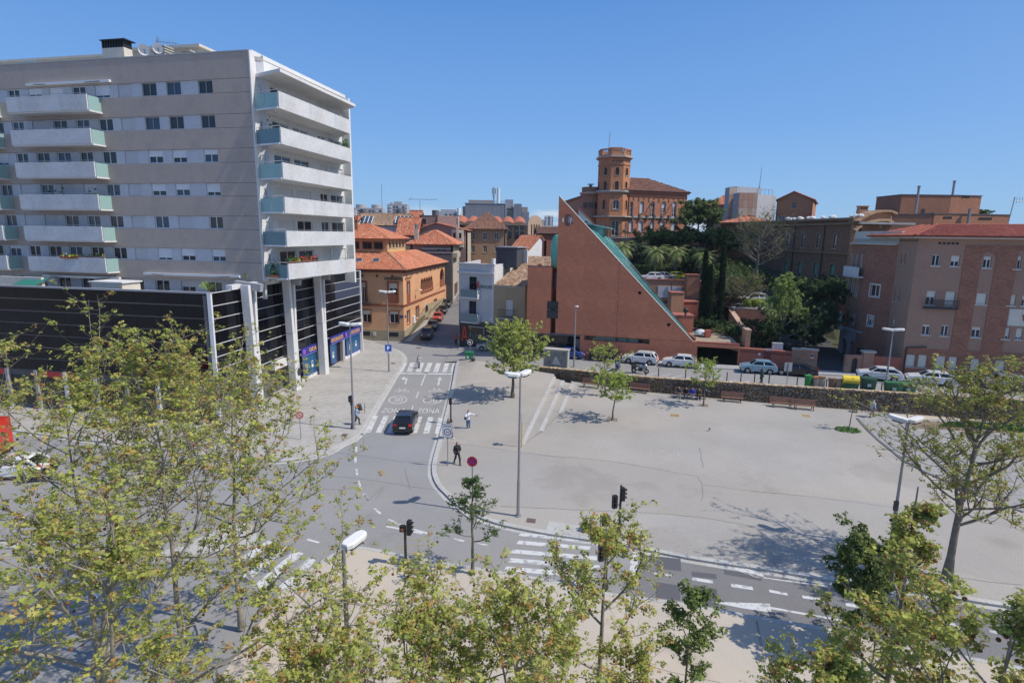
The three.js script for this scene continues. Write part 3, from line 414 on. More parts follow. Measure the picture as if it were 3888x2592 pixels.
{const cv=BF.uv(ZA(1660,262))[1],e=BF.pt(14.4,0,.5),f=BF.pt(-.15,0,.5);part(b,'roof_canopy',prismY([[P2[0]- 1.2,P2[1]+ .1],[f.x,f.z],[e.x,e.z],[RF.pt(14.6,0).x,RF.pt(14.6,0).z]],cv - .28,cv),M.white);
part(b,'end_wall',RF.box(14.4,14.75,bot - 1.2,cv + 1.1,-.3,1.0),M.white);part(b,'parapet',[RF.box(0,15.6,32.7,33.05,-.3,0),beam(V(C[0],33.05,C[1]- .3),V(C[0]+ 13*Math.sin(.2),33.05,C[1]- 13*Math.cos(.2)),.3,.5)],M.white);}
const bk=(d)=>[at(-42,d),at(0,d)];const roofPts=[at(-42,.5),at(0,.5),[P2[0],P2[1]],[RF.pt(15.5,0,-.2).x,RF.pt(15.5,0,-.2).z],at(-42,15)];
part(b,'roof',[prismY(roofPts,32.5,32.85),prismY(roofPts,bot - .02,bot + .3)],M.concrete);
part(b,'back_wall',prismY([at(-42,14.6),[RF.pt(15.4,0,-.2).x,RF.pt(15.4,0,-.2).z],[RF.pt(15.7,0,-.2).x,RF.pt(15.7,0,-.2).z],at(-42,15)],bot,33),cladding);
{
const RH=new Facade(at(-50,6),at(0,6));const r=RH.rect(ZA(735,140),ZA(1185,190)),r2=RH.rect(ZA(0,215),ZA(610,195));
part(b,'roof_house',[RH.box(r.u0,r.u1,32.8,r.v1 - .25,-5,0),RH.box(r.u0 - .4,r.u1 + .5,r.v1 - .25,r.v1,-5.4,.5),RH.box(10,r.u0 - .5,32.8,r2.v1 - .1,-5,.2),RH.box(10,r.u0 - .6,r2.v1 - .1,r2.v1 + .12,-5.2,.4)],M.cream);
const CH=new Facade(at(-50,1.2),at(0,1.2)),c=CH.rect(ZA(612,205),ZA(733,122)),c2=CH.rect(ZA(608,122),ZA(735,72)),ch=part(b,'chimney',CH.box(c.u0,c.u1,32.8,c.v1,-1.0,0),M.cream);
part(ch,'chimney_cap',[CH.box(c2.u0 - .15,c2.u1 + .15,c2.v1 - .1,c2.v1,-1.2,.15),...Array.from({length:9},(_,i)=>CH.box(lerp(c.u0,c.u1 - .12,i/8),lerp(c.u0,c.u1 - .12,i/8)+ .12,c.v1,c2.v1 - .1,-1.0,-.02)),CH.box(c.u0 + .1,c.u1 - .1,c.v1,c2.v1 - .4,-.9,-.1)],M.black);
const dish=(x,y,r)=>{const q=CH.uv(ZA(x,y)),n=CH.pt(q[0],q[1],0),g=new THREE.SphereGeometry(r*1.6,18,6,0,Math.PI*2,0,.68).translate(0,-r*1.6,0).rotateX(-Math.PI/2*.8).rotateY(.3);const d=part(b,'satellite_dish',g.translate(n.x,n.y,n.z),M.whitePaint);part(d,'dish_mast',[bar(V(n.x,32.8,n.z - .2),n,.04),bar(n,V(n.x - .2,n.y - .1,n.z + .6),.02)],M.steel);};
dish(857,138,.5);dish(940,130,.45);
const v=CH.rect(ZA(862,140),ZA(925,92));part(b,'roof_vent',[CH.box(v.u0,v.u1,32.8,v.v1 - .15,-2,-1),...[0,.25,.5].map((q)=>CH.box(v.u0 - .1,v.u1 + .1,v.v1 - .1 - q,v.v1 - q,-2.1,-.9))],M.stone);
const v2=CH.rect(ZA(1035,150),ZA(1080,122));part(b,'roof_vent',[CH.box(v2.u0,v2.u1,32.8,v2.v1 - .1,-2,-1),CH.box(v2.u0 - .15,v2.u1 + .15,v2.v1 - .1,v2.v1,-2.15,-.85)],M.stone);
const am=CH.pt(...CH.uv(ZA(935,140)),0),at2=CH.pt(...CH.uv(ZA(940,68)),0);const aer=[bar(am,at2,.04),bar(V(at2.x - .3,at2.y - .3,at2.z),V(at2.x + 1.8,at2.y - .5,at2.z),.03)];for(let i=0;i<6;i++)aer.push(bar(V(at2.x + .2 + i*.28,at2.y - .75,at2.z),V(at2.x + .2 + i*.28,at2.y - .1,at2.z),.015));aer.push(bar(V(at2.x - .3,at2.y - .8,at2.z),V(at2.x - .1,at2.y + .2,at2.z),.02));part(b,'aerial',aer,M.steel);
part(b,'glass_screen',LF.box(...(()=>{const q=LF.rect(ZA(105,235),ZA(175,195));return[q.u0,q.u1,32.9,q.v1];})(),-.5,-.46),frosted);}
for(const[p,q,len]of[[[165,345],[660,320],1],[[865,1465],[1432,1478],1],[[265,1478],[720,1492],1]]){const A=LF.uv(ZA(...p)),Bq=LF.uv(ZA(...q));const aw=part(b,'awning_case',[LF.box(A[0],Bq[0],A[1]- .2,A[1]+ .02,.02,.3)],M.whiteFrame);part(aw,'awning_arm',[bar(LF.pt(A[0]+ 1,A[1]- .1,.3),LF.pt(A[0]+ 2.6,A[1]- .2,.5),.05),bar(LF.pt(Bq[0]- 1,A[1]- .1,.3),LF.pt(Bq[0]- 2.6,A[1]- .2,.5),.05)],M.steel);}
part(b,'number_plate',LF.box(47.9,48.3,12.55,12.95,.002,.03),tint(M.yellowPaint,[.4,.36,.12]));
const PC=[-25.8,-48.8],PE=[-21.75,-82],PR=new Facade(PC,PE),PF=new Facade([PC[0]- 45*Math.cos(.19),PC[1]- 45*Math.sin(.19)],PC),pt=11.75;
const[,farTop]=PR.uv(ZM(1117,330)),nearBot=3.9;
const rowsV=[];for(let v=nearBot;v<pt - .2;v+=1.12)rowsV.push(v);
const colU=[0.3,2.2,4.2];for(let u=6.6;u<PR.L - .6;u+=2.06)colU.push(u);colU.push(PR.L - .15);
for(let i=0;i<colU.length - 1;i++)for(let j=0;j<rowsV.length;j++)part(b,'glass_panel',PR.box(colU[i]+ .012,colU[i + 1]- .012,rowsV[j]+ .05,Math.min(rowsV[j]+ 1.1,pt),-.12 - .012*hash2(i,j,4),-.08),(j===4||j===5)&&i>11?tint(M.paneBlue,[.05,.06,.1]):hash2(i,j,9)>.9?M.paneDark:M.blackGlass);
part(b,'glazing_bar',rowsV.concat(pt).map((v)=>PR.box(.05,PR.L,v - .024,v + .024,-.14,-.04)),M.whiteFrame);
if(farTop>pt)part(b,'glass_panel',PR.box(26.5,PR.L,pt,farTop,-.12,-.08),M.blackGlass);
part(b,'corner_post',PR.box(-.04,.16,.12,pt + .06,-.3,.05),M.whiteFrame);part(b,'corner_post',PR.box(PR.L - .15,PR.L + .1,.12,Math.max(farTop,pt),-.3,.08),M.whiteFrame);
for(let i=0;i<17;i++)for(let j=0;j<rowsV.length;j++)part(b,'glass_panel',PF.box(2 + i*2.52 + .012,2 + (i + 1)*2.52 - .012,rowsV[j]+ .05,Math.min(rowsV[j]+ 1.1,pt),-.12 - .012*hash2(i,j,14),-.08),M.blackGlass);
part(b,'glazing_bar',rowsV.map((v)=>PF.box(2,PF.L,v - .035,v + .035,-.14,-.06)),M.darkFrame);part(b,'podium_coping',PF.box(2,PF.L + .05,pt - .05,pt + .1,-.25,.04),M.greyPanel);
part(b,'podium_wall',[PF.box(2,PF.L,.1,nearBot,-.6,-.3),PR.box(0,PR.L,.1,pt - .2,-.7,-.4)],M.darkConcrete);
const fp=PF.pt(2,0,-.3),end=PR.pt(PR.L,0,-.2);part(b,'terrace',prismY([[fp.x,fp.z],[PC[0]- .3,PC[1]- .3],[end.x - .3,end.z],[end.x - 14,end.z + 1],[fp.x - 3,fp.z - 20]],10.3,10.6),M.concrete);
part(b,'podium_wall',prismY([[end.x,end.z],[end.x - 14,end.z + 1],[end.x - 14,end.z + 1.4],[end.x,end.z + .4]],.1,farTop),M.darkConcrete);
for(let i=0;i<11;i++){part(b,'shop_window',PF.box(6 + i*3.3,8.9 + i*3.3,.5,3.3,-.28,-.24),M.paneDark);part(b,'pier',PF.box(8.95 + i*3.3,9.25 + i*3.3,.12,nearBot,-.3,.02),i%3?M.greyPanel:M.whiteFrame);}
part(b,'shop_sign',[PF.box(16,22,3.3,3.85,-.28,-.1),PF.box(26,30,3.3,3.85,-.28,-.1)],M.redPaint);part(b,'shop_awning',[PF.put(box(3.4,.05,1.4,18.8,3.25,.55,0,.35))],M.whitePaint);
for(const[x,y,tw]of[[200,1560,1],[540,1385,0],[800,1240,0]]){
const p=G(ZM(x,y),.12),u=p.clone().sub(PR.a).dot(PR.t),w=p.clone().sub(PR.a).dot(PR.n),sh=(pts)=>PR.put(new THREE.ExtrudeGeometry(poly(pts),{depth:.75,bevelEnabled:true,bevelSize:.03,bevelThickness:.03,bevelSegments:1}).translate(0,0,w - .75));
const c=part(b,'column',sh([[u - .05,.12],[u + .88,.12],[u + .68,6.4],[u - .2,6.4]]),M.white);
part(c,'column_prong',sh([[u - .2,6.43],[u + .2,6.43],[u - .1,12.1],[u - .45,12.1]]),M.white);part(c,'column_prong',sh([[u + .36,6.43],[u + .68,6.43],[u + .82,12.1],[u + .52,12.1]]),M.white);
part(c,'column_joint',sh([[u - .21,6.4],[u + .69,6.4],[u + .69,6.43],[u - .21,6.43]]),M.greyPanel);part(b,'cantilever_beam',[PR.put(box(.5,.7,2.6,u + .3,12.0,w - .4,0,.12))],M.greyPanel);
if(x===540)part(c,'round_plaque',PR.put(new THREE.CylinderGeometry(.42,.42,.05,24).rotateX(Math.PI/2).translate(u + .62,2.1,w + .05)),M.darkSteel);
}
part(b,'spandrel',[PR.box(3,26,11.78,12.2,-.5,.1)],M.white);
const R=(p,q)=>PR.rect(ZM(...p),ZM(...q));const signBlue=std([.035,.04,.28],.5),shopBlue=phys([.02,.1,.22],.1),gold=std([.75,.42,.1],.5);
const panelB=(x0,x1,v0,v1,w0,w1,m,n,o)=>{const u0=R([x0,1000],[x0 + 1,1000]).u0,u1=R([x1,1000],[x1 + 1,1000]).u0;return[part(b,n,PR.box(u0,u1,v0,v1,w0,w1),m,o),u0,u1];};
for(const[x0,x1,t0,t1,str]of[[572,757,640,742,'OCASO'],[838,962,838,950,'SEGURANCES'],[966,1116,1026,1100,'OCASO']]){
const[s,u0,u1]=panelB(x0,x1,3.02,3.95,-.05,.12,signBlue,'shop_sign'),ta=R([t0,1000],[t0 + 1,1000]).u0,tb=R([t1,1000],[t1 + 1,1000]).u0;
part(s,'sign_lettering',PR.put(letters(str,'serif_bold',Math.max(ta,u0 + .1),Math.min(tb,u1 - .1),3.27,.03,.46).translate(0,0,.125)),gold,{uv:true});part(s,'sign_edge',PR.box(u0,u1,3.0,3.05,.1,.14),tint(M.bluePaint,[.25,.25,.6]));
if(str==='OCASO')part(s,'sign_emblem',[PR.box(u0 + .25,u0 + .85,3.24,3.76,.12,.135),PR.put(new THREE.TorusGeometry(.16,.03,6,20,Math.PI).translate(u0 + .55,3.42,.145)),PR.box(u0 + .36,u0 + .74,3.36,3.4,.12,.15)],std([.3,.1,.45],.5));
}
for(const[x0,x1]of[[585,757],[838,892],[985,1108]]){const[w,u0,u1]=panelB(x0,x1,.55,3.0,-.06,-.02,shopBlue,'shop_window');part(w,'frame',[PR.box(u0,u1,.5,.58,-.06,.04),PR.box(u0,u0 + .06,.5,3,-.06,.04),PR.box(u1 - .06,u1,.5,3,-.06,.04),...(x1 - x0>100?[PR.box((u0 + u1)/2 - .02,(u0 + u1)/2 + .02,.55,3,-.03,0)]:[])],tint(M.bluePaint,[.12,.13,.5]));
const n=x1 - x0>150?3:x1 - x0>100?2:1;for(let i=0;i<n;i++){const u=lerp(u0,u1,(i + .6)/(n + .3)),v=1.55 + i*.12;part(w,'poster',PR.box(u - .22,u + .22,v - .38,v + .38,-.01,.005),M.whitePaint);part(w,'poster',PR.box(u - .17,u + .17,v - .02,v + .3,.005,.01),[std([.1,.3,.15],.6),std([.1,.12,.1],.6),std([.05,.25,.4],.6)][i]);}}
panelB(892,945,.12,2.9,-.4,-.36,M.paneDark,'shop_door');panelB(570,762,.12,.52,-.1,.02,M.white,'plinth');panelB(966,1118,.12,.55,-.1,.02,M.white,'plinth');panelB(1108,1120,.12,3.9,-.3,.1,M.greyPanel,'pier');panelB(946,966,.12,3.1,-.3,.1,M.greyPanel,'pier');
{const[e,u0,u1]=panelB(300,456,2.95,3.75,-.1,.35,M.white,'entrance_canopy');part(b,'entrance_door',PR.box(u0 + .3,u1 - .1,.3,2.9,-.9,-.86),M.paneDark);part(b,'entrance_frame',[PR.box(u1 - 1.5,u1 - 1.4,.3,2.9,-.86,-.8),PR.box(u1 - .12,u1,.12,3,-.9,.1),PR.box(u1 - 1.5,u1,1.55,1.65,-.86,-.8)],M.greyPanel);part(b,'entrance_step',[PR.box(u0,u1,.1,.22,-.9,.6),PR.box(u0,u1,.1,.34,-.9,.2)],M.kerb);part(b,'notice',PR.box(u1 - 1.3,u1 - .3,.75,1.25,-.855,-.84),M.whitePaint);}
const shed=thing('terrace_shed','cream flat roofed shed on the terrace above the black glass','shed',[-37,10.6,-53.5],-.2);part(shed,'shed_wall',box(3.4,1.6,2,0,.8,0),M.cream,{local:true});part(shed,'shed_roof',box(3.7,.12,2.3,0,1.66,0),M.white,{local:true});
const sh2=thing('terrace_screen','long cream terrace wall with a green awning left of the shed','wall',[-49.5,10.6,-57]);part(sh2,'wall',box(7,1.7,.3,0,.85,0,-.2),M.cream,{local:true});part(sh2,'awning',box(2.6,.06,1.6,2.4,1.3,.9,-.2,.4),std([.02,.17,.13],.8),{local:true});
const tw=[];for(let u=12;u<49;u+=3.1)tw.push({u0:u,u1:u + 1.7,v0:10.7,v1:11.95});part(b,'wall',LF.wall([[8,10.4],[49.6,10.4],[49.6,bot],[8,bot]],tw,.3).translate(-LF.n.x*.8,0,-LF.n.z*.8),white);tw.forEach((h,i)=>windowIn(b,LF,h,{depth:1.0,blind:i%3===0?.5:0}));
const r=rng(77),leafy=(name,label,p,w,hgt,dpt,cols2,n)=>{const t=thing(name,label,'plant',p);const gs=cols2.map(()=>[]);for(let i=0;i<n;i++){const c=i%cols2.length,g=new THREE.CircleGeometry(.05 + r()*.07,5).rotateX(r()*6).rotateY(r()*6).translate((r()- .5)*w,.2 + r()*r()*hgt,(r()- .5)*dpt);gs[c].push(g);}gs.forEach((g,i)=>part(t,i?'flower':'foliage',g,cols2[i],{local:true,kind:'stuff'}));part(t,'planter',box(w,.2,dpt,0,.1,0),std([.25,.08,.04],.8),{local:true});return t;};
const gr=std([.06,.13,.03],.8),rd=std([.55,.03,.05],.7),yl=std([.6,.5,.05],.7);
const bt=(u,k,w)=>BF.pt(u,29.5 - 3.1*k - (w<-.3?1.3:.0),w);
for(const[i,u]of[[0,.8],[1,1.9],[2,3],[3,4.1],[4,5.2]]){const q=leafy('flower_box',['flower box with grey green leaves, nearest the glass end of the lowest balcony','flower box with yellow flowers on the lowest balcony parapet','middle flower box with red flowers on the lowest balcony parapet','flower box with mixed flowers, second from the far end of the row','flower box with red flowers at the far end of the row'][i],bt(u,5,-.15),.9,.5,.3,i===0?[gr]:[gr,i===1?yl:rd],90);q.rotation.y=Math.PI/2 - .2;q.userData.group='flower boxes on the lowest balcony';}
leafy('balcony_tree','small potted tree above the flower boxes of the lowest balcony',bt(4.6,5,-.7),.6,2.4,.5,[gr],160);leafy('potted_bush','dark green bush behind the glass end of the lowest balcony',[-23,12.7,-55.6],1,1.7,.7,[std([.03,.09,.02],.8)],180);leafy('balcony_tree','leafy climbing plant in the corner of the second balcony from the top',[-22.6,25.1,-56],.8,2.7,.6,[std([.1,.16,.07],.8)],150);leafy('potted_bush','round green bush at the far end of the second balcony from the top',bt(13.2,1,-.3),.7,1.2,.6,[std([.05,.16,.04],.8)],120);
const LFp=(u,k,w)=>LF.pt(u,29.68 - 3.1*k - (w>1?.12:1.2),w);leafy('potted_bush','low bush on the left balcony of the fourth floor row',LFp(27.6,3,.9),1.6,1.9,.6,[std([.03,.07,.02],.8)],160);leafy('potted_bush','bush at the glass end of the long fourth row balcony',LFp(32.6,3,.9),1.4,1.8,.6,[std([.03,.07,.02],.8)],160);
leafy('trailing_plant','row of small plants along the lowest long balcony on the left face',LFp(30.5,5,1.3),4.5,.4,.3,[gr,yl],200);
const pal=thing('potted_palm','small fan palm in the corner of the podium terrace','palm',G(ZE(1240,258),11.2));{const f=[];for(let i=0;i<40;i++){const a1=i*2.4,e=.2 + (i%7)*.17,l=1.0;for(let s=-2;s<=2;s++)f.push(tri(V(0,.3,0),V(Math.cos(a1 + s*.12)*Math.cos(e)*l,.3 + Math.sin(e)*l,Math.sin(a1 + s*.12)*Math.cos(e)*l),V(Math.cos(a1 + s*.12 + .06)*Math.cos(e)*l*.8,.3 + Math.sin(e)*l*.82,Math.sin(a1 + s*.12 + .06)*Math.cos(e)*l*.8)));}part(pal,'frond',f,std([.2,.27,.06],.8),{local:true});part(pal,'trunk',cyl(.12,.16,.9,0,-.6,0),M.earth,{local:true});}
}
// ---------- helpers for houses ----------
const tileArc=(()=>{const w=.105,l=.44,n=4,t=[];for(let i=0;i<n;i++){const a=Math.PI*i/n,b=Math.PI*(i + 1)/n,P=(q,z,k)=>V(Math.cos(q)*w*k,Math.sin(q)*w*.8*k + (z>0?.012:.035),z);t.push(quad(P(a,0,1.08),P(b,0,1.08),P(b,l,.92),P(a,l,.92)));t.push(tri(V(0,.03,0),P(a,0,1.08),P(b,0,1.08)));}return join(t);})();
const roofTones=(kind,r)=>{const q=r();return kind==='deep'?(q<.5?[.34,.085,.05]:q<.8?[.4,.12,.075]:[.26,.07,.045]):kind==='old'?(q<.3?[.3,.2,.13]:q<.6?[.36,.22,.14]:q<.8?[.22,.14,.1]:[.42,.3,.2]):kind==='brown'?(q<.5?[.24,.12,.08]:q<.8?[.3,.15,.1]:[.18,.1,.07]):(q<.45?[.46,.165,.085]:q<.75?[.52,.2,.11]:q<.92?[.36,.115,.06]:[.55,.3,.2]);};
const tileMats={};const tileMat=(kind,i)=>tileMats[kind + i]||(tileMats[kind + i]=std(roofTones(kind,rng(i*31 + 7)),.85));
function tiledSlope(parent,pts,kind,o={}){
const ex=pts[1].clone().sub(pts[0]).normalize(),nn=new THREE.Vector3().crossVectors(ex,pts[pts.length - 1].clone().sub(pts[0])).normalize();if(nn.y<0)nn.negate();
const ey=new THREE.Vector3().crossVectors(nn,ex);if(ey.dot(pts[2].clone().sub(pts[0]))<0)ey.negate();
const P2=pts.map((p)=>{const q=p.clone().sub(pts[0]);return[q.dot(ex),q.dot(ey)];});
const step=o.step||.235,len=o.len||.38,r=rng(o.seed||5),X0=Math.min(...P2.map((p)=>p[0])),X1=Math.max(...P2.map((p)=>p[0])),mats=[];
const th=.12,down=nn.clone().multiplyScalar(-th);
const g=[];for(let i=1;i<pts.length - 1;i++)g.push(tri(pts[0],pts[i],pts[i + 1]),tri(pts[0].clone().add(down),pts[i].clone().add(down),pts[i + 1].clone().add(down)));for(let i=0;i<pts.length;i++){const a=pts[i],b=pts[(i + 1)%pts.length];g.push(quad(a,b,b.clone().add(down),a.clone().add(down)));}
const slab=part(parent,o.name||'roof',g,tint(M.brownFrame,roofTones(kind,rng(3)).map((x)=>x*.55)));
for(let s=X0 + step*.5;s<X1;s+=step){
const ts=[];for(let i=0;i<P2.length;i++){const a=P2[i],b=P2[(i + 1)%P2.length];if((a[0]- s)*(b[0]- s)<0)ts.push(a[1]+ (b[1]- a[1])*(s - a[0])/(b[0]- a[0]));}
if(ts.length<2)continue;const t0=Math.min(...ts),t1=Math.max(...ts);
for(let t=t0 - .06;t<t1 - .15;t+=len)mats.push([s + (r()- .5)*.02,t,r()]);
}
const w=world(slab),kx=step/.235,kz=len/.38,basis=(m)=>{const p=pts[0].clone().addScaledVector(ex,m[0]).addScaledVector(ey,m[1]).addScaledVector(nn,.002).sub(w);return new THREE.Matrix4().makeBasis(ex.clone().multiplyScalar(kx),nn.clone().multiplyScalar(Math.max(kx,.8)),ey.clone().multiplyScalar(kz*1.02).applyAxisAngle(nn,(m[2]- .5)*.05)).setPosition(p);};
let rest=mats;if(o.single){const dist=(m)=>pts[0].clone().addScaledVector(ex,m[0]).addScaledVector(ey,m[1]).distanceTo(camera.position);mats.sort((a,b)=>dist(a)- dist(b));rest=mats.slice(o.single);mats.slice(0,o.single).forEach((m,i)=>{const t=new THREE.Mesh(tileArc,tileMat(kind,i%9));t.name='tile';t.applyMatrix4(basis(m));t.castShadow=t.receiveShadow=true;slab.add(t);});}
const im=new THREE.InstancedMesh(tileArc,o.mat||std([1,1,1],.85),rest.length),c=new THREE.Color();rest.forEach((m,i)=>{im.setMatrixAt(i,basis(m));const k=roofTones(kind,r),b=.85 + .3*fbm(m[0]/20,m[1]/20,4,3,6);im.setColorAt(i,c.setRGB(k[0]*b,k[1]*b,k[2]*b));});im.name='roof_tiles';im.userData.kind='stuff';im.castShadow=im.receiveShadow=true;slab.add(im);
return slab;
}
function ridgeTiles(parent,a,b,kind,rad=.13){const n=Math.max(1,Math.round(a.distanceTo(b)/.42)),g=[];for(let i=0;i<n;i++){const p=a.clone().lerp(b,i/n),q=a.clone().lerp(b,(i + 1.05)/n);g.push(bar(p,q,rad,rad*.85,7));}return part(parent,'ridge',g,std(roofTones(kind,rng(9)).map((x)=>x*.9),.85));}
function hipRoof(parent,F,u0,u1,d,v,rise,over,kind,o={}){
const P=(u,w,y)=>F.pt(u,y,-w),a=P(u0 - over,-over,v),b=P(u1 + over,-over,v),c=P(u1 + over,d + over,v),e=P(u0 - over,d + over,v),W=u1 - u0 + 2*over,Dp=d + 2*over;
const r=Math.min(W,Dp)/2;let r1,r2;
if(o.gable==='side'){r1=P(u0 - over,d/2,v + rise);r2=P(u1 + over,d/2,v + rise);tiledSlope(parent,[a,b,r2,r1],kind,o);tiledSlope(parent,[c,e,r1,r2],kind,{...o,single:0});}
else if(o.gable==='front'){const um=o.um??(u0 + u1)/2;r1=P(um,-over,v + rise);r2=P(um,d + over,v + rise);tiledSlope(parent,[b,c,r2,r1],kind,o);tiledSlope(parent,[e,a,r1,r2],kind,{...o,single:0});}
else{if(W>=Dp){r1=P(u0 - over + r,d/2,v + rise);r2=P(u1 + over - r,d/2,v + rise);tiledSlope(parent,[a,b,r2,r1],kind,o);tiledSlope(parent,[b,c,r2],kind,o);tiledSlope(parent,[c,e,r1,r2],kind,{...o,single:0});tiledSlope(parent,[e,a,r1],kind,{...o,single:0});}
else{const um=(u0 + u1)/2;r1=P(um,-over + r,v + rise);r2=P(um,d + over - r,v + rise);tiledSlope(parent,[a,b,r1],kind,o);tiledSlope(parent,[b,c,r2,r1],kind,o);tiledSlope(parent,[c,e,r2],kind,{...o,single:0});tiledSlope(parent,[e,a,r1,r2],kind,{...o,single:0});}
for(const[p,q]of[[a,r1],[b,W>=Dp?r2:r1],[c,r2]])ridgeTiles(parent,p,q,kind);}
ridgeTiles(parent,r1,r2,kind);
}
function house(name,label,o){
const F=new Facade(o.A,o.B),d=o.depth,L=F.L,p=F.pt(L/2,0,-d/2),g=thing(name,label,o.cat||'building',[p.x,0,p.z],0,o.group);
const c=(u,w)=>{const q=F.pt(u,0,-w);return[q.x,q.z];};
const R=new Facade(c(L,0),c(L,d)),Lf=new Facade(c(0,d),c(0,0)),Bk=new Facade(c(L,d),c(0,d));
const v0=o.v0??0,v1=o.v1,th=.35;
const outF=o.gableF?[[0,v0],[L,v0],[L,v1],[o.gableF[0]??L/2,v1 + o.gableF[1]],[0,v1]]:[[0,v0],[L,v0],[L,v1],[0,v1]];
const hole=(f)=>(w)=>{const h=Array.isArray(w)?f.rect(w[0],w[1]):w;h.o=Array.isArray(w)?w[2]||{}:w.o||{};h.arch=h.o.arch;return h;};
const hf=(o.winF||[]).map(hole(F)).filter((h)=>h.u0>.02&&h.u1<L - .02&&h.v1<(o.gableF?v1 + o.gableF[1]:v1)- .02&&h.v0>v0 + .02),hr=(o.winR||[]).map(hole(R)).filter((h)=>h.u0>.02&&h.u1<d - .02&&h.v1<v1 - .02&&h.v0>v0 + .02);
part(g,'wall',F.wall(outF,hf,th),o.wall);part(g,'wall',R.wall([[0,v0],[d,v0],[d,o.gableR?v1:v1],...(o.gableR?[[d/2,v1 + o.gableR]]:[]),[0,v1]],hr,th),o.wallR||o.wall);
part(g,'wall',Lf.wall([[0,v0],[d,v0],[d,v1],...(o.gableR?[[d/2,v1 + o.gableR]]:[]),[0,v1]],[],th),o.wall);part(g,'wall',Bk.wall(o.gableF?[[0,v0],[L,v0],[L,v1],[L - (o.gableF[0]??L/2),v1 + o.gableF[1]],[0,v1]]:outF,[],th),o.wall);
hf.forEach((h)=>windowIn(g,F,h,{...(o.winO||{}),...h.o}));hr.forEach((h)=>windowIn(g,R,h,{...(o.winO||{}),...h.o}));
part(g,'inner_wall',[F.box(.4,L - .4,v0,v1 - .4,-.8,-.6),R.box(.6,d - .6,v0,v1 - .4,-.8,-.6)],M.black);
if(o.roof==='flat'||!o.roof){part(g,'roof',prismY([c(.36,.36),c(L - .36,.36),c(L - .36,d - .36),c(.36,d - .36)],v1 - .6,v1 - .35),o.roofMat||M.concrete);if(o.coping)part(g,'coping',[F.box(-.08,L + .08,v1,v1 + .12,-.45,.08),R.box(.46,d + .08,v1,v1 + .12,-.45,.08)],o.coping);}
else hipRoof(g,F,0,L,d,v1 + .02,o.rise,o.over??.5,o.tile||'red',{gable:o.roof==='hip'?0:o.roof,step:o.step,len:o.len,single:o.single,seed:o.seed,um:o.gableF?.[0]});
return{g,F,R,Lf,L,d,c};
}
const zA=(p,z)=>{const q=onZ(p,z);return[q.x,q.z];};
const plaster=(c,s=1,k=.1)=>mottled(c,.88,k,.05,9,s,{n:256});
// ---------- side street climbing away between the houses ----------
const hz=(z)=>Math.max(0,(-90 - z)*.088);
struct('side_street',drape([[-17.2,-88.6],[-8.6,-87.5],[-11,-150],[-8,-190],[-16,-190],[-14,-150],[-13.9,-118]],(x,z)=>hz(z),.006,4),M.darkRoad);
struct('pavement',drape([[-17.3,-90],[-16.2,-90],[-13,-118],[-11.5,-150],[-14,-150],[-15,-118]],(x,z)=>hz(z),.11,4),M.concrete);
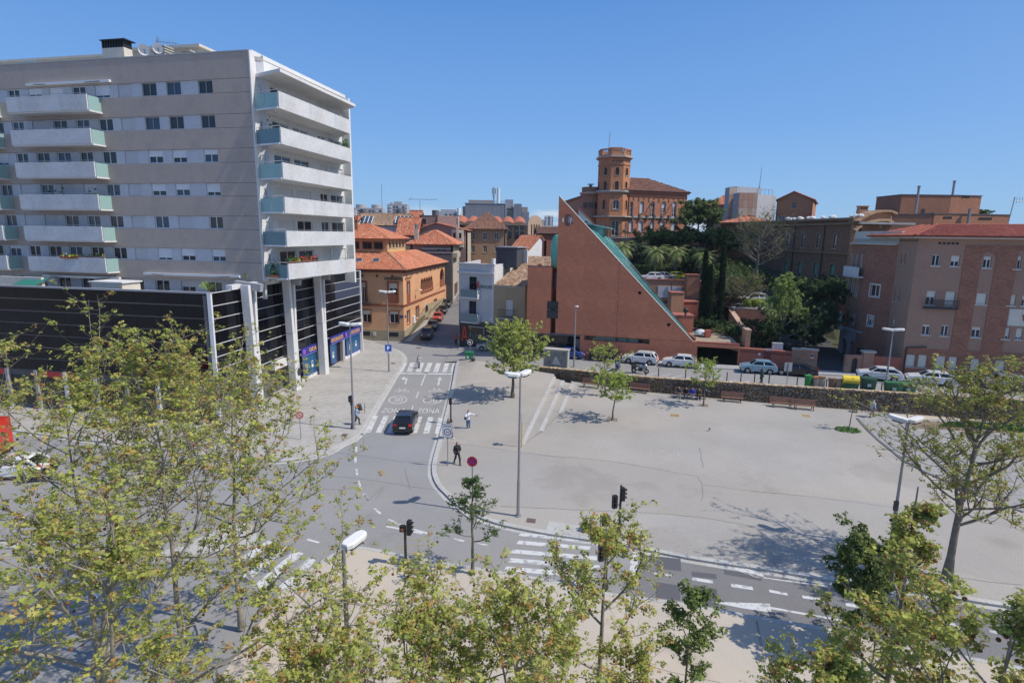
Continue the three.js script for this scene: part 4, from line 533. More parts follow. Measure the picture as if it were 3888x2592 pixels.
// ---------- the ochre corner house with a tiled roof and a lookout ----------
{
const K=[-17.3,-90.6],a=.117,ca=Math.cos(a),sa=Math.sin(a),at=(s,d)=>[K[0]+ s*ca + d*sa,K[1]+ s*sa - d*ca];
const CL=new Facade(at(-18,0),K),CR=new Facade(K,at(0,28)),ochre=plaster([.66,.36,.19],201,.08),rust=std([.28,.085,.04],.8),stoneB=mottled([.36,.3,.2],.9,.2,.1,3,203),ev=11.35;
const b=thing('corner_house','ochre two storey corner house with red tiled roofs and a lookout, across the junction','house',[at(-8,10)[0],0,at(-8,10)[1]]);
const rl=(x0,y0,x1,y1,o={})=>({...CL.rect(ZB(x0,y0),ZB(x1,y1)),o}),rr=(x0,y0,x1,y1,o={})=>({...CR.rect(ZB(x0,y0),ZB(x1,y1)),o});
const bw={trim:rust,sill:1,sillMat:rust,nx:2,frame:M.whiteFrame,pane:M.pane,depth:.25,blindMat:M.blindCream};
const up={trimW:.3};
const hl=[rl(275,945,312,1110,{...up,blind:.25}),rl(505,950,580,1115,{...up,blind:.28,grille:1}),rl(280,1180,355,1285,{blind:.35}),rl(512,1190,590,1292,{blind:.25})];
const hr=[rr(660,945,685,1105,{...up,grille:1}),rr(660,1190,685,1290),rr(735,1155,762,1245),rr(890,1095,914,1190)];
const arches=[[778,1028,796,940],[802,1021,818,929],[822,1015,838,920],[843,1008,858,913],[861,1002,875,908]].map(([x0,y0,x1,y1])=>({...rr(x0,y0,x1,y1,{arch:true}),arch:true}));
const aw=arches[0].u1 - arches[0].u0;const A0=arches[0].u0,A1=arches[4].u1,av0=6.95,av1=9.2;arches.forEach((h,i)=>{const w=(A1 - A0)/5;h.u0=A0 + i*w + .14;h.u1=A0 + (i + 1)*w - .14;h.v0=av0;h.v1=av1;});
const big={u0:CR.rect(ZB(942,970),ZB(972,860)).u0,u1:CR.rect(ZB(942,970),ZB(972,860)).u1,v0:6.9,v1:10.1,arch:true,o:{}};
const doorU=CR.rect(ZB(812,1260),ZB(836,1130)),door={u0:doorU.u0,u1:doorU.u1,v0:hz(-98)+ .3,v1:hz(-98)+ 3.6,arch:true,o:{}};
big.u1=Math.min(big.u1,27.4);
part(b,'wall',CL.wall([[0,.05],[CL.L,.05],[CL.L,ev],[0,ev]],hl,.35),ochre);part(b,'wall',CR.wall([[.352,.05],[28,.05],[28,ev],[.352,ev]],[...hr,...arches,big,door],.35),ochre);
part(b,'back_wall',prismY([at(-18,0.4),at(-17.6,.4),at(-17.6,27.6),at(-.4,27.6),at(-.4,28),at(-18,28)],.1,ev),ochre);
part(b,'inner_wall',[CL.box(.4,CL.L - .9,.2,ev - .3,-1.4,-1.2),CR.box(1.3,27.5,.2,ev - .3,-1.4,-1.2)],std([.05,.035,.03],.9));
for(const h of hl){const w=windowIn(b,CL,h,{...bw,...h.o});if(h.o.grille)part(w,'parapet_grille',[CL.box(h.u0,h.u1,h.v0,h.v0 + 1.3,-.1,.02)],rust);}
for(const h of hr){const w=windowIn(b,CR,h,{...bw,...h.o});if(h.o.grille)part(w,'parapet_grille',[CR.box(h.u0,h.u1,h.v0,h.v0 + 1.3,-.1,.02)],rust);}
for(const h of arches)windowIn(b,CR,h,{name:'arched_window',nx:1,frame:M.brownFrame,pane:M.paneDark,depth:.25,trim:rust,trimW:.12});
windowIn(b,CR,big,{name:'arched_window',nx:1,frame:M.brownFrame,pane:M.paneDark,depth:.5,trim:rust,trimW:.2});part(b,'balustrade',CR.box(big.u0 - .2,big.u1 + .2,6.7,7.9,-.3,.1),rust);
for(let i=0;i<=5;i++)part(b,'colonnette',cyl(.11,.13,1.3,...(()=>{const q=CR.pt(A0 + (A1 - A0)/5*i,av0,.02);return[q.x,q.y,q.z];})()),rust);part(b,'sill',CR.box(A0 - .2,A1 + .2,av0 - .22,av0 - .02,-.2,.18),rust);
windowIn(b,CR,door,{name:'door',nx:2,frame:M.brownFrame,pane:std([.08,.05,.03],.5),depth:.25,trim:M.stone,trimW:.45});
part(b,'cornice',[CL.box(0,CL.L + .12,5.55,5.85,0,.12),CR.box(.002,28,5.55,5.85,0,.12),CL.box(0,CL.L + .12,ev - .45,ev - .02,.002,.25),CR.box(.002,28,ev - .45,ev - .02,.002,.25)],rust);
for(const x of[280,405,535])part(b,'vent_hole',CL.put(new THREE.CylinderGeometry(.22,.22,.04,14).rotateX(Math.PI/2).translate(CL.uv(ZB(x,860))[0],10.35,.02)),M.brownFrame);for(let i=0;i<8;i++)part(b,'vent_hole',CR.put(new THREE.CylinderGeometry(.2,.2,.04,14).rotateX(Math.PI/2).translate(2 + i*3,10.3,.02)),M.brownFrame);
part(b,'plinth',[CL.box(0,CL.L + .08,.05,1.75,.0,.1),CR.wall([[.05,.05],[28,.05],[28,4.1],[.05,1.75]],[door],.1).translate(CR.n.x*.1,0,CR.n.z*.1)],stoneB);
for(const[x0,x1]of[[278,350],[510,590]]){const q=CL.rect(ZB(x0,1370),ZB(x1,1410));part(b,'cellar_window',CL.box(q.u0,q.u1,.75,1.4,.1,.13),M.black);}{const q=CL.rect(ZB(375,1375),ZB(400,1400));part(b,'meter_box',CL.box(q.u0,q.u1,.8,1.4,.1,.16),M.blind);}
{const q=CL.rect(ZB(470,920),ZB(628,890));part(b,'lettering',CL.put(letters('consulting','sans_bold',q.u0,q.u1,9.75,.06,.58).translate(0,0,.04)),M.darkSteel,{uv:true});const q2=CR.rect(ZB(640,920),ZB(692,885));part(b,'lettering',CR.put(letters('empresarial','sans_bold',q2.u0 + .2,q2.u1,9.75,.05,.5).translate(0,0,.04)),tint(M.darkSteel,[.4,.26,.16]),{uv:true});}
{const q=CL.rect(ZB(300,1115),ZB(355,1055));part(b,'iron_balcony',[CL.box(q.u0 - 1.6,q.u1,5.85,6.0,0,.9),...Array.from({length:14},(_,i)=>{const u=lerp(q.u0 - 1.6,q.u1,i/13);return bar(CL.pt(u,6,.88),CL.pt(u,7.05,.88),.02);}),bar(CL.pt(q.u0 - 1.6,7.05,.88),CL.pt(q.u1,7.05,.88),.03)],M.darkSteel);}
for(const[f,x,y]of[[CL,612,1235],[CR,647,1235]]){const[u,v]=f.uv(ZB(x,y));part(b,'street_sign',f.box(u - .35,u + .35,v - .22,v + .22,.01,.04),tint(M.bluePaint,[.04,.06,.14]));}
{const q=CR.rect(ZB(706,1255),ZB(725,1205));part(b,'notice_box',CR.box(q.u0,q.u0 + .9,2.2,3.4,.02,.3),M.whitePaint);}
const P=(s,d,y)=>{const q=at(s,d);return V(q[0],y,q[1]);},ov=.75,T0=4.1,D0=5,D1=15,TL=15,vb=13.85,e0=ev + .05;
tiledSlope(b,[P(-18 - ov,-ov,e0),P(ov,-ov,e0),P(-T0,D0,vb),P(-18,D0,vb)],'red',{single:280,seed:21});
tiledSlope(b,[P(ov,-ov,e0),P(ov,28 + ov,e0),P(-T0,22,vb),P(-T0,D0,vb)],'red',{seed:22,step:.24,len:.4});
tiledSlope(b,[P(ov,28 + ov,e0),P(-18,28 + ov,e0),P(-18,22,vb),P(-T0,22,vb)],'red',{seed:23});part(b,'roof',quad(P(-T0,D0,vb),P(-T0,22,vb),P(-18,22,vb),P(-18,D0,vb)),M.earth);
ridgeTiles(b,P(ov,-ov,e0 + .05),P(-T0,D0,vb + .05),'old',.16);part(b,'eave',[CL.box(0,CL.L + ov,ev - .1,ev - .01,.25,ov),CR.box(.0,28 + ov,ev - .1,ev - .015,.25,ov)],tint(rust,[.12,.05,.03]));
for(const[x0,x1]of[[318,376],[180,205]]){const c0=CL.uv(ZB((x0 + x1)/2,745))[0]- 18,q=P(c0*.96,2.1,ev + 1.35);const w=part(b,'roof_window',[box(1.1,.14,1.2,q.x,q.y,q.z,a,.38)],M.greyPanel);part(w,'pane',box(.9,.03,1.0,q.x,q.y + .09,q.z + .03,a,.38),M.paneBlue);}
const TF=new Facade(at(-TL,D0),at(-T0,D0)),TR2=new Facade(at(-T0,D0),at(-T0,D1)),tv=16.05;
const yel=plaster([.68,.43,.17],207,.05),tf=[[205,250],[285,358],[380,450]].map(([x0,x1])=>{const q=TF.rect(ZB(x0,645),ZB(x1,602));return{...q,v0:14.45,v1:15.5,o:{}};}),n5=[.7,2.5,4.3,6.1,7.9].map((u)=>({u0:u,u1:u + 1.25,v0:14.55,v1:15.75,arch:true,o:{}}));
part(b,'lookout_wall',TF.wall([[0,vb - .3],[TF.L,vb - .3],[TF.L,tv],[0,tv]],tf,.3),ochre);part(b,'lookout_wall',TR2.wall([[.302,vb - .3],[10,vb - .3],[10,tv],[.302,tv]],n5,.3),yel);for(const h of tf)windowIn(b,TF,h,{name:'lookout_window',nx:2,frame:M.brownFrame,pane:M.pane,depth:.22,trim:rust,trimW:.1});for(const h of n5)windowIn(b,TR2,h,{name:'arched_window',nx:2,frame:M.brownFrame,pane:M.pane,depth:.22,trim:M.stone,trimW:.12});
part(b,'lookout_wall',prismY([at(-TL,D0 + .31),at(-TL + .3,D0 + .31),at(-TL + .3,D1 - .3),at(-T0,D1 - .3),at(-T0,D1),at(-TL,D1)],vb - .3,tv),ochre);
hipRoof(b,TF,0,TF.L,10,tv + .03,2.5,.7,'red',{single:0,seed:25});
{const q=P(-10.6,D0 + 2.6,tv + .8),c=part(b,'chimney',box(.9,3,.8,q.x,q.y + .7,q.z,a),brickMat([.26,.1,.06],3));part(c,'chimney_cap',[box(1.1,.12,1,q.x,q.y + 2.25,q.z,a),box(1.1,.1,1,q.x,q.y + 2.75,q.z,a),...[-.4,0,.4].map((k)=>box(.14,.4,.7,q.x + k,q.y + 2.5,q.z,a))],rust);}
const gw=thing('garden_wall','low ochre garden wall between the corner house and the next house up the side street','wall',[at(0,31)[0],0,at(0,31)[1]]);const GW=new Facade(at(0,28.1),at(0.3,36));part(gw,'wall',GW.box(0,7.9,2,6.6,-.3,0),ochre);part(gw,'coping',GW.box(0,7.9,6.6,6.75,-.4,.1),rust);
}
// ---------- houses up the side street and the roofs behind ----------
const brownBrick=brickMat([.33,.2,.12],221),roseW=plaster([.29,.2,.17],222),greyW=plaster([.09,.09,.095],223),beigeW=plaster([.47,.4,.32],224),lilacW=plaster([.5,.42,.45],225),whiteW=plaster([.68,.68,.68],226),greyLight=plaster([.45,.46,.48],227),hazyBlock=plaster([.4,.36,.33],228);
{const z=-121,A=zA(ZB(690,700),z),B=zA(ZB(1050,700),z),v1=onZ(ZB(870,622),z).y;
const h=house('townhouse','grey and rose townhouse with a broad tiled roof, next up the side street',{A,B,depth:15,v0:0,v1,wall:roseW,wallR:beigeW,roof:'hip',rise:2.9,over:1.1,tile:'red',step:.28,len:.45,winF:[[ZB(820,648),ZB(842,668),{nx:1}],[ZB(905,655),ZB(1000,682),{pane:M.paneDark}]],winR:[[ZB(1062,655),ZB(1138,715),{nx:3,pane:M.paneDark,depth:.6}],[ZB(1150,655),ZB(1175,690),{blind:.3}],[ZB(1196,655),ZB(1224,735),{}],[ZB(1060,815),ZB(1108,895),{nx:5,frame:M.cream}],[ZB(1064,960),ZB(1096,1045),{nx:1,pane:M.brownFrame,name:'door'}]]});
const q=h.F.rect(ZB(735,690),ZB(1050,1000));part(h.g,'party_wall',h.F.box(q.u0,h.L + .0,0,q.v1,.02,1.6),greyW);part(h.g,'coping',h.F.box(q.u0 - .1,h.L,q.v1,q.v1 + .1,0,1.7),M.greyPanel);
part(h.g,'balcony',[h.R.box(.5,8,onZ(ZB(1100,720),-124).y - .3,onZ(ZB(1100,720),-124).y + .75,.02,.9)],beigeW);part(h.g,'awning',h.F.put(box(6,.08,.9,h.L*.62,v1 - .75,.4,0,.3)),M.blind);
const s=h.F.pt(1.2,v1 + 1.2,.3);const c=part(h.g,'chimney',box(.8,3.6,.8,s.x,s.y,s.z - 1),beigeW);part(c,'chimney_cowl',[cyl(.35,.35,1,s.x,s.y + 1.9,s.z - 1)],M.steel);}
{const z=-139,A=zA(ZB(750,560),z),B=zA(ZB(1050,560),z),F=new Facade(A,B),e=F.uv(ZB(1140,500))[1]- .1,[au,av]=F.uv(ZB(905,438));
const h=house('gabled_house','rose rendered gabled house with a white dormer end, above the broad tiled roof',{A,B:[B[0]+ 3.5,B[1]],depth:12,v0:0,v1:e,wall:roseW,wallR:beigeW,roof:'front',rise:av - e,over:.35,gableF:[au,av - e],tile:'red',step:.3,len:.5});
const q=h.F.rect(ZB(1046,590),ZB(1142,498));part(h.g,'bay',h.F.box(q.u0,q.u1,q.v0 - 1.5,q.v1,0,1.2),M.cream);for(const[x0,x1]of[[1056,1080],[1108,1128]]){const w=h.F.rect(ZB(x0,570),ZB(x1,524));part(part(h.g,'window',h.F.box(w.u0,w.u1,w.v0,w.v1,1.2,1.23),M.paneDark),'frame',h.F.box(w.u0 - .1,w.u1 + .1,w.v0 - .15,w.v0,1.2,1.26),M.whiteFrame);}
const s=h.F.rect(ZB(1085,560),ZB(1105,445));const c=part(h.g,'chimney',h.F.box(s.u0,s.u1,s.v0,s.v1 - .3,1.3,2.2),beigeW);part(c,'chimney_cowl',h.F.box(s.u0 + .1,s.u1 - .1,s.v1 - .3,s.v1 + 1.2,1.5,2.0),M.steel);}
{const z=-150,h=house('lift_tower_house','flat roofed rose brown block with one barred window and a pale chimney box',{A:zA(ZB(772,500),z),B:zA(ZB(925,500),z),depth:9,v0:0,v1:onZ(ZB(850,378),z).y,wall:roseW,winF:[[ZB(784,448),ZB(822,404),{nx:6,frame:M.darkFrame,pane:M.paneDark}]],coping:M.darkConcrete});part(h.g,'chimney_box',h.F.box(h.L,h.L + 5.2,14,onZ(ZB(960,382),z).y,-3,1),plaster([.5,.36,.28],231));}
{const z=-152,wins=[];for(const x of[1204,1308,1407]){wins.push([ZB(x,580),ZB(x + 34,522),{nx:2}],[ZB(x + 2,690),ZB(x + 34,632),{nx:2}]);}
house('brick_apartments','brown brick block with six white windows and a dark hipped tile roof',{A:zA(ZB(1172,560),z),B:zA(ZB(1500,560),z),depth:16,v0:0,v1:onZ(ZB(1340,492),z).y,wall:brownBrick,roof:'hip',rise:4.4,over:.7,tile:'brown',step:.34,len:.55,winF:wins,winO:{sill:1}});}
{const z=-150;house('lilac_house','lilac walled house with a mottled old tile roof and glass skylights',{A:zA(ZB(225,500),z),B:zA(ZB(655,500),z),depth:14,v0:0,v1:onZ(ZB(400,462),z).y,wall:lilacW,roof:'side',rise:3.2,over:.4,tile:"old",step:.34,len:.55});
for(const[x,n,l]of[[300,1,'left one of two blue glass skylight rows on the old tile roofs'],[632,2,'right one of two blue glass skylight rows on the old tile roofs']]){const q=onZ(ZB(x,412),z - 1),s=thing('skylight',l,'skylight',q);for(let i=0;i<4;i++)part(s,'pane',box(.75,.06,3.2,-1.5 + i*1.0,0,0,0,.6),M.paneBlue,{local:true});part(s,'frame',[-2,-1,0,1,2].map((k)=>box(.14,.14,3.2,k*1.0,.02,0,0,.6)),M.whiteFrame,{local:true});}}
{const z=-146;house('small_tiled_house','small house end with a red tile strip roof and white wall at the far left',{A:zA(ZB(60,470),z),B:zA(ZB(228,470),z),depth:8,v0:0,v1:onZ(ZB(150,436),z).y,wall:plaster([.55,.5,.5],233),roof:'side',rise:1.6,over:.4,tile:'red',step:.34,len:.5,winF:[[ZB(145,475),ZB(188,448),{pane:M.paneDark}]]});
house('dark_gable_house','small red tiled roof over a dark open wall beside the rose brown block',{A:zA(ZB(668,470),-156),B:zA(ZB(768,470),-156),depth:9,v0:0,v1:onZ(ZB(720,432),-156).y,wall:greyW,roof:'side',rise:3.0,over:.3,tile:'red',step:.34,len:.5});
house('red_roof_annex','low red tiled annex roof behind the lookout of the ochre house',{A:zA(ZB(575,520),-134),B:zA(ZB(748,520),-134),depth:9,v0:0,v1:onZ(ZB(650,545),-134).y,wall:roseW,roof:'side',rise:4,over:.4,tile:'red',step:.3,len:.5});}
{const z=-119,A=zA(ZB(1500,770),z),B=zA(ZB(1655,770),z + 4),F=new Facade(A,[B[0],B[1]]),e=F.uv(ZB(1560,715))[1];
const h=house('white_gabled_house','white house with an orange tiled roof and a bright white gable end',{A,B,depth:9,v0:0,v1:e,wall:whiteW,roof:'side',rise:F.uv(ZB(1560,640))[1]- e + 2.2,over:.25,tile:'red',gableR:F.uv(ZB(1560,640))[1]- e + 2.2,step:.28,len:.45,winF:[[ZB(1600,800),ZB(1640,745),{nx:2,pane:M.paneDark}]]});}
{const z=-165;house('street_block','narrow brick house with balconies at the top of the side street',{A:zA(ZB(1700,620),z),B:zA(ZB(1830,620),z),depth:12,v0:0,v1:onZ(ZB(1760,560),z).y,wall:hazyBlock,winF:[[ZB(1712,640),ZB(1735,600)],[ZB(1780,640),ZB(1815,600)],[ZB(1760,760),ZB(1820,725)],[ZB(1712,700),ZB(1735,660)]],winO:{pane:M.paneDark}});
const b2=house('brick_house','low brick house with a dark tiled eave left of the sloping brick wall',{A:zA(ZB(1780,620),-160),B:zA(ZB(1960,620),-160),depth:14,v0:0,v1:onZ(ZB(1860,532),-160).y,wall:brickMat([.3,.13,.08],236),roof:'side',rise:1.8,over:.6,tile:'brown',step:.34,len:.5});
house('brick_tower_house','plain red brick block rising behind the low brick house, beside the sloping wall',{A:zA(ZB(1830,620),-100),B:zA(ZB(1935,620),-100),depth:8,v0:0,v1:onZ(ZB(1880,590),-100).y,wall:brickMat([.34,.11,.065],237)});}
{const z=-178,A=zA(ZB(120,500),z),B=zA(ZB(1690,500),z),F=new Facade(A,B),b=thing('vaulted_hall','long brown hall with a row of orange shell vaults along its roof','hall',[(A[0]+ B[0])/2,0,z - 8]);const pit=F.L/15.2,spring=F.uv(ZB(1400,424))[1],rise=.55,dark=brickMat([.13,.085,.06],240),ora=plaster([.4,.125,.065],241,.06),edge=plaster([.3,.21,.14],242);
part(b,'wall',F.box(0,F.L,0,spring - 1.1,-.5,0),dark);
for(let i=0;i<15;i++){const u0=i*pit,u1=u0 + pit,um=(u0 + u1)/2;const s=new THREE.Shape();s.moveTo(u0,spring - 1.2);for(let k=0;k<=10;k++){const t=k/10;s.lineTo(lerp(u0,u1,t),spring - .55 + rise*(1 - Math.pow(2*t - 1,2)));}s.lineTo(u1,spring - 1.2);part(b,'arch_edge',F.sheet(s,-.2,.3),edge);
const sh=[];const R=(t,w)=>F.pt(lerp(u0,u1,t),spring - .57 + (rise + w*.07)*(1 - Math.pow(2*t - 1,2))+ w*.17,-w*1.6);for(let k=0;k<10;k++)for(let w=0;w<8;w++)sh.push(quad(R(k/10,w),R((k + 1)/10,w),R((k + 1)/10,w + 1),R(k/10,w + 1)));part(b,'vault',sh,ora);
if(i>8){const w=part(b,'window',F.box(um - pit*.36,um + pit*.36,spring - 5,spring - 1.4,.01,.06),M.paneDark);part(w,'frame',[F.box(um - .1,um + .1,spring - 5,spring - 1.4,.06,.1),F.box(um - pit*.36,um + pit*.36,spring - 2.8,spring - 2.65,.06,.1)],edge);}if([1,4,7].includes(i))part(b,'roof_drum',cyl(1.1,1.1,2.2,...(()=>{const q=F.pt(um,spring + .9,-3);return[q.x,q.y,q.z];})()),M.darkConcrete);}
const e0=F.pt(F.L,0,0),R=new Facade([e0.x,e0.z],[e0.x + 4.6,e0.z - 3]);const w=R.L,s=new THREE.Shape();s.moveTo(0,0);s.lineTo(w,0);s.lineTo(w,spring - .8);s.absarc(w/2,spring - .8,w/2,0,Math.PI,false);s.closePath();part(b,'end_wall',R.sheet(s,-.3,.3),plaster([.5,.36,.26],244));for(const k of[.25,.42,.58,.75])part(b,'slit_window',R.box(w*k - .2,w*k + .2,spring - 6.5,spring - .8,.0,.03),M.paneDark);}
{const z=-262,F=new Facade(zA(ZB(1152,380),z),zA(ZB(1700,380),z)),b=thing('office_slab','large blue grey panelled block with phone masts on its roof','building',[F.pt(F.L/2,0).x,0,z - 10]);const bx=(x0,x1,y,m,w0=-18,w1=0,n='wall')=>{const q=F.rect(ZB(x0,y),ZB(x1,y + 10));return part(b,n,F.box(q.u0,q.u1,0,q.v1,w0,w1),m);};
const gp=plaster([.23,.235,.265],250,.06),gp2=plaster([.3,.27,.25],251,.1);
for(let i=0;i<9;i++)bx(1156 + i*38.6,1156 + (i + 1)*38.6 - .6,275,gp,-18,-.03*(i%2),'wall_panel');bx(1502,1570,300,plaster([.32,.31,.3],252),-18,-2);for(let i=0;i<4;i++)bx(1570 + i*17,1586.4 + i*17,276,gp,-18,-.03*(i%2),'wall_panel');bx(1640,1700,345,gp);bx(1640,1690,300,gp2,-16,-4);bx(1180,1390,240,gp2,-14,-3);bx(1495,1565,235,M.greyPanel,-10,-4);bx(1130,1158,296,gp2,-10,-2);
{const q=F.rect(ZB(1508,375),ZB(1562,312));for(let k=0;k<4;k++)part(b,'louvre',F.box(q.u0,q.u1,lerp(q.v0,q.v1,k/4)+ .1,lerp(q.v0,q.v1,(k + 1)/4)- .2,-2,-1.9),k>2?M.paneDark:std([.22,.22,.18],.8));const r=F.rect(ZB(1500,390),ZB(1506,270));part(b,'corner_strip',F.box(r.u0,r.u1,0,r.v1,0,.2),M.white);}
const mast=(x,y0,y1,r)=>{const q=F.uv(ZB(x,y0)),p=F.uv(ZB(x,y1));return bar(F.pt(q[0],q[1],-6),F.pt(q[0],p[1],-6),r);};const m=part(b,'phone_mast',[mast(1395,270,125,.3),mast(1383,185,135,.25),mast(1408,185,135,.25),mast(1395,215,190,.5)],M.lampPole);part(b,'flue',mast(1435,272,130,.75),M.whiteFrame);part(b,'cable_tray',[(()=>{const q=F.uv(ZB(1400,250)),p=F.uv(ZB(1500,250));return bar(F.pt(q[0],q[1],-6),F.pt(p[0],p[1],-6),.15);})()],M.steel);part(b,'roof_edge',F.box(0,F.rect(ZB(1500,275),ZB(1501,276)).u0,F.uv(ZB(1300,275))[1],F.uv(ZB(1300,275))[1]+ .3,-18,.15),M.greyPanel);}
{const z=-300,F=new Facade(zA(ZB(912,380),z),zA(ZB(1150,380),z)),q=(y)=>F.uv(ZB(1000,y))[1];const h=house('white_block','pale grey rooftop block with small windows left of the large panelled block',{A:zA(ZB(915,380),z),B:zA(ZB(1120,380),z),depth:14,v0:0,v1:q(342),wall:greyLight,winF:[980,1020,1060].map((x)=>[ZB(x,378),ZB(x + 22,362),{nx:2,pane:M.paneDark}])});const r=h.F.rect(ZB(945,340),ZB(1080,325));part(h.g,'penthouse',h.F.box(r.u0,r.u1,q(345),r.v1,-10,-1),greyLight);part(h.g,'water_tank',cyl(.9,.9,3.4,...(()=>{const t=h.F.pt(h.L - 1,q(372),1);return[t.x,t.y,t.z];})()),M.whitePaint);}
function tower(label,px,py,z,m,rows,cols2,extra){const A=zA(ZB(px[0],400),z),B=zA(ZB(px[1],400),z),F=new Facade(A,B),v1=F.uv(ZB((px[0]+ px[1])/2,py))[1],b=thing('tower_block',label,'tower block',[(A[0]+ B[0])/2,0,z - 8],0);part(b,'wall',F.box(0,F.L,0,v1,-16,0),m);for(let i=0;i<rows;i++)for(let j=0;j<cols2;j++){const u=F.L*(j + .5)/cols2,v=v1 - 3 - i*3.3;part(b,'window',F.box(u - F.L/cols2*.3,u + F.L/cols2*.3,v - .9,v + .9,.02,.15),j%3===1?M.blind:M.paneDark);}if(extra)extra(b,F,v1);return b;}
const farM=plaster([.37,.35,.34],260),farM2=plaster([.33,.33,.36],261);
tower('wide far grey tower block with two rounded roof houses, leftmost on the skyline',[182,450],312,-620,farM,7,9,(b,F,v)=>{for(const k of[.28,.78]){const p=F.pt(F.L*k,v,-8);part(b,'roof_house',cyl(5.5,5.5,3.6,p.x,p.y,p.z,14),farM);}part(b,'balcony_stack',[F.box(F.L*.86,F.L*.99,0,v - 6,.2,2),F.box(F.L*.1,F.L*.2,0,v - 3,.2,2)],M.blind);});
tower('far slab tower with stacked white balconies, second on the skyline',[495,663],280,-640,farM2,9,7,(b,F,v)=>{for(let i=0;i<9;i++){part(b,'balcony',F.box(1,F.L*.2,v - 3.6 - i*3.3,v - 2.4 - i*3.3,.3,2.2),M.blind);part(b,'balcony',F.box(F.L*.6,F.L*.74,v - 3.6 - i*3.3,v - 2.4 - i*3.3,.3,2.2),M.blind);part(b,'balcony',F.box(F.L*.9,F.L,v - 3.6 - i*3.3,v - 2.4 - i*3.3,.3,2.2),M.cream);}part(b,'roof_house',[F.box(F.L*.3,F.L*.7,v,v + 3,-12,-4),F.box(F.L*.1,F.L*.2,v,v + 2,-12,-4)],farM);});
tower('slim far tower with white stripes, right of the panelled block',[1836,1906],378,-700,M.blind,9,6,(b,F,v)=>{part(b,'wall_strip',F.box(F.L*.45,F.L*.56,0,v,.1,.4),M.darkConcrete);});
tower('low blue grey far block left of the slim striped tower',[1806,1840],412,-690,farM2,5,3);
tower('low wide far block under the slim striped tower',[1770,1960],462,-400,plaster([.5,.45,.38],262),1,8);
for(const[p0,p1,z,l,n]of[[[450,372],[448,108],-170,'tall thin aerial pole over the old tile roof','pole'],[[772,372],[770,235],-152,'roof aerial with a long cross bar on the rose brown block','aerial'],[[1487,520],[1490,415],-146,'small roof aerial pole over the dark hipped roof','pole']]){const a=onZ(ZB(...p0),z),b=onZ(ZB(...p1),z),t=thing('aerial',l,'aerial',a);b.x=a.x;part(t,'mast',bar(V(0,-4,0),V(0,b.y - a.y,0),.09,.06),M.steel,{local:true});if(n==='aerial'){const h=b.y - a.y;part(t,'antenna',[bar(V(-2.6,h*.97,0),V(4.4,h*.97,0),.05),...[-2.4,-1.8,1,2,3,4].map((k)=>bar(V(k,h*.93,0),V(k,h*1.02,0),.04)),bar(V(-3,h*.9,0),V(-2.2,h*1.06,0),.05)],M.steel,{local:true});}}
struct('terrain',drape([[-90,-205],[60,-205],[60,-150],[-40,-128],[-90,-128]],()=>3,0,60),M.base);
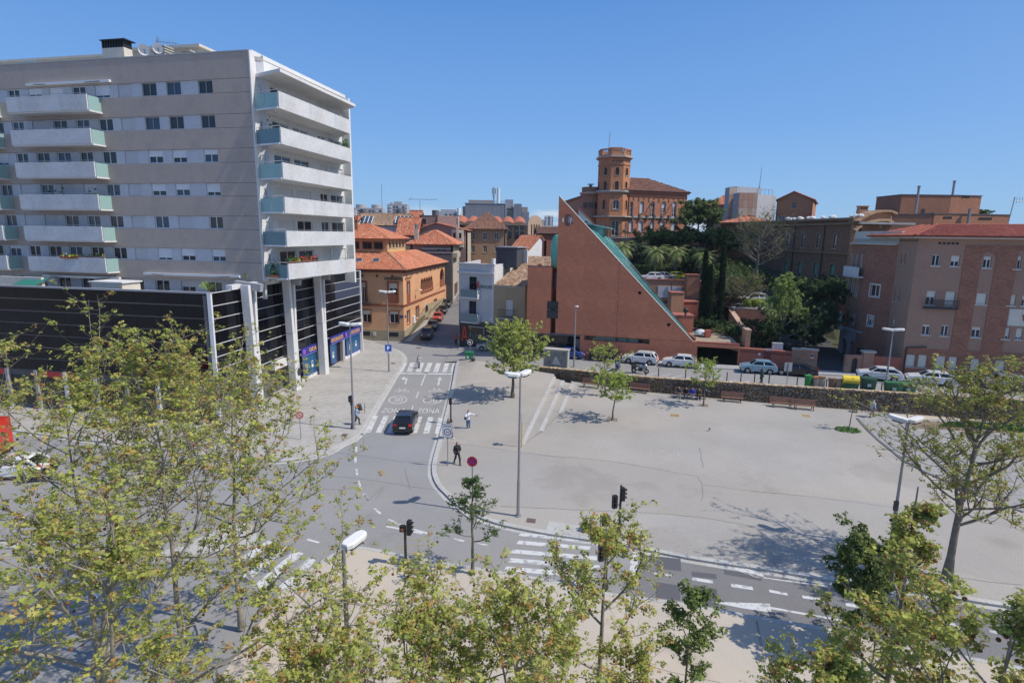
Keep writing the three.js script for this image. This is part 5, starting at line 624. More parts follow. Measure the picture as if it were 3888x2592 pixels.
// ---------- white office house, beige house and the brick building with the sloping roof ----------
{const AV=new Facade([-8.1,-86.5],[-2.75,-83.7]),R=(x0,y0,x1,y1)=>AV.rect(ZB(x0,y0),ZB(x1,y1)),wallM=plaster([.5,.51,.53],301),dark=std([.03,.034,.034],.5);
const b=thing('office_house','narrow white three storey office house with a black shopfront and red lettering','house',[-4,0,-90]);const L=AV.L,top=12.7;
const w1=R(1190,1015,1254,898),w2=R(1188,1212,1250,1105);
part(b,'wall',AV.wall([[0,4.2],[L,4.2],[L,top],[0,top]],[w1,w2],.35),wallM);for(const w of[w1,w2])windowIn(b,AV,w,{nx:2,frame:M.darkFrame,pane:w===w1?M.paneDark:M.pane,depth:.2});
const pL=AV.pt(0,0,0),pR=AV.pt(L,0,0);const SL=new Facade([pL.x + 2.2,pL.z - 14],[pL.x,pL.z]),SR=new Facade([pR.x,pR.z],[pR.x + 4.5,pR.z - 14]);
part(b,'wall',SL.box(0,SL.L - .02,.1,top,-.3,0),wallM);part(b,'wall',SR.box(.02,SR.L,.1,top,-.3,0),M.white);part(b,'wall',AV.box(0,L,.1,4.2,-.6,-.3),dark);
part(b,'cornice',[AV.box(-.15,L + .15,11.35,11.6,0,.3),AV.box(-.1,L + .1,top,top + .12,-.4,.1)],M.white);
part(b,'roof',prismY([[pL.x + .3,pL.z - .4],[pR.x - .2,pR.z - .4],[pR.x + 4.2,pR.z - 14],[pL.x + 2.4,pL.z - 14]],11.9,12.1),std([.24,.09,.08],.9));
const dk=R(1300,770,1465,672);const rb=thing('roof_hut','dark blue grey stair box on the roof of the white office house','roof hut',AV.pt((dk.u0 + dk.u1)/2,12.1,-6));part(rb,'wall',box(dk.u1 - dk.u0 + .3,3.0,3,0,1.5,0,-.48),std([.06,.062,.075],.7),{local:true});part(rb,'roof',box(dk.u1 - dk.u0 + .7,.14,3.4,0,3.07,0,-.48),M.greyPanel,{local:true});part(rb,'door_frame',box(1.0,2.6,.3,(dk.u1 - dk.u0)/2 + .5,1.4,.2,-.48),M.white,{local:true});
part(b,'roof_vent',cyl(.3,.3,.9,...(()=>{const p=AV.pt(L - .2,top,-.2);return[p.x,p.y,p.z];})()),M.whitePaint);
for(const[y0,y1]of[[1070,1010],[1275,1215]]){const q=R(1142,y0,1288,y1),bal=part(b,'balcony',AV.box(q.u0,q.u1,q.v0 - .05,q.v0 + .12,.02,.95),M.white);part(bal,'glass_panel',[AV.box(q.u0 + .02,q.u1 - .02,q.v0 + .2,q.v1,.9,.93)],phys([.28,.37,.39],.25,{transmission:.3,thickness:0}));part(bal,'side_panel',AV.box(q.u1 - .03,q.u1,q.v0 + .2,q.v1,.1,.93),M.whiteFrame);part(bal,'railing',[bar(AV.pt(q.u0,q.v1 + .06,.92),AV.pt(q.u1,q.v1 + .06,.92),.03)],M.steel);}
const red=std([.55,.045,.025],.45),gl=std([.16,.165,.17],.6);const at=(str,x0,x1,y0,y1,m,w)=>{const q=R(x0,y0,x1,y1);return part(b,'lettering',AV.put(letters(str,'sans_bold',q.u0,q.u1,q.v0,.06,q.v1 - q.v0).translate(0,0,w)),m,{uv:true});};
at('A',1255,1280,992,932,red,.02);at('dvocats',1284,1388,995,965,std([.2,.21,.22],.6),.02);at('A',1126,1182,1440,1322,red,.06);at('dvocats',1188,1375,1440,1375,gl,.06);
part(b,'shopfront',AV.box(0,L,.15,4.18,-.28,.02),dark);{const q=R(1185,1490,1315,1332);const sw=part(b,'shop_window',AV.box(q.u0,q.u1,.5,q.v1,.02,.03),M.paneDark);part(sw,'frame',[AV.box(q.u0,q.u1,q.v1,q.v1 + .07,.02,.06),AV.box(q.u1,q.u1 + .06,.3,q.v1 + .07,.02,.06)],M.whiteFrame);part(b,'spotlight',AV.put(ball(.13,q.u0 + .5,q.v1 - .25,.08)),M.orange);}
part(b,'sign_strip',AV.box(.2,L - .1,3.85,4.1,.02,.05),std([.1,.11,.11],.6));part(b,'rain_pipe',[bar(AV.pt(.1,.2,.1),AV.pt(.1,7,.1),.06),bar(AV.pt(.1,7,.1),AV.pt(-.2,7.3,.3),.05)],M.steel);part(b,'alarm_box',AV.box(L - .45,L - .2,4.6,5.0,.01,.12),M.whitePaint);}
{const BE=new Facade([-2.73,-83.7],[1.75,-81.3]),b=thing('beige_house','beige house with an old mottled tile roof and one iron balcony','house',[-.5,0,-86]);const m=plaster([.36,.29,.19],311,.08),q=BE.rect(ZB(1500,1225),ZB(1560,1098)),top=9.65;q.u0=Math.max(q.u0,.3);
part(b,'wall',BE.wall([[0,.3],[BE.L,.3],[BE.L,top],[0,top]],[q],.3),m);windowIn(b,BE,q,{name:'balcony_door',nx:2,frame:M.whiteFrame,pane:M.blind,depth:.12});part(b,'cornice',BE.box(0,BE.L,top,top + .12,-.3,.06),M.stone);
const r=BE.rect(ZB(1455,1240),ZB(1600,1180)),bal=part(b,'iron_balcony',BE.box(r.u0,Math.min(r.u1,BE.L - .05),r.v0 - .16,r.v0,.01,.75),M.stone);part(bal,'railing',[...Array.from({length:17},(_,i)=>{const u=lerp(r.u0,Math.min(r.u1,BE.L - .05),i/16);return bar(BE.pt(u,r.v0,.7),BE.pt(u,r.v1,.7),.02);}),bar(BE.pt(r.u0,r.v1,.7),BE.pt(r.u1,r.v1,.7),.03)],M.darkSteel);
part(b,'sill',[BE.box(r.u0 - .1,r.u1 + .1,r.v0 - .6,r.v0 - .4,.01,.3)],tint(M.stone,[.5,.3,.2]));part(b,'shop_shutter',BE.box(.3,BE.L - .3,.4,3.2,.01,.05),M.darkSteel);part(b,'meter_box',BE.box(.2,.55,3.7,4.2,.01,.12),M.blind);
const P=(u,w,y)=>BE.pt(u,y,-w);tiledSlope(b,[P(-.05,.15,top + .15),P(BE.L + .1,.15,top + .15),P(BE.L + 1.8,9,top + 4.1),P(.9,9,top + 4.1)],'old',{step:.25,len:.42,seed:31});part(b,'wall',BE.box(0,BE.L,.3,top - .3,-9,-8.7),m);}
{const A=[-2,-77.6],Bp=[28,-69.0],T=new Facade(A,Bp),un=(p)=>T.uv(ZN(...p)),brick=brickMat([.55,.19,.1],321,.08,.29,.07,.95,.26),redP=plaster([.2,.045,.03],322),teal=phys([.12,.4,.34],.3,{metalness:.25}),teal2=phys([.2,.5,.44],.35,{metalness:.2}),tealGrey=phys([.3,.42,.4],.3,{metalness:.3}),g0=1.2;
const b=thing('brick_hall','modern brick building with a steep triangular front and teal glazed roof slope','building',[T.pt(15,0,-6).x,0,T.pt(15,0,-6).z]);
const uL=8.05,uR=25.45,vB=4.22,vT=21.95,th=.55;
const[hu,hv]=un([237,302]),s0=un([378,1290]),s1=un([932,1355]);const slot={u0:s0[0],u1:s1[0],v0:3.55,v1:4.15};
const hyp=(u)=>lerp(vT,vB,(u - uL)/(uR - uL));
part(b,'front_wall',T.wall([[uL,vB],[uR + .1,vB - .0],[uR,vB + .05],[uL,vT]],[{round:1,u:hu,v:hv,r:.78},{round:1,u:un([850,922])[0],v:un([850,922])[1],r:.22},{round:1,u:un([1097,1193])[0],v:un([1097,1193])[1],r:.22}],th),brick);
part(b,'front_wall',T.wall([[11.4,g0 - .3],[26.05,g0 - .3],[26.05,vB - .012],[11.4,vB - .012]],[slot],th).translate(-.01*T.n.x,0,-.01*T.n.z),brick);
for(let i=0;i<6;i++){const u=lerp(slot.u0,slot.u1,i/6),w=part(b,'slot_window',T.box(u + .03,lerp(slot.u0,slot.u1,(i + 1)/6)- .03,slot.v0 + .02,slot.v1 - .02,-.4,-.36),i===0||i===5?M.paneDark:phys([.1,.17,.17],.1));}part(b,'slot_frame',[T.box(slot.u0,slot.u1,slot.v0,slot.v0 + .05,-.45,-.3),T.box(lerp(slot.u0,slot.u1,.5)- .12,lerp(slot.u0,slot.u1,.5)+ .12,slot.v0,slot.v1,-.45,-.3)],M.darkFrame);
part(b,'movement_joint',[T.box(un([662,1000])[0],un([662,1000])[0]+ .03,vB,hyp(un([662,1000])[0])- .1,.001,.006),T.box(11.4,26,vB - .03,vB + .0,.001,.006)],std([.11,.045,.03],.9));
part(b,'hole_back',[T.put(new THREE.CylinderGeometry(.22,.22,.03,16).rotateX(Math.PI/2).translate(un([850,922])[0],un([850,922])[1],-th + .05)),T.put(new THREE.CylinderGeometry(.22,.22,.03,16).rotateX(Math.PI/2).translate(un([1097,1193])[0],un([1097,1193])[1],-th + .05))],M.black);
{const o=T.pt(hu + .35,hv - .1,-.5);part(b,'star_ornament',[0,1,2,3].map((k)=>T.put(box(.07,.95,.07,0,0,0,0,0,k*Math.PI/4).translate(hu + .38,hv + .05,-.3))).concat([T.put(box(.06,1.2,.06,hu + .3,hv - .35,-.3))]),M.whitePaint);}
part(b,'coping',[beam(T.pt(uL,vT + .03,-.25),T.pt(uR + .1,vB + .04,-.25),.62,.07)],M.stone);
const TB=new Facade([T.pt(0,0,-6.5).x,T.pt(0,0,-6.5).z],[T.pt(30,0,-6.5).x,T.pt(30,0,-6.5).z]);
const bl=[[598,460],[760,655],[880,770],[1040,950],[1150,1110],[1270,1250],[1305,1325]].map((p)=>TB.uv(ZN(...p))),b0=bl[0],b1=bl[6];const S=(t,w)=>{const a=T.pt(lerp(uL + 3.9,uR,t),hyp(lerp(uL + 3.9,uR,t))- .02,-.56),c=TB.pt(lerp(b0[0],b1[0],t),lerp(b0[1],b1[1],t),0);return a.lerp(c,w);};
const n=5,m=9;for(let i=0;i<m;i++)for(let j=0;j<n;j++){const q=[S((i + .02)/m,(j + .06)/n),S((i + .98)/m,(j + .06)/n),S((i + .98)/m,(j + .94)/n),S((i + .02)/m,(j + .94)/n)];part(b,'roof_panel',quad(...q),[teal,teal2,teal,tealGrey,teal][(i*3 + j*2 + (hash2(i,j,8)>.7?1:0))%5]);}
part(b,'roof_slope',[quad(S(0,0),S(1,0),S(1,1),S(0,1)).translate(-.05,-.09,0)],std([.05,.1,.09],.6));part(b,'roof_rib',Array.from({length:6},(_,j)=>beam(S(0,j/5).add(V(.03,.06,0)),S(1,j/5).add(V(.03,.06,0)),.07,.1)),tealGrey);
part(b,'roof_rail',[[0.32,.98]].flatMap(()=>[beam(S(.3,.62).add(V(.1,.3,0)),S(.95,.62).add(V(.1,.3,0)),.09,.09),...[.42,.55,.68].map((t)=>beam(S(t,.62).add(V(.1,.3,0)),S(t,1).add(V(.1,.4,0)),.08,.08))]),std([.12,.05,.04],.7));
part(b,'rear_gable',TB.wall([[uL + .5,g0],[b1[0]+ .2,g0],[b1[0],b1[1]],[b0[0],b0[1]],[uL + .5,b0[1]+ .3]],[],.3),brick);
{const q=(x,y)=>TB.uv(ZN(x,y)),f0=q(350,215),f1=q(480,345),f2=q(355,345);part(b,'white_fin',TB.wall([[f2[0],f2[1]- 2],[f1[0]+ .2,f1[1]- 1.8],[f1[0],f1[1]],[f0[0],f0[1]]],[{u0:q(385,330)[0],u1:q(430,330)[0],v0:q(400,345)[1],v1:q(400,310)[1],arch:true}],.25).translate(T.n.x*2,0,T.n.z*2),M.white);part(b,'fin_coping',beam(TB.pt(f0[0],f0[1]+ .05,2),TB.pt(f1[0]+ .6,f1[1]- .55,2),.35,.1),std([.3,.09,.06],.7));
const t0=q(440,425),t1=q(565,345);part(b,'roof_box',TB.box(t0[0]- .6,t1[0],t0[1]- 1,t1[1]- .3,.2,3),teal);part(b,'roof_box_lid',TB.put(box(t1[0]- t0[0]+ 2,.12,3.8,(t0[0]+ t1[0])/2,t1[1]- .15,1.6,0,0,-.18)),teal2);part(b,'roof_box_grille',TB.box(t0[0]+ .3,t1[0]- .1,t0[1]+ .05,t0[1]+ .55,3,3.04),tealGrey);}
const e0=un([0,690]),bl0=T.uv(ZB(1684,1100))[0],bl1=un([98,800])[0];const b13=12.95;
part(b,'left_block',T.wall([[bl0,vB - .1],[bl1,vB - .1],[bl1,b13],[bl0,b13]],[],.6),brick);part(b,'left_block',[T.box(bl0,bl0 + .4,vB,b13,-7,-.62),T.box(bl0,bl1,b13 - .6,b13 - .3,-7,-.62),T.box(bl1 - .3,bl1,vB,b13,-3.2,-.62)],brick);part(b,'coping',[T.box(bl0 - .05,bl1 + .05,b13,b13 + .1,-.65,.05)],M.darkConcrete);
{const q=T.rect(ZN(38,690),ZN(140,478));part(b,'rear_block',T.box(q.u0,8.0,vB,q.v1,-6.5,-4),brick);part(b,'teal_disc',T.put(new THREE.SphereGeometry(1,20,14).scale(.75,2.2,.35).translate(un([135,570])[0]- .15,un([135,570])[1],-.9)),teal);}
part(b,'stair_strip',[T.box(bl1,uL + .0,vB,12.2,-1.25,-1.1)],redP);for(const[y0,y1]of[[890,750],[1140,990]]){const v0=un([100,y0])[1],v1=un([100,y1])[1];for(const k of[0,1])part(b,'stair_window',T.box(bl1 + .02 - (y0>1000?.5:0),uL + (y0>1000?.3:-.02),lerp(v0,v1,k/2)+ .03,lerp(v0,v1,(k + 1)/2)- .03,y0>1000?.005:-1.08,y0>1000?.03:-1.04),M.pane);}
part(b,'side_wall',T.box(uL,uL + .4,vB,14,-5.5,-th - .01),brick);part(b,'soffit',T.box(bl0,11.4,vB - .25,vB - .02,-5,-.02),M.darkConcrete);part(b,'entrance_wall',T.box(bl0,11.4,g0 - .6,vB - .25,-2.6,-2.4),std([.04,.045,.045],.5));
for(let i=0;i<5;i++){const u=5.4 + i*1.18,w=part(b,'entrance_glass',T.box(u + .05,u + 1.1,g0 - .2,vB - .4,-2.38,-2.34),M.paneDark);part(w,'frame',[T.box(u,u + .05,g0 - .4,vB - .3,-2.4,-2.28),T.box(u + .05,u + 1.1,2.0,2.06,-2.36,-2.28)],M.greyFrame);}part(b,'entrance_door',T.box(10.2,11.0,g0 - .2,3.2,-2.32,-2.28),M.blind);part(b,'pier',T.box(1.2,1.9,g0 - .8,vB - .1,-.7,-.1),brick);
const uG=26.05,uE=T.uv(ZN(1700,1400))[0],gr=mottled([.3,.24,.17],.95,.25,.45,3,325);const op={u0:uG + .1,u1:T.uv(ZN(1688,1450))[0],v0:g0 - .35,v1:T.uv(ZN(1500,1388))[1]};
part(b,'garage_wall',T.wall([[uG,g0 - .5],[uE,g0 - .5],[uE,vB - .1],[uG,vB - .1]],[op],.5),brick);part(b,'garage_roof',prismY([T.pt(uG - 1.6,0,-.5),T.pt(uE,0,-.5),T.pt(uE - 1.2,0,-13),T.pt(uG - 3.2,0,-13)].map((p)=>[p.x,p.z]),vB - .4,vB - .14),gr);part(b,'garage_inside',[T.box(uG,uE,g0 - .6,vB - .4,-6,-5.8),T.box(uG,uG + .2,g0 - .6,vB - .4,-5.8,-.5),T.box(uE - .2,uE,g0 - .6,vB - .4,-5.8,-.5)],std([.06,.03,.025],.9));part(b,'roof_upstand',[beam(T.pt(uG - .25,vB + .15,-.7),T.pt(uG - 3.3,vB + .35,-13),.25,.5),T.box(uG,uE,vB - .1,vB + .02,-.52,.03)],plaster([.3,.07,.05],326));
{const p=T.pt(uG + .6,vB + .0,-5.5);part(b,'skylight_dome',new THREE.SphereGeometry(.9,16,8,0,6.3,0,1.3).translate(p.x,p.y - .1,p.z),M.blind);part(b,'vent_box',box(.7,.9,.6,p.x + .6,p.y + .4,p.z + 1),std([.4,.1,.06],.8));}}
// ---------- hill with gardens and terraces behind the street ----------
const hillH=(x,z)=>{const f=backZ(x)- z;return hs(clamp(x,-10,60))+ (x<10?0:1)*(interp(f,[0,3,9,21,25,45,80,140],[-.3,.2,1.2,2.6,8.2,10.5,13,15]))*sstep(10,17,x)*(1 - .75*sstep(33,40,x - (z + 75)*.12)*sstep(-100,-72,z));};
struct('hill',drape([[10,-79],[22,-72],[34,-68.4],[60,-62],[110,-60],[150,-230],[-6,-230],[2,-110]],(x,z)=>hillH(x,z),-.25,6),mottled([.06,.065,.03],.95,.35,.25,8,401));
const wallRed=plaster([.36,.12,.08],402,.1),wallOrange=plaster([.5,.26,.15],403,.12);
function wallThing(name,label,pts,y0,y1,th,m,cop,o={}){const c=pts[0],t=thing(name,label,o.cat||'wall',[c[0],0,c[1]]);for(let i=0;i<pts.length - 1;i++){const a=pts[i],b=pts[i + 1],f=new Facade(a,b),ya=Array.isArray(y1)?y1[i]:y1,yb=Array.isArray(y1)?y1[i + 1]:y1,b0=Array.isArray(y0)?Math.min(y0[i],y0[i + 1]):y0;part(t,'wall',f.wall([[0,b0],[f.L,b0],[f.L,yb],[0,ya]],[],th),m);if(cop)part(t,'coping',beam(f.pt(-.05,ya + .06,-th/2),f.pt(f.L + .05,yb + .06,-th/2),th + .16,.12),cop);}return t;}
{
const T=new Facade([-2,-77.6],[28,-69.0]),e=T.pt(T.uv(ZN(1700,1400))[0]+ .02,0,0);const A=[e.x,e.z],p=(x,y)=>gs2(ZD(x,y)),g1=p(612,1395),g2b=p(782,1412);
const d0=p(430,1390),d1=p(478,1390),tp=(q,px)=>heightAt(ZD(...px),V(q[0],0,q[1]));
const t=wallThing('street_wall','low red street wall with a dark door, right of the garage opening',[A,g1],1.2,[tp(A,[290,1262]),tp(g1,[610,1285])],.4,wallRed,wallRed);const f=new Facade(A,g1);{const u0=V(d0[0],0,d0[1]).sub(f.a).dot(f.t),u1=V(d1[0],0,d1[1]).sub(f.a).dot(f.t);part(t,'door',f.box(u0,u1,1.6,3.6,.01,.05),std([.14,.03,.025],.6));part(t,'door_sign',f.box(u0 + .2,u0 + .75,3.65,3.95,.02,.05),M.whitePaint);part(t,'bell_box',f.box(u0 - .6,u0 - .35,3.1,3.35,.01,.06),M.whitePaint);}
const ac=thing('air_conditioner','grey air conditioning unit on the wall roof behind the dark door','air conditioner',heightAt(ZD(495,1262),V((d1[0]+ .6),0,d1[1]- 1.2))*0?[0,0,0]:[d1[0]+ 1.1,tp(d1,[480,1275])- .1,d1[1]- 1]);part(ac,'case',box(1.15,.85,.6,0,.43,0,-.28),M.blind,{local:true});part(ac,'fan_grille',new THREE.TorusGeometry(.28,.04,6,20).rotateY(-.28).translate(-.05,.43,.32),M.greyPanel,{local:true});part(ac,'lid',box(1.2,.06,.66,0,.88,0,-.28),M.greyPanel,{local:true});
part(t,'flat_roof',prismY([A,g1,[g1[0]- 1,g1[1]- 3],[A[0]- 1.5,A[1]- 3]],3.3,3.5),std([.33,.14,.1],.9));
const gp=plaster([.36,.2,.14],405,.2);const t2=wallThing('gate_wall','left gate pier wall with a round yellow and black notice',[g1,p(672,1402)],1.2,[tp(g1,[612,1262]),tp(g1,[612,1262])],.6,gp,M.stone);const t3=new Facade(p(672,1402),g2b);part(t2,'wall',t3.box(0,t3.L,1.2,4.2,-.5,-.02),gp);part(t2,'coping',t3.box(-.1,t3.L + .1,4.2,4.35,-.6,.1),M.stone);part(t2,'rough_base',t3.box(t3.L - 2.2,t3.L,1.2,2.9,-.3,.08),mottled([.28,.21,.15],.95,.4,.3,1.5,406));{const q=t3.rect(ZD(748,1322),ZD(768,1298));part(t2,'notice',t3.box(q.u0,q.u1,q.v0,q.v1,.0,.03),M.whitePaint);part(t2,'notice_mark',t3.put(new THREE.TorusGeometry((q.u1 - q.u0)*.3,.07,6,16).translate((q.u0 + q.u1)/2,(q.v0 + q.v1)/2 + .05,.04)),M.blackPaint);}
const r0=p(968,1426),r1=p(1150,1432),r2=p(1335,1440),f2=new Facade(r0,r1),f3=new Facade(r1,r2);const t4=thing('gate_wall','right gate wall with a dark arched gate in front of the stone porch','wall',[r0[0],0,r0[1]]);const dq={u0:f2.rect(ZD(1012,1420),ZD(1062,1330)).u0,u1:f2.rect(ZD(1012,1420),ZD(1062,1330)).u1,v0:1.3,v1:f2.uv(ZD(1035,1322))[1],arch:true};
part(t4,'wall',f2.wall([[0,1.2],[f2.L,1.2],[f2.L,f2.uv(ZD(1140,1305))[1]],[0,f2.uv(ZD(1000,1305))[1]]],[dq],.5),gp);part(t4,'gate',f2.sheet(openShape(dq,THREE.Shape),-.3,.05),M.darkSteel);part(t4,'pier',f2.box(f2.L*.62,f2.L,1.2,f2.uv(ZD(1110,1292))[1]+ .1,-.55,.12),gp);part(t4,'pier_cap',f2.box(f2.L*.58,f2.L + .15,f2.uv(ZD(1110,1292))[1]+ .1,f2.uv(ZD(1110,1292))[1]+ .3,-.65,.22),M.stone);part(t4,'rough_base',f2.box(-.05,dq.u0 - .05,1.2,3.0,-.4,.07),mottled([.28,.21,.15],.95,.4,.3,1.5,408));part(t4,'wall',f3.box(0,f3.L,1.2,f3.uv(ZD(1240,1315))[1],-.4,-.02),wallRed);part(t4,'meter_box',f3.box(.1,.8,1.9,2.9,-.01,.08),M.blind);
struct('driveway',drape([g2b,r0,[44,-76],[46,-84],[38,-84],[37,-76]],(x,z)=>hillH(x,z),.06,3),std([.06,.06,.062],.9));
const q=(px,z)=>{const v=onZ(ZN(...px),z);return v;},gA=q([1612,1050],-84),gB=q([1790,1050],-80.5);wallThing('garden_wall','orange garden wall in shade above the stepping planter',[[gA.x,gA.z],[gB.x + 3,gB.z + .4]],2,[gA.y,gA.y + .2],.4,wallOrange,M.stone);
const s0=q([1612,1070],-83.6),s1=q([1700,1200],-77),s2=q([1755,1245],-72.5);const T1=T.pt(T.uv(ZN(1755,1390))[0],0,-.2);wallThing('garden_wall','orange stepped garden wall descending to the garage corner',[[s0.x,s0.z],[s1.x,s1.z],[T1.x,T1.z - .3]],1,[s0.y,heightAt(ZN(1700,1200),s1),heightAt(ZN(1750,1245),T1)],.55,wallOrange,tint(M.stone,[.6,.4,.3]));
const f0=q([1000,815],-92),f1=q([1262,820],-92),ff=new Facade([f0.x - 4,-93],[f1.x,-92]);const rw=thing('retaining_wall','rose retaining wall with white panels below the parked yellow car','wall',[f0.x,0,-92]);part(rw,'wall',ff.box(0,ff.L,2,f0.y,-.5,0),wallOrange);part(rw,'coping',ff.box(0,ff.L,f0.y,f0.y + .15,-.6,.1),wallRed);const pw=ff.rect(ZN(1000,962),ZN(1205,868)),pw2=ff.rect(ZN(1205,962),ZN(1255,895));part(rw,'white_panel',ff.box(pw.u0,pw.u1,pw.v0,pw.v1,.01,.06),M.white);part(rw,'white_panel',ff.box(pw2.u0 + .05,pw2.u1,pw2.v0,pw2.v1,.01,.06),M.white);part(rw,'pole',bar(ff.pt(...ff.uv(ZN(1120,960)),.2),ff.pt(...ff.uv(ZN(1120,830)),.2),.06),M.darkSteel);
const blk=(x0,x1,y0,y1,z,d,label,m)=>{const a=q([x0,y1],z),b2=q([x1,y1],z),c=q([x0,y0],z),t5=thing('garden_building',label,'outbuilding',[(a.x + b2.x)/2,0,z - d/2]);const f5=new Facade([a.x,z],[b2.x,z]);part(t5,'wall',f5.box(0,f5.L,Math.min(c.y,1.5),a.y,-d,0),m);part(t5,'roof_edge',f5.box(-.08,f5.L + .08,a.y,a.y + .14,-d,.08),wallRed);return[t5,f5];};
blk(1122,1232,1115,925,-84,2,'small square rose block beside the teal roof slope',wallOrange);blk(1257,1366,1000,772,-90,1.6,'taller rose block left of the cypresses',plaster([.36,.17,.1],411));blk(1232,1352,1120,1002,-86,3,'low rose wall block between the two square blocks',wallRed);blk(1140,1312,1190,1118,-78,3,'low red flat block with a small round vent at the foot of the roof slope',wallRed);blk(1366,1500,1000,830,-91,2,'red brown garden block behind the cypresses',wallRed);
{const a=q([1240,1085],-77.5),v=thing('roof_cowl','dark round vent cowl on the low red block','vent',[a.x,a.y - .5,a.z]);part(v,'pipe',cyl(.14,.14,.6,0,0,0),M.darkSteel,{local:true});part(v,'cowl',ball(.35,0,.75,0,10),M.black,{local:true});}
{const a=q([880,822],-94),b2=q([1262,822],-94);struct('terrace',prismY([[a.x - 8,-93.3],[b2.x + 1,-92.4],[b2.x + 22,-100],[b2.x + 22,-120],[a.x - 14,-116]],a.y - .6,a.y - .1),M.concrete);M.terraceY=a.y - .1;}
const w0=q([590,455],-112),w1=q([1030,460],-112),wf=new Facade([w0.x - 3,-113],[w1.x + 14,-112]),ar=[[738,790],[835,888],[930,985],[1060,1110]].map(([x0,x1])=>({...wf.rect(ZN(x0,560),ZN(x1,478)),arch:true})),ow=thing('arcade_wall','brown arcaded retaining wall below the brick tower','wall',[w0.x,0,-112]);part(ow,'wall',wf.wall([[0,6],[wf.L,6],[wf.L,w0.y],[0,w0.y]],ar,.5),brickMat([.25,.16,.11],412));ar.forEach((h)=>{const b5=part(ow,'arch',wf.sheet(openShape(h,THREE.Shape),-.45,.05),std([.12,.09,.07],.9));const s=openShape(grow(h,.3),THREE.Shape);s.holes.push(openPath(h));part(b5,'arch_ring',wf.sheet(s,.01,.08),brickMat([.33,.16,.1],413));});part(ow,'coping',wf.box(0,wf.L,w0.y,w0.y + .2,-.6,.15),M.stone);
const nf=thing('net_fence','tall net fence on pale posts above the palms','fence',[w1.x,0,-108]);[905,1035,1135,1240,1345,1398,1485].forEach((x)=>{const a=q([x,560],-108),b2=q([x,470],-108);part(nf,'post',bar(V(a.x,a.y - 2,-108),V(a.x,b2.y,-108),.07),M.lampPole);});const a6=q([1345,478],-108),b6=q([1398,478],-108);part(nf,'goal_frame',[bar(a6,b6,.09),bar(V(a6.x,q([1345,540],-108).y,-108),V(b6.x,q([1345,540],-108).y,-108),.09)],M.whiteFrame);const n0=q([905,470],-108),n1=q([1485,470],-108),net=[];for(let i=0;i<=24;i++)net.push(bar(V(lerp(n0.x,n1.x,i/24),n0.y,-108),V(lerp(n0.x,n1.x,i/24),n0.y - 4.5,-108),.012,.012,3));for(let j=0;j<=8;j++)net.push(bar(V(n0.x,n0.y - j*.55,-108),V(n1.x,n1.y - j*.55,-108),.012,.012,3));part(nf,'net',net,M.darkSteel,{kind:'stuff'});}
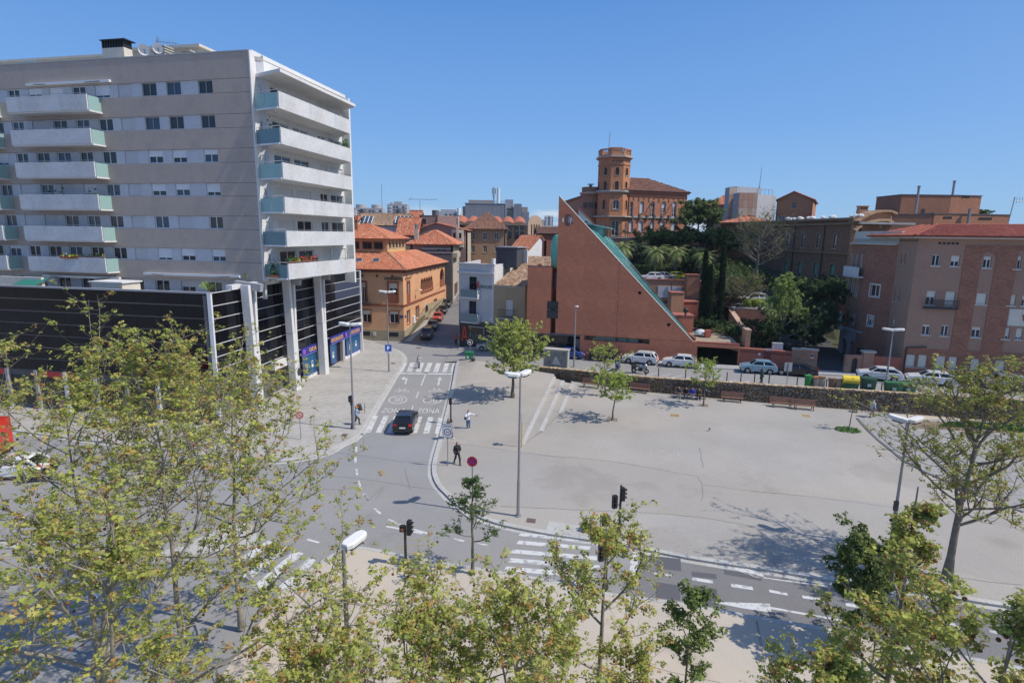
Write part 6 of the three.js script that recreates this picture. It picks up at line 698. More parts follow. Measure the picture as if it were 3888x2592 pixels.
// ---------- brick tower with its wing on the hill ----------
{const z=-125,c=onZ(ZQ(595,700),z),b=thing('brick_tower','octagonal brick lookout tower with arched wing, standing on the hill','building',[c.x,0,z - 4]),br=brickMat([.43,.185,.09],421,.09,.3,.25),brR=brickMat([.45,.175,.095],422,.09,.3,.25),ochre=mottled([.52,.3,.15],.9,.15,.1,4,423),trim=mottled([.42,.2,.12],.9,.15,.1,3,424),ledge=M.stone;
const Y=(y)=>onZ(ZQ(595,y),z).y,W=(px)=>px*.318878/FPX*126.5;
const cx=c.x,cz=z - 3.4,th0=.05;const oct=(R)=>Array.from({length:8},(_,k)=>{const a=th0 + (k + .5)*Math.PI/4;return[cx + Math.sin(a)*R,cz + Math.cos(a)*R];});
const faces=(R)=>{const o=oct(R);return[0,1,2,3,4,5,6,7].map((k)=>new Facade(o[(k + 7)%8],o[k]));};
const seg=(R,y0,y1,m,open)=>{faces(R).forEach((f,k)=>{const h=(open&&(k<3||k===7||k===6))?open(f,k):[];part(b,'tower_wall',f.wall([[0,y0],[f.L,y0],[f.L,y1],[0,y1]],h,.3),typeof m==='function'?m(k):m);h.forEach((q)=>windowIn(b,f,q,{name:'tower_window',nx:2,fw:.1,frame:q.w?M.whiteFrame:M.brownFrame,pane:M.paneDark,depth:.22,trim,trimW:.16,sill:1}));});};
const ring=(R,y0,y1,m,n='cornice')=>part(b,n,prismY(oct(R).map((p)=>p).reverse(),y0,y1),m);
const R1=W(365)/2/.98,R2=W(392)/2/.98;
seg(R2 + .15,6,Y(1070),br,(f,k)=>[{u0:f.L/2 - (k?.3:.75),u1:f.L/2 + (k?.3:.75),v0:Y(1300),v1:Y(k?1140:1110),arch:k===0,w:1}]);
ring(R2 + .9,Y(1078),Y(1064),ledge,'ledge');
seg(R2,Y(1064),Y(785),br,(f,k)=>[{u0:f.L/2 - (k?.32:.68),u1:f.L/2 + (k?.32:.68),v0:Y(985),v1:Y(870),arch:true,w:k===0}]);
ring(R2 + .3,Y(785),Y(775),ledge);ring(R2 + .45,Y(775),Y(757),ledge);
seg(R1,Y(757),Y(450),br,(f,k)=>[{u0:f.L/2 - .42,u1:f.L/2 + .42,v0:Y(752),v1:Y(648),arch:true},{u0:f.L/2 - .42,u1:f.L/2 + .42,v0:Y(575),v1:Y(482),arch:true}]);
ring(R1 + .12,Y(450),Y(436),trim);seg(R1,Y(436),Y(372),br);faces(R1).slice(0,3).forEach((f)=>{for(let i=0;i<4;i++)part(b,'vent_hole',f.put(new THREE.CylinderGeometry(.16,.16,.05,8).rotateX(Math.PI/2).translate(f.L*(i + .6)/4.2,Y(408),.02)),M.black);});
ring(R1 + .35,Y(372),Y(360),trim);ring(R1 + .6,Y(360),Y(345),ledge);
faces(R1 + .1).forEach((f)=>{part(b,'parapet',[f.box(0,f.L,Y(345),Y(328),-.3,0),f.box(0,f.L,Y(268),Y(254),-.34,.04),f.box(0,.25,Y(328),Y(268),-.3,0),f.box(f.L - .25,f.L,Y(328),Y(268),-.3,0)],trim);const bal=[];for(let i=0;i<7;i++)bal.push(cyl(.06,.09,Y(268)- Y(328),...(()=>{const q=f.pt(.45 + (f.L - .9)*i/6,Y(328),-.15);return[q.x,q.y,q.z];})(),6));bal.forEach((g)=>part(b,'baluster',g,ochre));});
part(b,'roof_hut',prismY([[cx - 1.2,cz + 1.2],[cx + 1.4,cz + 1.2],[cx + 1.4,cz - 1.2],[cx - 1.2,cz - 1.2]],Y(345),Y(226)),trim);part(b,'roof',prismY(oct(R1),Y(345),Y(340)),ledge);part(b,'flag_pole',bar(V(cx - 1.4,Y(345),cz),V(cx - 1.2,Y(20),cz),.1,.06),M.lampPole);
const w0=onZ(ZQ(752,900),z - 1.5),A=[w0.x,w0.z],F0=new Facade(A,[A[0]+ 30*.945,A[1]- 30*.327]),L=F0.uv(ZQ(1438,900))[0],F=new Facade(A,[A[0]+ L*.945,A[1]- L*.327]);const ev=F.uv(ZQ(1100,785))[1],hol=[];
for(const x of[770,900,1028,1160,1288]){const q=F.rect(ZQ(x - 30,1085),ZQ(x + 30,890));hol.push({u0:Math.max(q.u0,.2),u1:q.u1,v0:x===900||x===1160?F.uv(ZQ(x,1030))[1]:F.uv(ZQ(x,1075))[1],v1:F.uv(ZQ(x,890))[1],arch:true});}for(const x of[765,886,1018,1146,1275]){const q=F.rect(ZQ(x - 33,1310),ZQ(x + 33,1118));hol.push({u0:Math.max(q.u0,.25),u1:q.u1,v0:F.uv(ZQ(x,x===1018?1310:1255))[1],v1:F.uv(ZQ(x,1120))[1],arch:true});}
part(b,'wing_wall',F.wall([[0,5],[L,5],[L,ev],[0,ev]],hol,.4),brR);hol.forEach((h,i)=>windowIn(b,F,h,{name:'arched_window',nx:2,ny:3,frame:M.whiteFrame,pane:M.pane,depth:.28,blind:[0,.98,.1,.6,.35,.98,.98,.5,.98,.98][i],blindMat:tint(M.blind,[.5,.52,.56]),trim,trimW:.24,sill:1}));
{const v=F.uv(ZQ(1100,1092))[1];part(b,'string_course',F.box(0,L,v,v + .28,0,.25),M.stone);for(let i=0;i<8;i++)part(b,'corbel',F.box(.8 + i*(L - 1.6)/7 - .22,.8 + i*(L - 1.6)/7 + .22,v - .3,v + .7,.0,.45),M.darkConcrete);part(b,'cornice',[F.box(-.1,L + .3,ev - .25,ev + .1,0,.4),F.box(0,L,ev - 1.0,ev - .85,0,.12)],std([.45,.16,.1],.8));for(let i=0;i<11;i++)part(b,'eave_slot',F.box(1 + i*(L - 2)/10 - .18,1 + i*(L - 2)/10 + .18,ev - 2.2,ev - 1.15,-.02,.02),std([.12,.07,.05],.9));}
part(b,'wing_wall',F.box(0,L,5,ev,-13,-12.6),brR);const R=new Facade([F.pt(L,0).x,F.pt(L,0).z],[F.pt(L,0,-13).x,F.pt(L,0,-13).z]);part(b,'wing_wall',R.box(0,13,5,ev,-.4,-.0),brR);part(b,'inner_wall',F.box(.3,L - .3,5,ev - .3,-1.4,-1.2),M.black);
hipRoof(b,F,-2,L,13,ev + .12,F.uv(ZQ(1000,648))[1]- ev - .2 + 1.2,.55,'brown',{step:.36,len:.6,seed:61});
for(const x of[920,1165]){const a2=F.pt(...F.uv(ZQ(x,1058)),.4),b2=F.pt(...F.uv(ZQ(x + 88,915)),.12);part(b,'rain_pipe',bar(a2,b2,.05),M.darkSteel);}
part(b,'iron_balcony',[prismY([[cx - 2,cz + R2 + .3],[cx + 9,cz + R2 - .2],[cx + 9,cz + R2 + 1.4],[cx - 2,cz + R2 + 1.6]],Y(1322),Y(1314)),...Array.from({length:30},(_,i)=>bar(V(cx - 2 + i*.38,Y(1314),cz + R2 + 1.5),V(cx - 2 + i*.38,Y(1262),cz + R2 + 1.5),.03)),bar(V(cx - 2,Y(1262),cz + R2 + 1.5),V(cx + 9,Y(1262),cz + R2 + 1.4),.05)],M.darkSteel);
const bc=onZ(ZQ(295,900),z - 5),bR=W(215)/2/.95,ring2=(r,y0,y1,m,n)=>part(b,n,cyl(r,r,y1 - y0,bc.x,y0,bc.z,14),m),dk=brickMat([.28,.14,.085],425,.09,.3,.25);ring2(bR,6,Y(775),dk,'bay_wall');ring2(bR + .35,Y(800),Y(785),trim,'cornice');ring2(bR + .45,Y(785),Y(770),ledge,'cornice');ring2(bR,Y(770),Y(706),dk,'parapet');part(b,'bay_link',box(4,Y(770)- 6,5,bc.x + 3.6,(Y(770)+ 6)/2,bc.z - .5),dk);
for(const k of[-.75,-.1,.5]){const px=bc.x + Math.sin(k)*(bR + .02),pz=bc.z + Math.cos(k)*(bR + .02);for(const s of[-.28,.28])part(b,'tower_window',box(.36,Y(900)- Y(965),.08,px + s*Math.cos(k),Y(932),pz - s*Math.sin(k),k),M.paneDark);}part(b,'chimney',[cyl(.35,.35,Y(680)- Y(706),bc.x - .2,Y(706),bc.z),cyl(.7,.7,.15,bc.x - .2,Y(672),bc.z),cyl(.1,.1,Y(672)- Y(682),bc.x - .2,Y(682),bc.z)],M.darkSteel);
const lw1=[bc.x - bR + .3,bc.z],LW=new Facade(zA(ZQ(-8,900),-152),lw1),lv=LW.uv(ZQ(165,850))[1],lh=[];for(let i=0;i<8;i++)lh.push({u0:LW.L - 24 + i*2.8,u1:LW.L - 22.8 + i*2.8,v0:lv - 7,v1:lv - 2.6,arch:true});part(b,'wing_wall',LW.wall([[0,5],[LW.L,5],[LW.L,lv],[0,lv]],lh,.4),brickMat([.33,.15,.09],426));lh.forEach((h)=>windowIn(b,LW,h,{nx:1,pane:M.paneDark,frame:M.brownFrame,trim,trimW:.2}));part(b,'cornice',LW.box(0,LW.L,lv,lv + .35,-.4,.4),std([.2,.12,.08],.8));}
// ---------- long brick school in shade ----------
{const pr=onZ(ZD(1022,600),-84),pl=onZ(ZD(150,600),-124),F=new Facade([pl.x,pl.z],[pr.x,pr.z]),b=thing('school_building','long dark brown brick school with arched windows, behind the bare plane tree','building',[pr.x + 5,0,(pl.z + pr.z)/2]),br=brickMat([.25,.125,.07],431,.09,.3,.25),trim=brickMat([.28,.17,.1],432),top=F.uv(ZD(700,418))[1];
const hol=[];for(const[x,y0,y1,w]of[[185,505,568,18],[290,505,572,18],[362,505,574,20],[435,505,577,20],[515,505,580,22],[601,500,585,26],[697,500,590,28],[798,500,594,30],[909,500,598,32]]){const q=F.rect(ZD(x - w/2,y1),ZD(x + w/2,y0));hol.push({u0:q.u0,u1:q.u1,v0:F.uv(ZD(x,y1))[1],v1:F.uv(ZD(x,y0))[1],arch:true,k:0});}for(const[x,y0,y1,w]of[[272,650,720,26],[420,660,750,30],[583,680,795,36],[672,685,818,40],[777,690,825,42],[886,700,835,46]]){const q=F.rect(ZD(x - w/2,y1),ZD(x + w/2,y0));hol.push({u0:q.u0,u1:q.u1,v0:F.uv(ZD(x,y1))[1],v1:F.uv(ZD(x,y0))[1],arch:true,k:1});}
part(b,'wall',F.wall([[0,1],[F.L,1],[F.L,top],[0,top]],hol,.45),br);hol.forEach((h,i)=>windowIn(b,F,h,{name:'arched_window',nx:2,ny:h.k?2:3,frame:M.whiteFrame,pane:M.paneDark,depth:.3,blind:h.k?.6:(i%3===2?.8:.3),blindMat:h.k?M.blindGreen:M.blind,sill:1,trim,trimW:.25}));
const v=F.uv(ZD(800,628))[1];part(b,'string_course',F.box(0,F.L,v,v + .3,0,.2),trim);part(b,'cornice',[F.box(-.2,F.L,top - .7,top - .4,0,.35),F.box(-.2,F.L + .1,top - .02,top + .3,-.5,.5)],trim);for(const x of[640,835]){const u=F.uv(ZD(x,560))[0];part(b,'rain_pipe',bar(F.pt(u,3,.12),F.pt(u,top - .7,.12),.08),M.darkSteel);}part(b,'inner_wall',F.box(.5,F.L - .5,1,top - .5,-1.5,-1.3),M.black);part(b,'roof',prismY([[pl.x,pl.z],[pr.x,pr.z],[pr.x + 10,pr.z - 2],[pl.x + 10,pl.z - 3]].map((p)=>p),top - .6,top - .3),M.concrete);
const rr=rng(9);[[430,402],[565,402],[600,405],[640,410],[700,400],[720,402],[790,395],[850,395],[975,390],[1003,385],[1035,382]].forEach(([x,y],i)=>{const p=F.pt(...F.uv(ZD(x,y + 12)),-1);const t=thing('white_bag','white sack lying on the parapet of the dark school','sack',[p.x,top + .3,p.z],0,'white sacks on the school parapet');const g=new THREE.IcosahedronGeometry(.2 + .2*rr(),2),a=g.attributes.position;for(let k=0;k<a.count;k++){const s=1 + .3*(hash2(Math.round(a.getX(k)*9),Math.round(a.getY(k)*9 + a.getZ(k)*31),i)- .5);a.setXYZ(k,a.getX(k)*s*1.5,a.getY(k)*s*.8,a.getZ(k)*s);}g.computeVertexNormals();part(t,'sack',g.translate(0,.25,0),M.white,{local:true});});
const pb=onZ(ZD(1290,600),-91),Gf=new Facade([pr.x,pr.z],[pb.x,pb.z]),pts=[];for(const[x,y]of[[1035,425],[1060,402],[1100,380],[1150,362],[1200,354],[1250,355],[1288,372]])pts.push(Gf.uv(ZD(x,y)));const low=3;const lb=brickMat([.42,.2,.105],434);part(b,'curved_gable',Gf.wall([[0,low],[Gf.L,low],...pts.slice().reverse(),[0,pts[0][1]]],[],.5),lb);part(b,'gable_coping',pts.slice(1).map((p,i)=>beam(Gf.pt(pts[i][0]- .06,pts[i][1]+ .1,.0),Gf.pt(p[0]+ .06,p[1]+ .1,.0),1.5,.3)),trim);part(b,'gable_moulding',pts.slice(1).map((p,i)=>beam(Gf.pt(pts[i][0],pts[i][1]- 1.2,.2),Gf.pt(p[0],p[1]- 1.2,.2),.4,.35)),trim);const ro=Gf.uv(ZD(1208,446));part(b,'round_window',Gf.put(new THREE.CylinderGeometry(.4,.4,.1,16).rotateX(Math.PI/2).translate(ro[0],ro[1],.03)),M.blind);
const cq=F.rect(ZD(890,405),ZD(952,330)),cp=F.pt(cq.u0 + 1,0,-4);const ch=thing('roof_chimney','broad ochre chimney with four slots on the school roof','chimney',[cp.x,top - .4,cp.z]);part(ch,'stack',box(1.3,2.0,.9,0,1.0,0),wallOrange,{local:true});part(ch,'chimney_cap',[box(1.45,.14,1.0,0,2.5,0),...[-.55,-.18,.18,.55].map((x)=>box(.16,.44,.8,x,2.21,0))],wallOrange,{local:true});}
// ---------- blocks on the skyline to the right ----------
{const z=-112,b=house('ochre_block','stepped ochre brick block with two steel flues on the skyline',{A:zA(ZD(1275,430),z),B:zA(ZD(1560,430),z + 1),depth:30,v0:2,v1:onZ(ZD(1560,376),z).y,wall:brickMat([.33,.14,.08],441),wallR:brickMat([.42,.18,.1],442),coping:M.darkConcrete});
const R0=zA(ZD(1560,400),z + 1),Rf=new Facade(R0,[R0[0]+ 24,R0[1]- 3]),q=Rf.rect(ZD(1562,455),ZD(2068,378));const t=b.g;part(t,'wall',Rf.box(0,q.u1,2,q.v1,-12,0),brickMat([.4,.165,.09],443));part(t,'coping',Rf.box(-.1,q.u1 + .1,q.v1,q.v1 + .15,-12,.1),M.darkConcrete);
const U0=zA(ZD(1338,350),z - 4),U1=zA(ZD(1662,350),z - 4),Uf=new Facade(U0,U1),u=Uf.rect(ZD(1340,372),ZD(1660,248)),Uf2=new Facade(U1,[U1[0]+ 12,U1[1]- 1.5]),u2=Uf2.rect(ZD(1662,372),ZD(1882,236));part(t,'upper_wall',Uf.box(0,Uf.L,12,u.v1,-8,0),brickMat([.32,.135,.075],444));part(t,'upper_wall',Uf2.box(0,u2.u1,12,u.v1 + .02,-8,.02),brickMat([.4,.165,.09],445));part(t,'coping',[Uf.box(-.1,Uf.L,u.v1,u.v1 + .16,-8,.1),Uf2.box(0,u2.u1 + .1,u.v1 + .022,u.v1 + .18,-8,.13)],M.darkConcrete);
for(const[f,x,y,n,s]of[[Rf,1385,396,0,0],[Rf,1635,393,3,20],[Rf,1868,400,5,18],[Uf2,1756,257,3,18]])for(let i=0;i<n;i++){const p=f.uv(ZD(x + i*s,y));part(t,'vent_hole',f.box(p[0]- .25,p[0]+ .25,p[1]- .2,p[1]+ .2,.0,.05),M.black);}
for(const[x,y0,y1,f,w,l]of[[1418,370,198,Uf,1.0,'left steel flue, in front of the ochre block wall'],[1775,240,152,Uf2,-3,'right steel flue on top of the ochre block'],[1770,430,348,Rf,.6,'short bent steel vent pipe on the lower ochre wall']]){const p=f.uv(ZD(x,y0)),p1=f.uv(ZD(x,y1)),a=f.pt(p[0],p[1],w),fl=thing('steel_flue',l,'flue',a);part(fl,'pipe',bar(V(0,-.4,0),V(0,p1[1]- p[1],0),.22),M.lampPole,{local:true});part(fl,'cap',cyl(.3,.26,.35,0,p1[1]- p[1],0),M.lampPole,{local:true});if(y0===430)part(fl,'elbow',bar(V(0,0,0),V(-.5,-.7,0),.22),M.lampPole,{local:true});}
const an=onZ(ZD(2065,380),-105),a2=onZ(ZD(2065,258),-105),t6=thing('aerial','roof aerial at the right end of the lower ochre block','aerial',an);part(t6,'mast',bar(V(0,-1,0),V(.4,a2.y - an.y,0),.07),M.steel,{local:true});part(t6,'antenna',[bar(V(0,a2.y - an.y - .6,0),V(2.2,a2.y - an.y - .8,0),.04),...[.3,.8,1.3,1.8].map((k)=>bar(V(k,a2.y - an.y - 1,0),V(k,a2.y - an.y,0),.03))],M.steel,{local:true});const v=Uf.rect(ZD(1480,365),ZD(1505,335));part(t,'roof_door',Uf.box(v.u0,v.u1,v.v0,v.v1,.01,.05),M.darkSteel);}
{const z=-150,y=(p)=>onZ(ZD(...p),z).y;
const b=thing('panel_tower','stair towers clad in pink and grey panels, behind the bare plane tree','building',[onZ(ZD(300,300),z).x,0,z - 5]);const A=new Facade(zA(ZD(203,300),z + 1),zA(ZD(250,300),z + 1)),A2=new Facade(zA(ZD(251,300),z + .9),zA(ZD(408,300),z - 3)),Bf=new Facade(zA(ZD(271,300),z + 6),zA(ZD(392,300),z + 6)),B2=new Facade(zA(ZD(392.5,300),z + 6),zA(ZD(516,300),z + 1));
const pan=[[.52,.34,.24],[.58,.42,.3],[.5,.28,.19],[.6,.45,.34]].map((c)=>std(c,.75)),t1=A.uv(ZD(230,192))[1],t2=Bf.uv(ZD(330,228))[1],tz=B2.uv(ZD(460,243))[1];
const clad=(f,top,n,s)=>{const r=10;for(let i=0;i<n;i++)for(let j=0;j<r;j++)part(b,'cladding_panel',f.box(f.L*i/n + .02,f.L*(i + 1)/n - .02,top - (j + 1)*1.8 + .02,top - j*1.8 - .02,-.3,-.02*hash2(i,j,s)),pan[hash2(i,j,s + 1)*4|0]);};
clad(A,t1,1,3);clad(Bf,t2,4,5);part(b,'wall',A2.box(0,A2.L,4,t1 + .2,-3,0),M.greyPanel);part(b,'wall',[A.box(0,A.L,4,t1,-3,-.32),Bf.box(0,Bf.L,4,t2,-4,-.32)],M.greyPanel);part(b,'wall',B2.box(0,B2.L,4,tz,-6,0),plaster([.42,.42,.44],451));part(b,'railing',[...[0,.25,.5,.75,1].map((k)=>bar(B2.pt(B2.L*k*.8 + .5,tz,-.5),B2.pt(B2.L*k*.8 + .5,tz + 1.3,-.5),.05)),bar(B2.pt(.5,tz + 1.3,-.5),B2.pt(B2.L*.8 + .5,tz + 1.3,-.5),.05)],M.steel);part(b,'window_strip',A2.box(-.25,.5,t1 - 12,t1 - 7,.02,.06),M.paneDark);
const p=onZ(ZD(408,185),z - 6),p2=onZ(ZD(416,62),z - 6);const t=thing('aerial','thin tall aerial on the grey stair tower','aerial',p);part(t,'mast',bar(V(0,-1,0),V(.2,p2.y - p.y,0),.09,.05),M.steel,{local:true});part(t,'foot',cyl(.2,.25,.4,0,-.6,0),M.steel,{local:true});
const zz=-146,Ab=zA(ZD(514,400),zz - 4),Bb=zA(ZD(752,400),zz),Fg=new Facade(Ab,Bb),e=Fg.uv(ZD(752,278))[1],ap=Fg.uv(ZD(640,222));house('brick_gable_house','red brick gable end with one grey window, right of the panel tower',{A:Ab,B:Bb,depth:20,v0:3,v1:e,wall:brickMat([.4,.17,.09],452),roof:'front',rise:ap[1]- e,over:.4,gableF:[ap[0],ap[1]- e],tile:'red',step:.4,len:.6,winF:[[ZD(623,332),ZD(655,292),{nx:2,ny:2,frame:M.greyFrame,sill:1}],[ZD(535,412),ZD(580,382),{pane:M.paneBlue}],[ZD(605,415),ZD(655,385),{pane:M.paneBlue}]]});
house('far_brick_wing','far brick wing with a tiled roof left of the panel tower',{A:zA(ZD(62,400),-185),B:zA(ZD(205,400),-178),depth:14,v0:4,v1:onZ(ZD(130,312),-182).y,wall:brickMat([.3,.14,.085],453),roof:'side',rise:3.2,over:.5,tile:'red',step:.45,len:.7,winF:[100,125,150,175].map((x)=>[ZD(x - 7,370),ZD(x + 7,340),{nx:1,pane:M.paneDark}])});
const dm=onZ(ZD(240,430),-126);house('tiled_pavilion','low dark brick pavilion with a shallow tiled roof in front of the panel tower',{A:zA(ZD(150,500),-128),B:zA(ZD(330,500),-122),depth:8,v0:4,v1:onZ(ZD(240,428),-125).y,wall:brickMat([.24,.12,.07],454),roof:'hip',rise:1.4,over:.6,tile:'red',step:.36,len:.6});}
// ---------- rose apartment house on the right ----------
{const A=gs2(ZD(1335,1440)),F=new Facade(A,[A[0]+ 30*.9615,A[1]+ 30*.275]),b=thing('rose_apartment_house','large rose rendered apartment house with brick bands and a red tiled roof, far right','building',[A[0]+ 12,0,A[1]- 2]),rose=plaster([.35,.215,.155],461,.08),brick=brickMat([.29,.128,.082],462,.08,.28,.2,.85),cream=M.blindCream;
const ev=F.uv(ZD(1480,528))[1],rc=(x0,y0,x1,y1)=>F.rect(ZD(x0,y1),ZD(x1,y0)),ws=[[1545,640,1610,712,.0],[1670,645,1740,716,.55],[1885,650,1950,726,.3],[2090,648,2150,733,.35],[1505,878,1580,972,.45],[1630,884,1710,978,.92],[1838,895,1918,968,.95],[2045,905,2112,975,.9],[2140,910,2200,980,.4],[1480,1102,1545,1168,.2],[1605,1106,1668,1176,.1],[1808,1118,1880,1184,.3],[2010,1124,2070,1196,.75],[2100,1128,2157,1200,.8]];
const hol=ws.map(([x0,y0,x1,y1,bl])=>({...rc(x0,y0,x1,y1),bl})),gh=[[1372,1302,1445,1378],[1452,1304,1522,1383],[1572,1312,1645,1390],[1652,1316,1722,1394],[1800,1330,1870,1405],[1960,1340,2040,1415]].map(([x0,y0,x1,y1])=>({...rc(x0,y0,x1,y1),bl:1})),band=F.uv(ZD(1500,1258))[1];
part(b,'wall',F.wall([[0,band],[30,band],[30,ev],[0,ev]],hol,.35),rose);part(b,'base_wall',F.wall([[0,1.2],[30,1.2],[30,band - .002],[0,band - .002]],gh,.37).translate(F.n.x*.02,0,F.n.z*.02),brick);part(b,'plinth',F.box(0,30,1.2,2.3,.022,.1),mottled([.26,.23,.2],.95,.3,.2,2,463));
hol.forEach((h)=>windowIn(b,F,h,{nx:2,frame:M.whiteFrame,pane:M.pane,depth:.2,blind:h.bl,blindMat:cream,sill:1,sillMat:M.cream}));gh.forEach((h)=>windowIn(b,F,h,{nx:1,fw:.05,frame:M.whiteFrame,blind:.99,blindMat:cream,sill:1}));
const bq=rc(1490,965,1718,990);part(b,'iron_balcony',[F.box(bq.u0,bq.u1,bq.v0 - .05,bq.v0 + .08,.01,.5),...Array.from({length:34},(_,i)=>bar(F.pt(lerp(bq.u0,bq.u1,i/33),bq.v0,.47),F.pt(lerp(bq.u0,bq.u1,i/33),bq.v0 + .95,.47),.018)),bar(F.pt(bq.u0,bq.v0 + .95,.47),F.pt(bq.u1,bq.v0 + .95,.47),.03)],M.darkSteel);
const p0=F.uv(ZD(1840,575)),a1=rc(1888,620,1975,700),a2=rc(2060,630,2160,700);const c1={u0:a1.u0 - .2,u1:a1.u1 + .1,v0:band + .02,v1:a1.v1,arch:true},c2={u0:c1.u1 + 1.9,u1:c1.u1 + 9.5,v0:band + .02,v1:a2.v1 + .3};part(b,'brick_portal',F.wall([[c1.u0 - 1.6,band],[Math.min(29.9,c2.u1 + 2),band],[Math.min(29.9,c2.u1 + 2),p0[1]],[c1.u0 - 1.6,p0[1]]],[c1,{...c2,u1:Math.min(c2.u1,28.5)}],.06).translate(F.n.x*.062,0,F.n.z*.062),brick);
{const q=rc(2050,1003,2157,1105),em=part(b,'tile_panel',F.box(q.u0,q.u0 + 4,q.v0,q.v1,.005,.05),M.cream),s=new THREE.Shape(),m=(x,y)=>[q.u0 + 2 + x,(q.v0 + q.v1)/2 + y];[[-.2,.95],[.2,.95],[.16,.25],[.5,.15],[.9,.4],[.7,-.3],[.3,-.75],[0,-.95],[-.3,-.75],[-.7,-.3],[-.9,.4],[-.5,.15],[-.16,.25]].forEach((p,i)=>i?s.lineTo(...m(...p)):s.moveTo(...m(...p)));part(em,'emblem',F.sheet(s,.05,.03),std([.33,.1,.05],.7));part(em,'panel_edge',[F.box(q.u0 - .1,q.u0 + 4.1,q.v1,q.v1 + .08,.005,.08),F.box(q.u0 - .1,q.u0,q.v0 - .08,q.v1,.005,.08),F.box(q.u0 - .1,q.u0 + 4.1,q.v0 - .08,q.v0,.005,.08)],M.stone);}
for(let i=0;i<5;i++)part(b,'vent_hole',F.box(...(()=>{const u=F.uv(ZD(1603 + i*29,564))[0],v=F.uv(ZD(1603,563))[1];return[u - .14,u + .14,v - .12,v + .12];})(),.001,.02),M.black);
const P1=zA(ZD(1288,900),-67.8),P2=zA(ZD(1088,900),-72.5),P3=zA(ZD(985,900),-77),C=new Facade(P1,A),Bk=new Facade(P2,P1),Lb=new Facade(P3,P2),cut=(f,l)=>l.map(([x0,y0,x1,y1,bl,ar])=>({...f.rect(ZD(x0,y1),ZD(x1,y0)),bl,arch:ar})).filter((h)=>h.u0>.05&&h.u1<f.L - .05);
const hc=cut(C,[[1314,632,1330,696,.4],[1340,632,1356,697,.4],[1364,632,1380,698,.4],[1296,858,1316,945,.3],[1328,862,1348,950,.3],[1284,1068,1304,1102,.8]]),hb=cut(Bk,[[1138,842,1208,910,0],[1122,1048,1164,1104,.4]]),hl=cut(Lb,[[1016,638,1030,712,0,1],[1046,640,1060,714,0,1],[1080,642,1094,716,0,1],[990,800,1010,905,0],[1018,802,1038,908,0],[1044,804,1064,910,0],[1026,1045,1040,1095,.3]]);
part(b,'wall',C.wall([[0,2],[C.L,2],[C.L,ev],[0,ev]],hc,.35),rose);part(b,'brick_wall',Bk.wall([[0,2],[Bk.L,2],[Bk.L,Bk.uv(ZD(1200,572))[1]],[0,Bk.uv(ZD(1200,572))[1]]],hb,.35),brick);const lt=Lb.uv(ZD(1050,568))[1];part(b,'brick_wall',Lb.wall([[0,2],[Lb.L,2],[Lb.L,lt],[0,lt]],hl,.35),brickMat([.28,.135,.085],465));
hc.forEach((h)=>windowIn(b,C,h,{nx:1,blind:h.bl,blindMat:cream,sill:1}));hb.forEach((h)=>windowIn(b,Bk,h,{nx:2,blind:h.bl,blindMat:cream,trim:M.cream,trimW:.16}));hl.forEach((h)=>windowIn(b,Lb,h,{nx:1,blind:h.bl,frame:M.cream,trim:M.stone,trimW:.12,blindMat:cream}));
const bt=Bk.uv(ZD(1200,572))[1];part(b,'parapet',[Bk.box(0,Bk.L,bt,bt + .12,-.3,.3),Lb.box(0,Lb.L,lt,lt + .12,-.3,.3),Bk.box(0,Bk.L,bt + .121,bt + 1.6,-.6,-.2),Lb.box(0,Lb.L,lt + .121,lt + 1.6,-.6,-.2)],M.cream);const qb=Lb.rect(ZD(985,772),ZD(1085,722));part(b,'white_balcony',[Lb.box(Math.max(qb.u0,0),Lb.L - .2,qb.v0,qb.v1,.6,.75),Lb.box(Math.max(qb.u0,0),Lb.L - .2,qb.v0 - .1,qb.v0 + .1,.02,.75)],M.white);
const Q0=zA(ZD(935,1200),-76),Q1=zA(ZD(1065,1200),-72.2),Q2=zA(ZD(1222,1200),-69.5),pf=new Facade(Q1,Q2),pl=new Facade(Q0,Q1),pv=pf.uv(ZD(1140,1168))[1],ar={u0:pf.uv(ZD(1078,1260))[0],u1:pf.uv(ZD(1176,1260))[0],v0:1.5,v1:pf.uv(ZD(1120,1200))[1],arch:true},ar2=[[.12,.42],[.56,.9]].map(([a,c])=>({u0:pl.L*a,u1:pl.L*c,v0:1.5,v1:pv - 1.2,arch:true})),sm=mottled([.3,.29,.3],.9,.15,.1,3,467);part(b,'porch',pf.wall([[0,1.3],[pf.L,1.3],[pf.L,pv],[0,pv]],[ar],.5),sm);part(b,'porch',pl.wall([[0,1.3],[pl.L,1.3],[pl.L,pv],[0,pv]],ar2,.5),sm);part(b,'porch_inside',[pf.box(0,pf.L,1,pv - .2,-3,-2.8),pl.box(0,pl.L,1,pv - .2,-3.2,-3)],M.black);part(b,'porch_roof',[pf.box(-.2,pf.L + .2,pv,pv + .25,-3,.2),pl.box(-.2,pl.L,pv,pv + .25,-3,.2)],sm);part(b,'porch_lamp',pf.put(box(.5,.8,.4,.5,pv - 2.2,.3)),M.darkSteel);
{const sp=Lb.pt(Lb.L*.35,pv + .3,1.1),st=thing('statue','pale robed stone statue on the porch corner of the rose apartment house','statue',sp);part(st,'figure',new THREE.LatheGeometry([[0,0],[.55,0],[.5,.6],[.42,1.6],[.5,2.3],[.36,2.6],[.16,2.75],[.2,2.95],[.22,3.15],[.1,3.35],[0,3.38]].map((p)=>new THREE.Vector2(p[0]*.6,p[1]*.62)),14),M.concrete,{local:true});part(st,'pedestal',box(.8,.4,.8,0,-.2,0),M.concrete,{local:true});}
